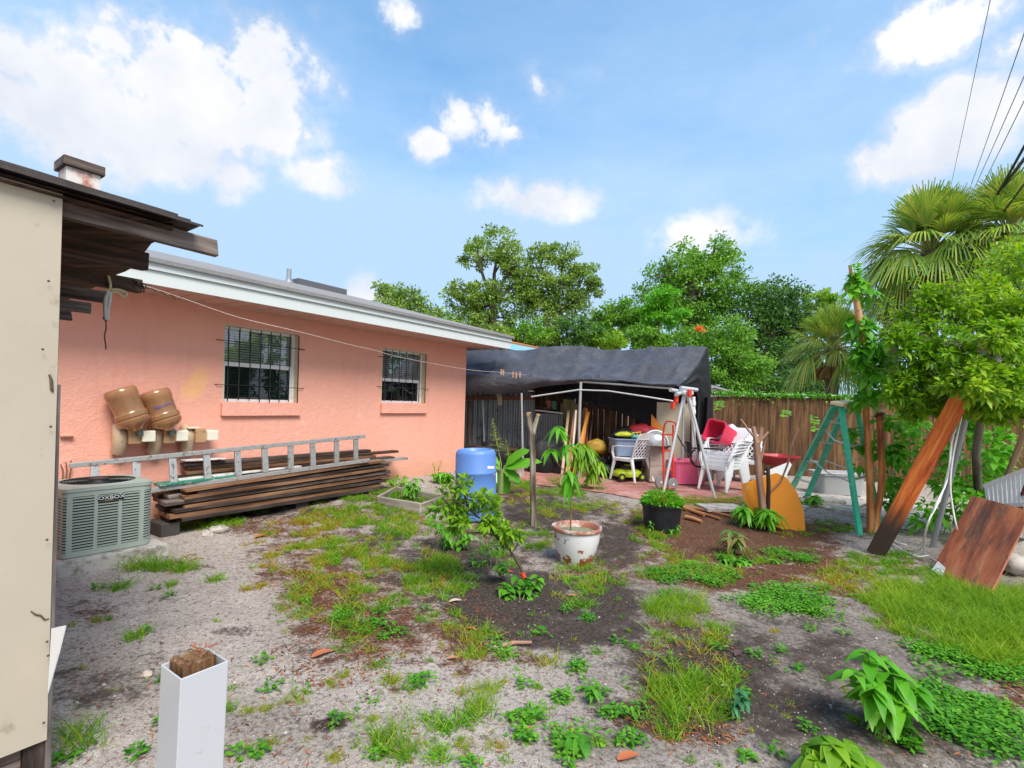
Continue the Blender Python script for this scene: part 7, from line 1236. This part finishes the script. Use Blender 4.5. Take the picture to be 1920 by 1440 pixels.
rosette('leafy weed by the house corner left of the blue drum', 830, 905, 6, .13, .06, G7, .16, ns=5, spread=.14)
rosette('yellowish mottled stalk plant leaning by the pink wall', 818, 893, 5, .07, .03, leafmat('mottled', [(.2, .22, .04), (.42, .42, .08), (.30, .14, .06)]), .30, ns=2, spread=.08)
rosette('low weed with broad leaves at the left of the planter frame', 745, 915, 5, .10, .04, G3, .15, ns=5, spread=.16)
# overflowing weeds in the black pot
pw = thing('weed', 'bright green weeds filling and spilling over the black nursery pot', 'weed', bbc+Z*hb); n_ = 800; a_ = rng.uniform(0, 6.28, n_); r_2 = rb_*.95*np.sqrt(rng.random(n_)); hgt = (.17*(1-(r_2/rb_)**2)+.03)*rng.random(n_); P = np.stack([bbc.x+np.cos(a_)*r_2, bbc.y+np.sin(a_)*r_2, bbc.z+hb-.02+hgt], 1); V, Fc = leaves(P, np.stack([np.cos(a_), np.sin(a_), rng.uniform(.2, 1.3, n_)], 1), rdir(n_)+np.array([0, 0, 1.]), .065*rng.uniform(.6, 1.3, n_), .028, .4, 3); npmesh('foliage', V, Fc, G7, pw)
n_ = 60; a_ = rng.uniform(0, 6.28, n_); r_2 = rb_*.8*rng.random(n_); P = np.stack([bbc.x+np.cos(a_)*r_2, bbc.y+np.sin(a_)*r_2, bbc.z+hb+0*a_], 1); V, Fc = leaves(P, np.stack([np.cos(a_)*.4, np.sin(a_)*.4, 1+0*a_], 1), rdir(n_), .26*rng.uniform(.6, 1.2, n_), .012, .25, 4); npmesh('grass_blades', V, Fc, G6, pw)
for k, (x, y, lb) in enumerate([(1217, 972, 'tiny pale seedling in front of the black pot at left'), (1268, 985, 'small sprig climbing the black pot at right'), (1258, 1000, 'small weed sprig at the foot of the black pot')]): rosette(lb, x, 1003 if k < 2 else 1006, 4, .05, .03, G7, .16-.05*k, ns=1, spread=.02)
def bigweed(label, x, y, stems, L_, W_, m, dr=.7):
    b = G(x, y); Yw = b.y; S_ = []
    for (x1, y1, d_, wh) in stems: e = D(x1, y1, Yw+d_); S_.append(([b+Vector((random.uniform(-.02, .02), random.uniform(-.02, .02), 0)), b.lerp(e, .5)+Z*.03, e], (.006, .003), [(k, 3, L_*f, W_*f, dr, .3) for k, f in wh]))
    return stemplant('weed', label, 'weed', b, S_, m)
w5 = [(1, .6), (.92, .8), (.78, 1.), (.6, 1.05), (.42, 1.0)]
bigweed('big leafy lime green weed standing in the right foreground', 1655, 1375, [(1625, 1222, .05, w5), (1600, 1260, -.02, w5), (1660, 1240, .05, w5), (1690, 1270, 0, w5), (1720, 1290, .05, w5), (1640, 1290, -.1, w5), (1690, 1320, -.1, w5)], .15, .068, G7)
bigweed('broad leaved green weed cut by the bottom edge right of centre', 1570, 1475, [(1560, 1395, 0, w5), (1530, 1405, .02, w5), (1590, 1400, .02, w5), (1610, 1420, 0, w5), (1540, 1430, -.05, w5), (1580, 1425, -.05, w5)], .15, .075, G3)
bigweed('blue green weed at the right side of the grass strip', 1385, 1350, [(1388, 1290, 0, w5[2:]), (1395, 1310, 0, w5[2:]), (1375, 1325, 0, w5[2:])], .055, .028, leafmat('blue_green', [(.02, .12, .05), (.05, .22, .09), (.10, .32, .14)]))
bigweed('small dark leafy weed in the bottom centre', 1112, 1320, [(1110, 1290, 0, w5[3:]), (1118, 1295, 0, w5[3:]), (1104, 1300, 0, w5[3:]), (1125, 1302, 0, w5[3:])], .05, .03, GD)
bigweed('rosette of grey green leaves at the bottom centre edge', 1080, 1410, [(1070, 1395, 0, w5[3:]), (1095, 1392, 0, w5[3:]), (1060, 1402, 0, w5[3:]), (1100, 1400, -.03, w5[3:]), (1080, 1390, .05, w5[3:])], .07, .045, GD)
# ---- grass and ground cover ---------------------------------------
def blades(P, hgt, wid, lean, n):  # wid may vary per blade
    a = rng.uniform(0, 6.28, n); up = rng.uniform(.6, 1.8, n); Dd = np.stack([np.cos(a)*lean, np.sin(a)*lean, up], 1); return leaves(P, Dd, rdir(n), hgt*rng.uniform(.5, 1.25, n), wid, .35, 3, .2, prof=lambda t: 1-.8*t)
def gzv(P): return np.array([gz(x, y) for x, y in P])
buck = {'g': [], 'y': [], 'l': [], 'w': []}
def patch(x, y, rx, ry, den, kind):
    c = G(x, y); nt_ = 0; area = math.pi*(rx*c.y/F)*(ry*c.y*c.y/(F*1.5)); k = int(max(2, area*den*({'g': 135, 'y': 130, 'l': 170, 'w': 270}[kind])))
    for _ in range(k):
        a = random.uniform(0, 6.28); r = math.sqrt(random.random()); q = G(x+math.cos(a)*r*rx, min(1470, y+math.sin(a)*r*ry)); 
        kd = kind if kind in 'lw' else random.choice('gggy' if kind == 'g' else 'gyyy')
        if noise.noise((q.x*2.6, q.y*2.6, 4))+.5*noise.noise((q.x*8, q.y*8, 1)) > (-.30 if kind == 'l' else -.08): buck[kd].append((q.x, q.y, q.z, random.uniform(.6, 1.35)))
for e in GRASS: patch(*e)
for (x, y, r, kd) in CLUMP:
    for _ in range(3): q = G(x+random.gauss(0, r*.3), y+random.gauss(0, r*.14)); buck[kd].append((q.x, q.y, q.z, (1.1 if kd != 'w' else .55)*r*q.y/F/.07))
for _ in range(170): q = G(random.uniform(120, 1900), random.uniform(1040, 1440)**1.0); buck[random.choice('gyw')].append((q.x, q.y, q.z, .45))
def tufts(lst, nb, h, w, lean, m, name, spread=.03, frac=1.0):
    A_ = np.array(lst); n = len(A_)*nb; idx = np.repeat(np.arange(len(A_)), nb); sc = np.clip(A_[idx, 3], .35, 1.5)*rng.uniform(.6, 1.2, len(A_))[idx]; P = A_[idx, :3]+np.concatenate([rng.normal(0, 1, (n, 2))*(spread*sc)[:, None], np.zeros((n, 1))-.004], 1); V, Fc = blades(P, h*sc, w*np.clip(sc, .7, 1.2), lean, n); o = npmesh(name, V, Fc, m); return o
far = lambda l: l
o = tufts(buck['g'], 30, .115, .0062, .8, G5, 'grass'); tag(o, 'green grass tufts scattered over the sandy yard', 'grass', kind='stuff')
o = tufts(buck['y'], 30, .10, .0056, .85, G6, 'grass'); tag(o, 'yellowing grass tufts mixed through the yard', 'grass', kind='stuff')
o = tufts(buck['l'], 46, .16, .0044, .65, leafmat('leaf_lush_grass', [(.06, .22, .010), (.17, .36, .016), (.32, .46, .025), (.48, .46, .05)], .4, .6), 'grass', .04); tag(o, 'longer lush fine yellow green grass in the right foreground and grass strip', 'grass', kind='stuff')
A_ = np.array(buck['w']); nb = 26; idx = np.repeat(np.arange(len(A_)), nb); n = len(idx); sc = np.clip(A_[idx, 3], .4, 1.4); off = rng.normal(0, .045, (n, 2))*sc[:, None]; P = A_[idx, :3]+np.concatenate([off, (rng.random((n, 1))*.035+.004)], 1); a = np.arctan2(off[:, 1], off[:, 0])+rng.normal(0, .8, n)
V, Fc = leaves(P, np.stack([np.cos(a), np.sin(a), rng.uniform(-.1, .7, n)], 1), np.tile([0, 0, 1.], (n, 1))+rdir(n)*.3, .031*rng.uniform(.6, 1.3, n), .020, .2, 2, .2); tag(npmesh('ground_cover', V, Fc, GD), 'low broad leaved weeds creeping over the soil', 'weeds', kind='stuff')
# weeds mixed in grass patches too
mixl = random.sample(buck['g']+buck['y'], int(.16*len(buck['g']+buck['y']))); A_ = np.array(mixl); idx = np.repeat(np.arange(len(A_)), 9); n = len(idx); off = rng.normal(0, .035, (n, 2)); P = A_[idx, :3]+np.concatenate([off, rng.random((n, 1))*.04], 1); a = rng.uniform(0, 6.28, n); V, Fc = leaves(P, np.stack([np.cos(a), np.sin(a), rng.uniform(0, .8, n)], 1), np.tile([0, 0, 1.], (n, 1))+rdir(n)*.3, .024*rng.uniform(.6, 1.4, n), .014, .2, 2, .2); tag(npmesh('ground_cover', V, Fc, G7), 'bright small leaved weeds among the grass', 'weeds', kind='stuff')
# litter: dry bits and twigs over mulch and grass
litter = []
for e in MULCH:
    for _ in range(int(e[2]*e[3]*.08)): a_ = random.uniform(0, 6.28); r_ = math.sqrt(random.random()); litter.append(G(e[0]+math.cos(a_)*r_*e[2], min(1460, e[1]+math.sin(a_)*r_*e[3])))
for _ in range(1500): litter.append(G(random.uniform(120, 1900), random.uniform(950, 1440)))
P = np.array([(p.x, p.y, p.z+.003) for p in litter]); n = len(P); a = rng.uniform(0, 6.28, n); V, Fc = leaves(P, np.stack([np.cos(a), np.sin(a), rng.uniform(-.05, .25, n)], 1), np.tile([0, 0, 1.], (n, 1))+rdir(n)*.3, rng.uniform(.012, .05, n), rng.uniform(.002, .012, n), .1, 2, .2)
tag(npmesh('plant_litter', V, Fc, leafmat('dry_litter', [(.05, .022, .015), (.18, .06, .03), (.36, .12, .045), (.42, .26, .15)], .1, .8, 3, 1)), 'dry leaf fragments and bark chips strewn over the soil', 'litter', kind='stuff')
P = np.array([tuple(G(random.uniform(110, 1910), random.uniform(960, 1440))) for _ in range(5200)]); 
mbp = []; Vp = []; Fp = []
for i, p in enumerate(P):
    s_ = random.uniform(.002, .0065)*(1 if random.random() < .93 else 2); k = 6*i; Vp += [(p[0]-s_, p[1], p[2]), (p[0]+s_, p[1], p[2]), (p[0], p[1]-s_, p[2]), (p[0], p[1]+s_, p[2]), (p[0], p[1], p[2]+s_*.9), (p[0], p[1], p[2]-s_)]; Fp += [(k, k+2, k+4), (k+2, k+1, k+4), (k+1, k+3, k+4), (k+3, k, k+4)]
tag(npmesh('gravel', np.array(Vp), np.array(Fp), leafmat('pebble', [(.05, .04, .035), (.14, .12, .10), (.32, .29, .26), (.55, .52, .48)], .01, .9, 3, 1)), 'small pebbles and grit on the sand', 'gravel', kind='stuff')
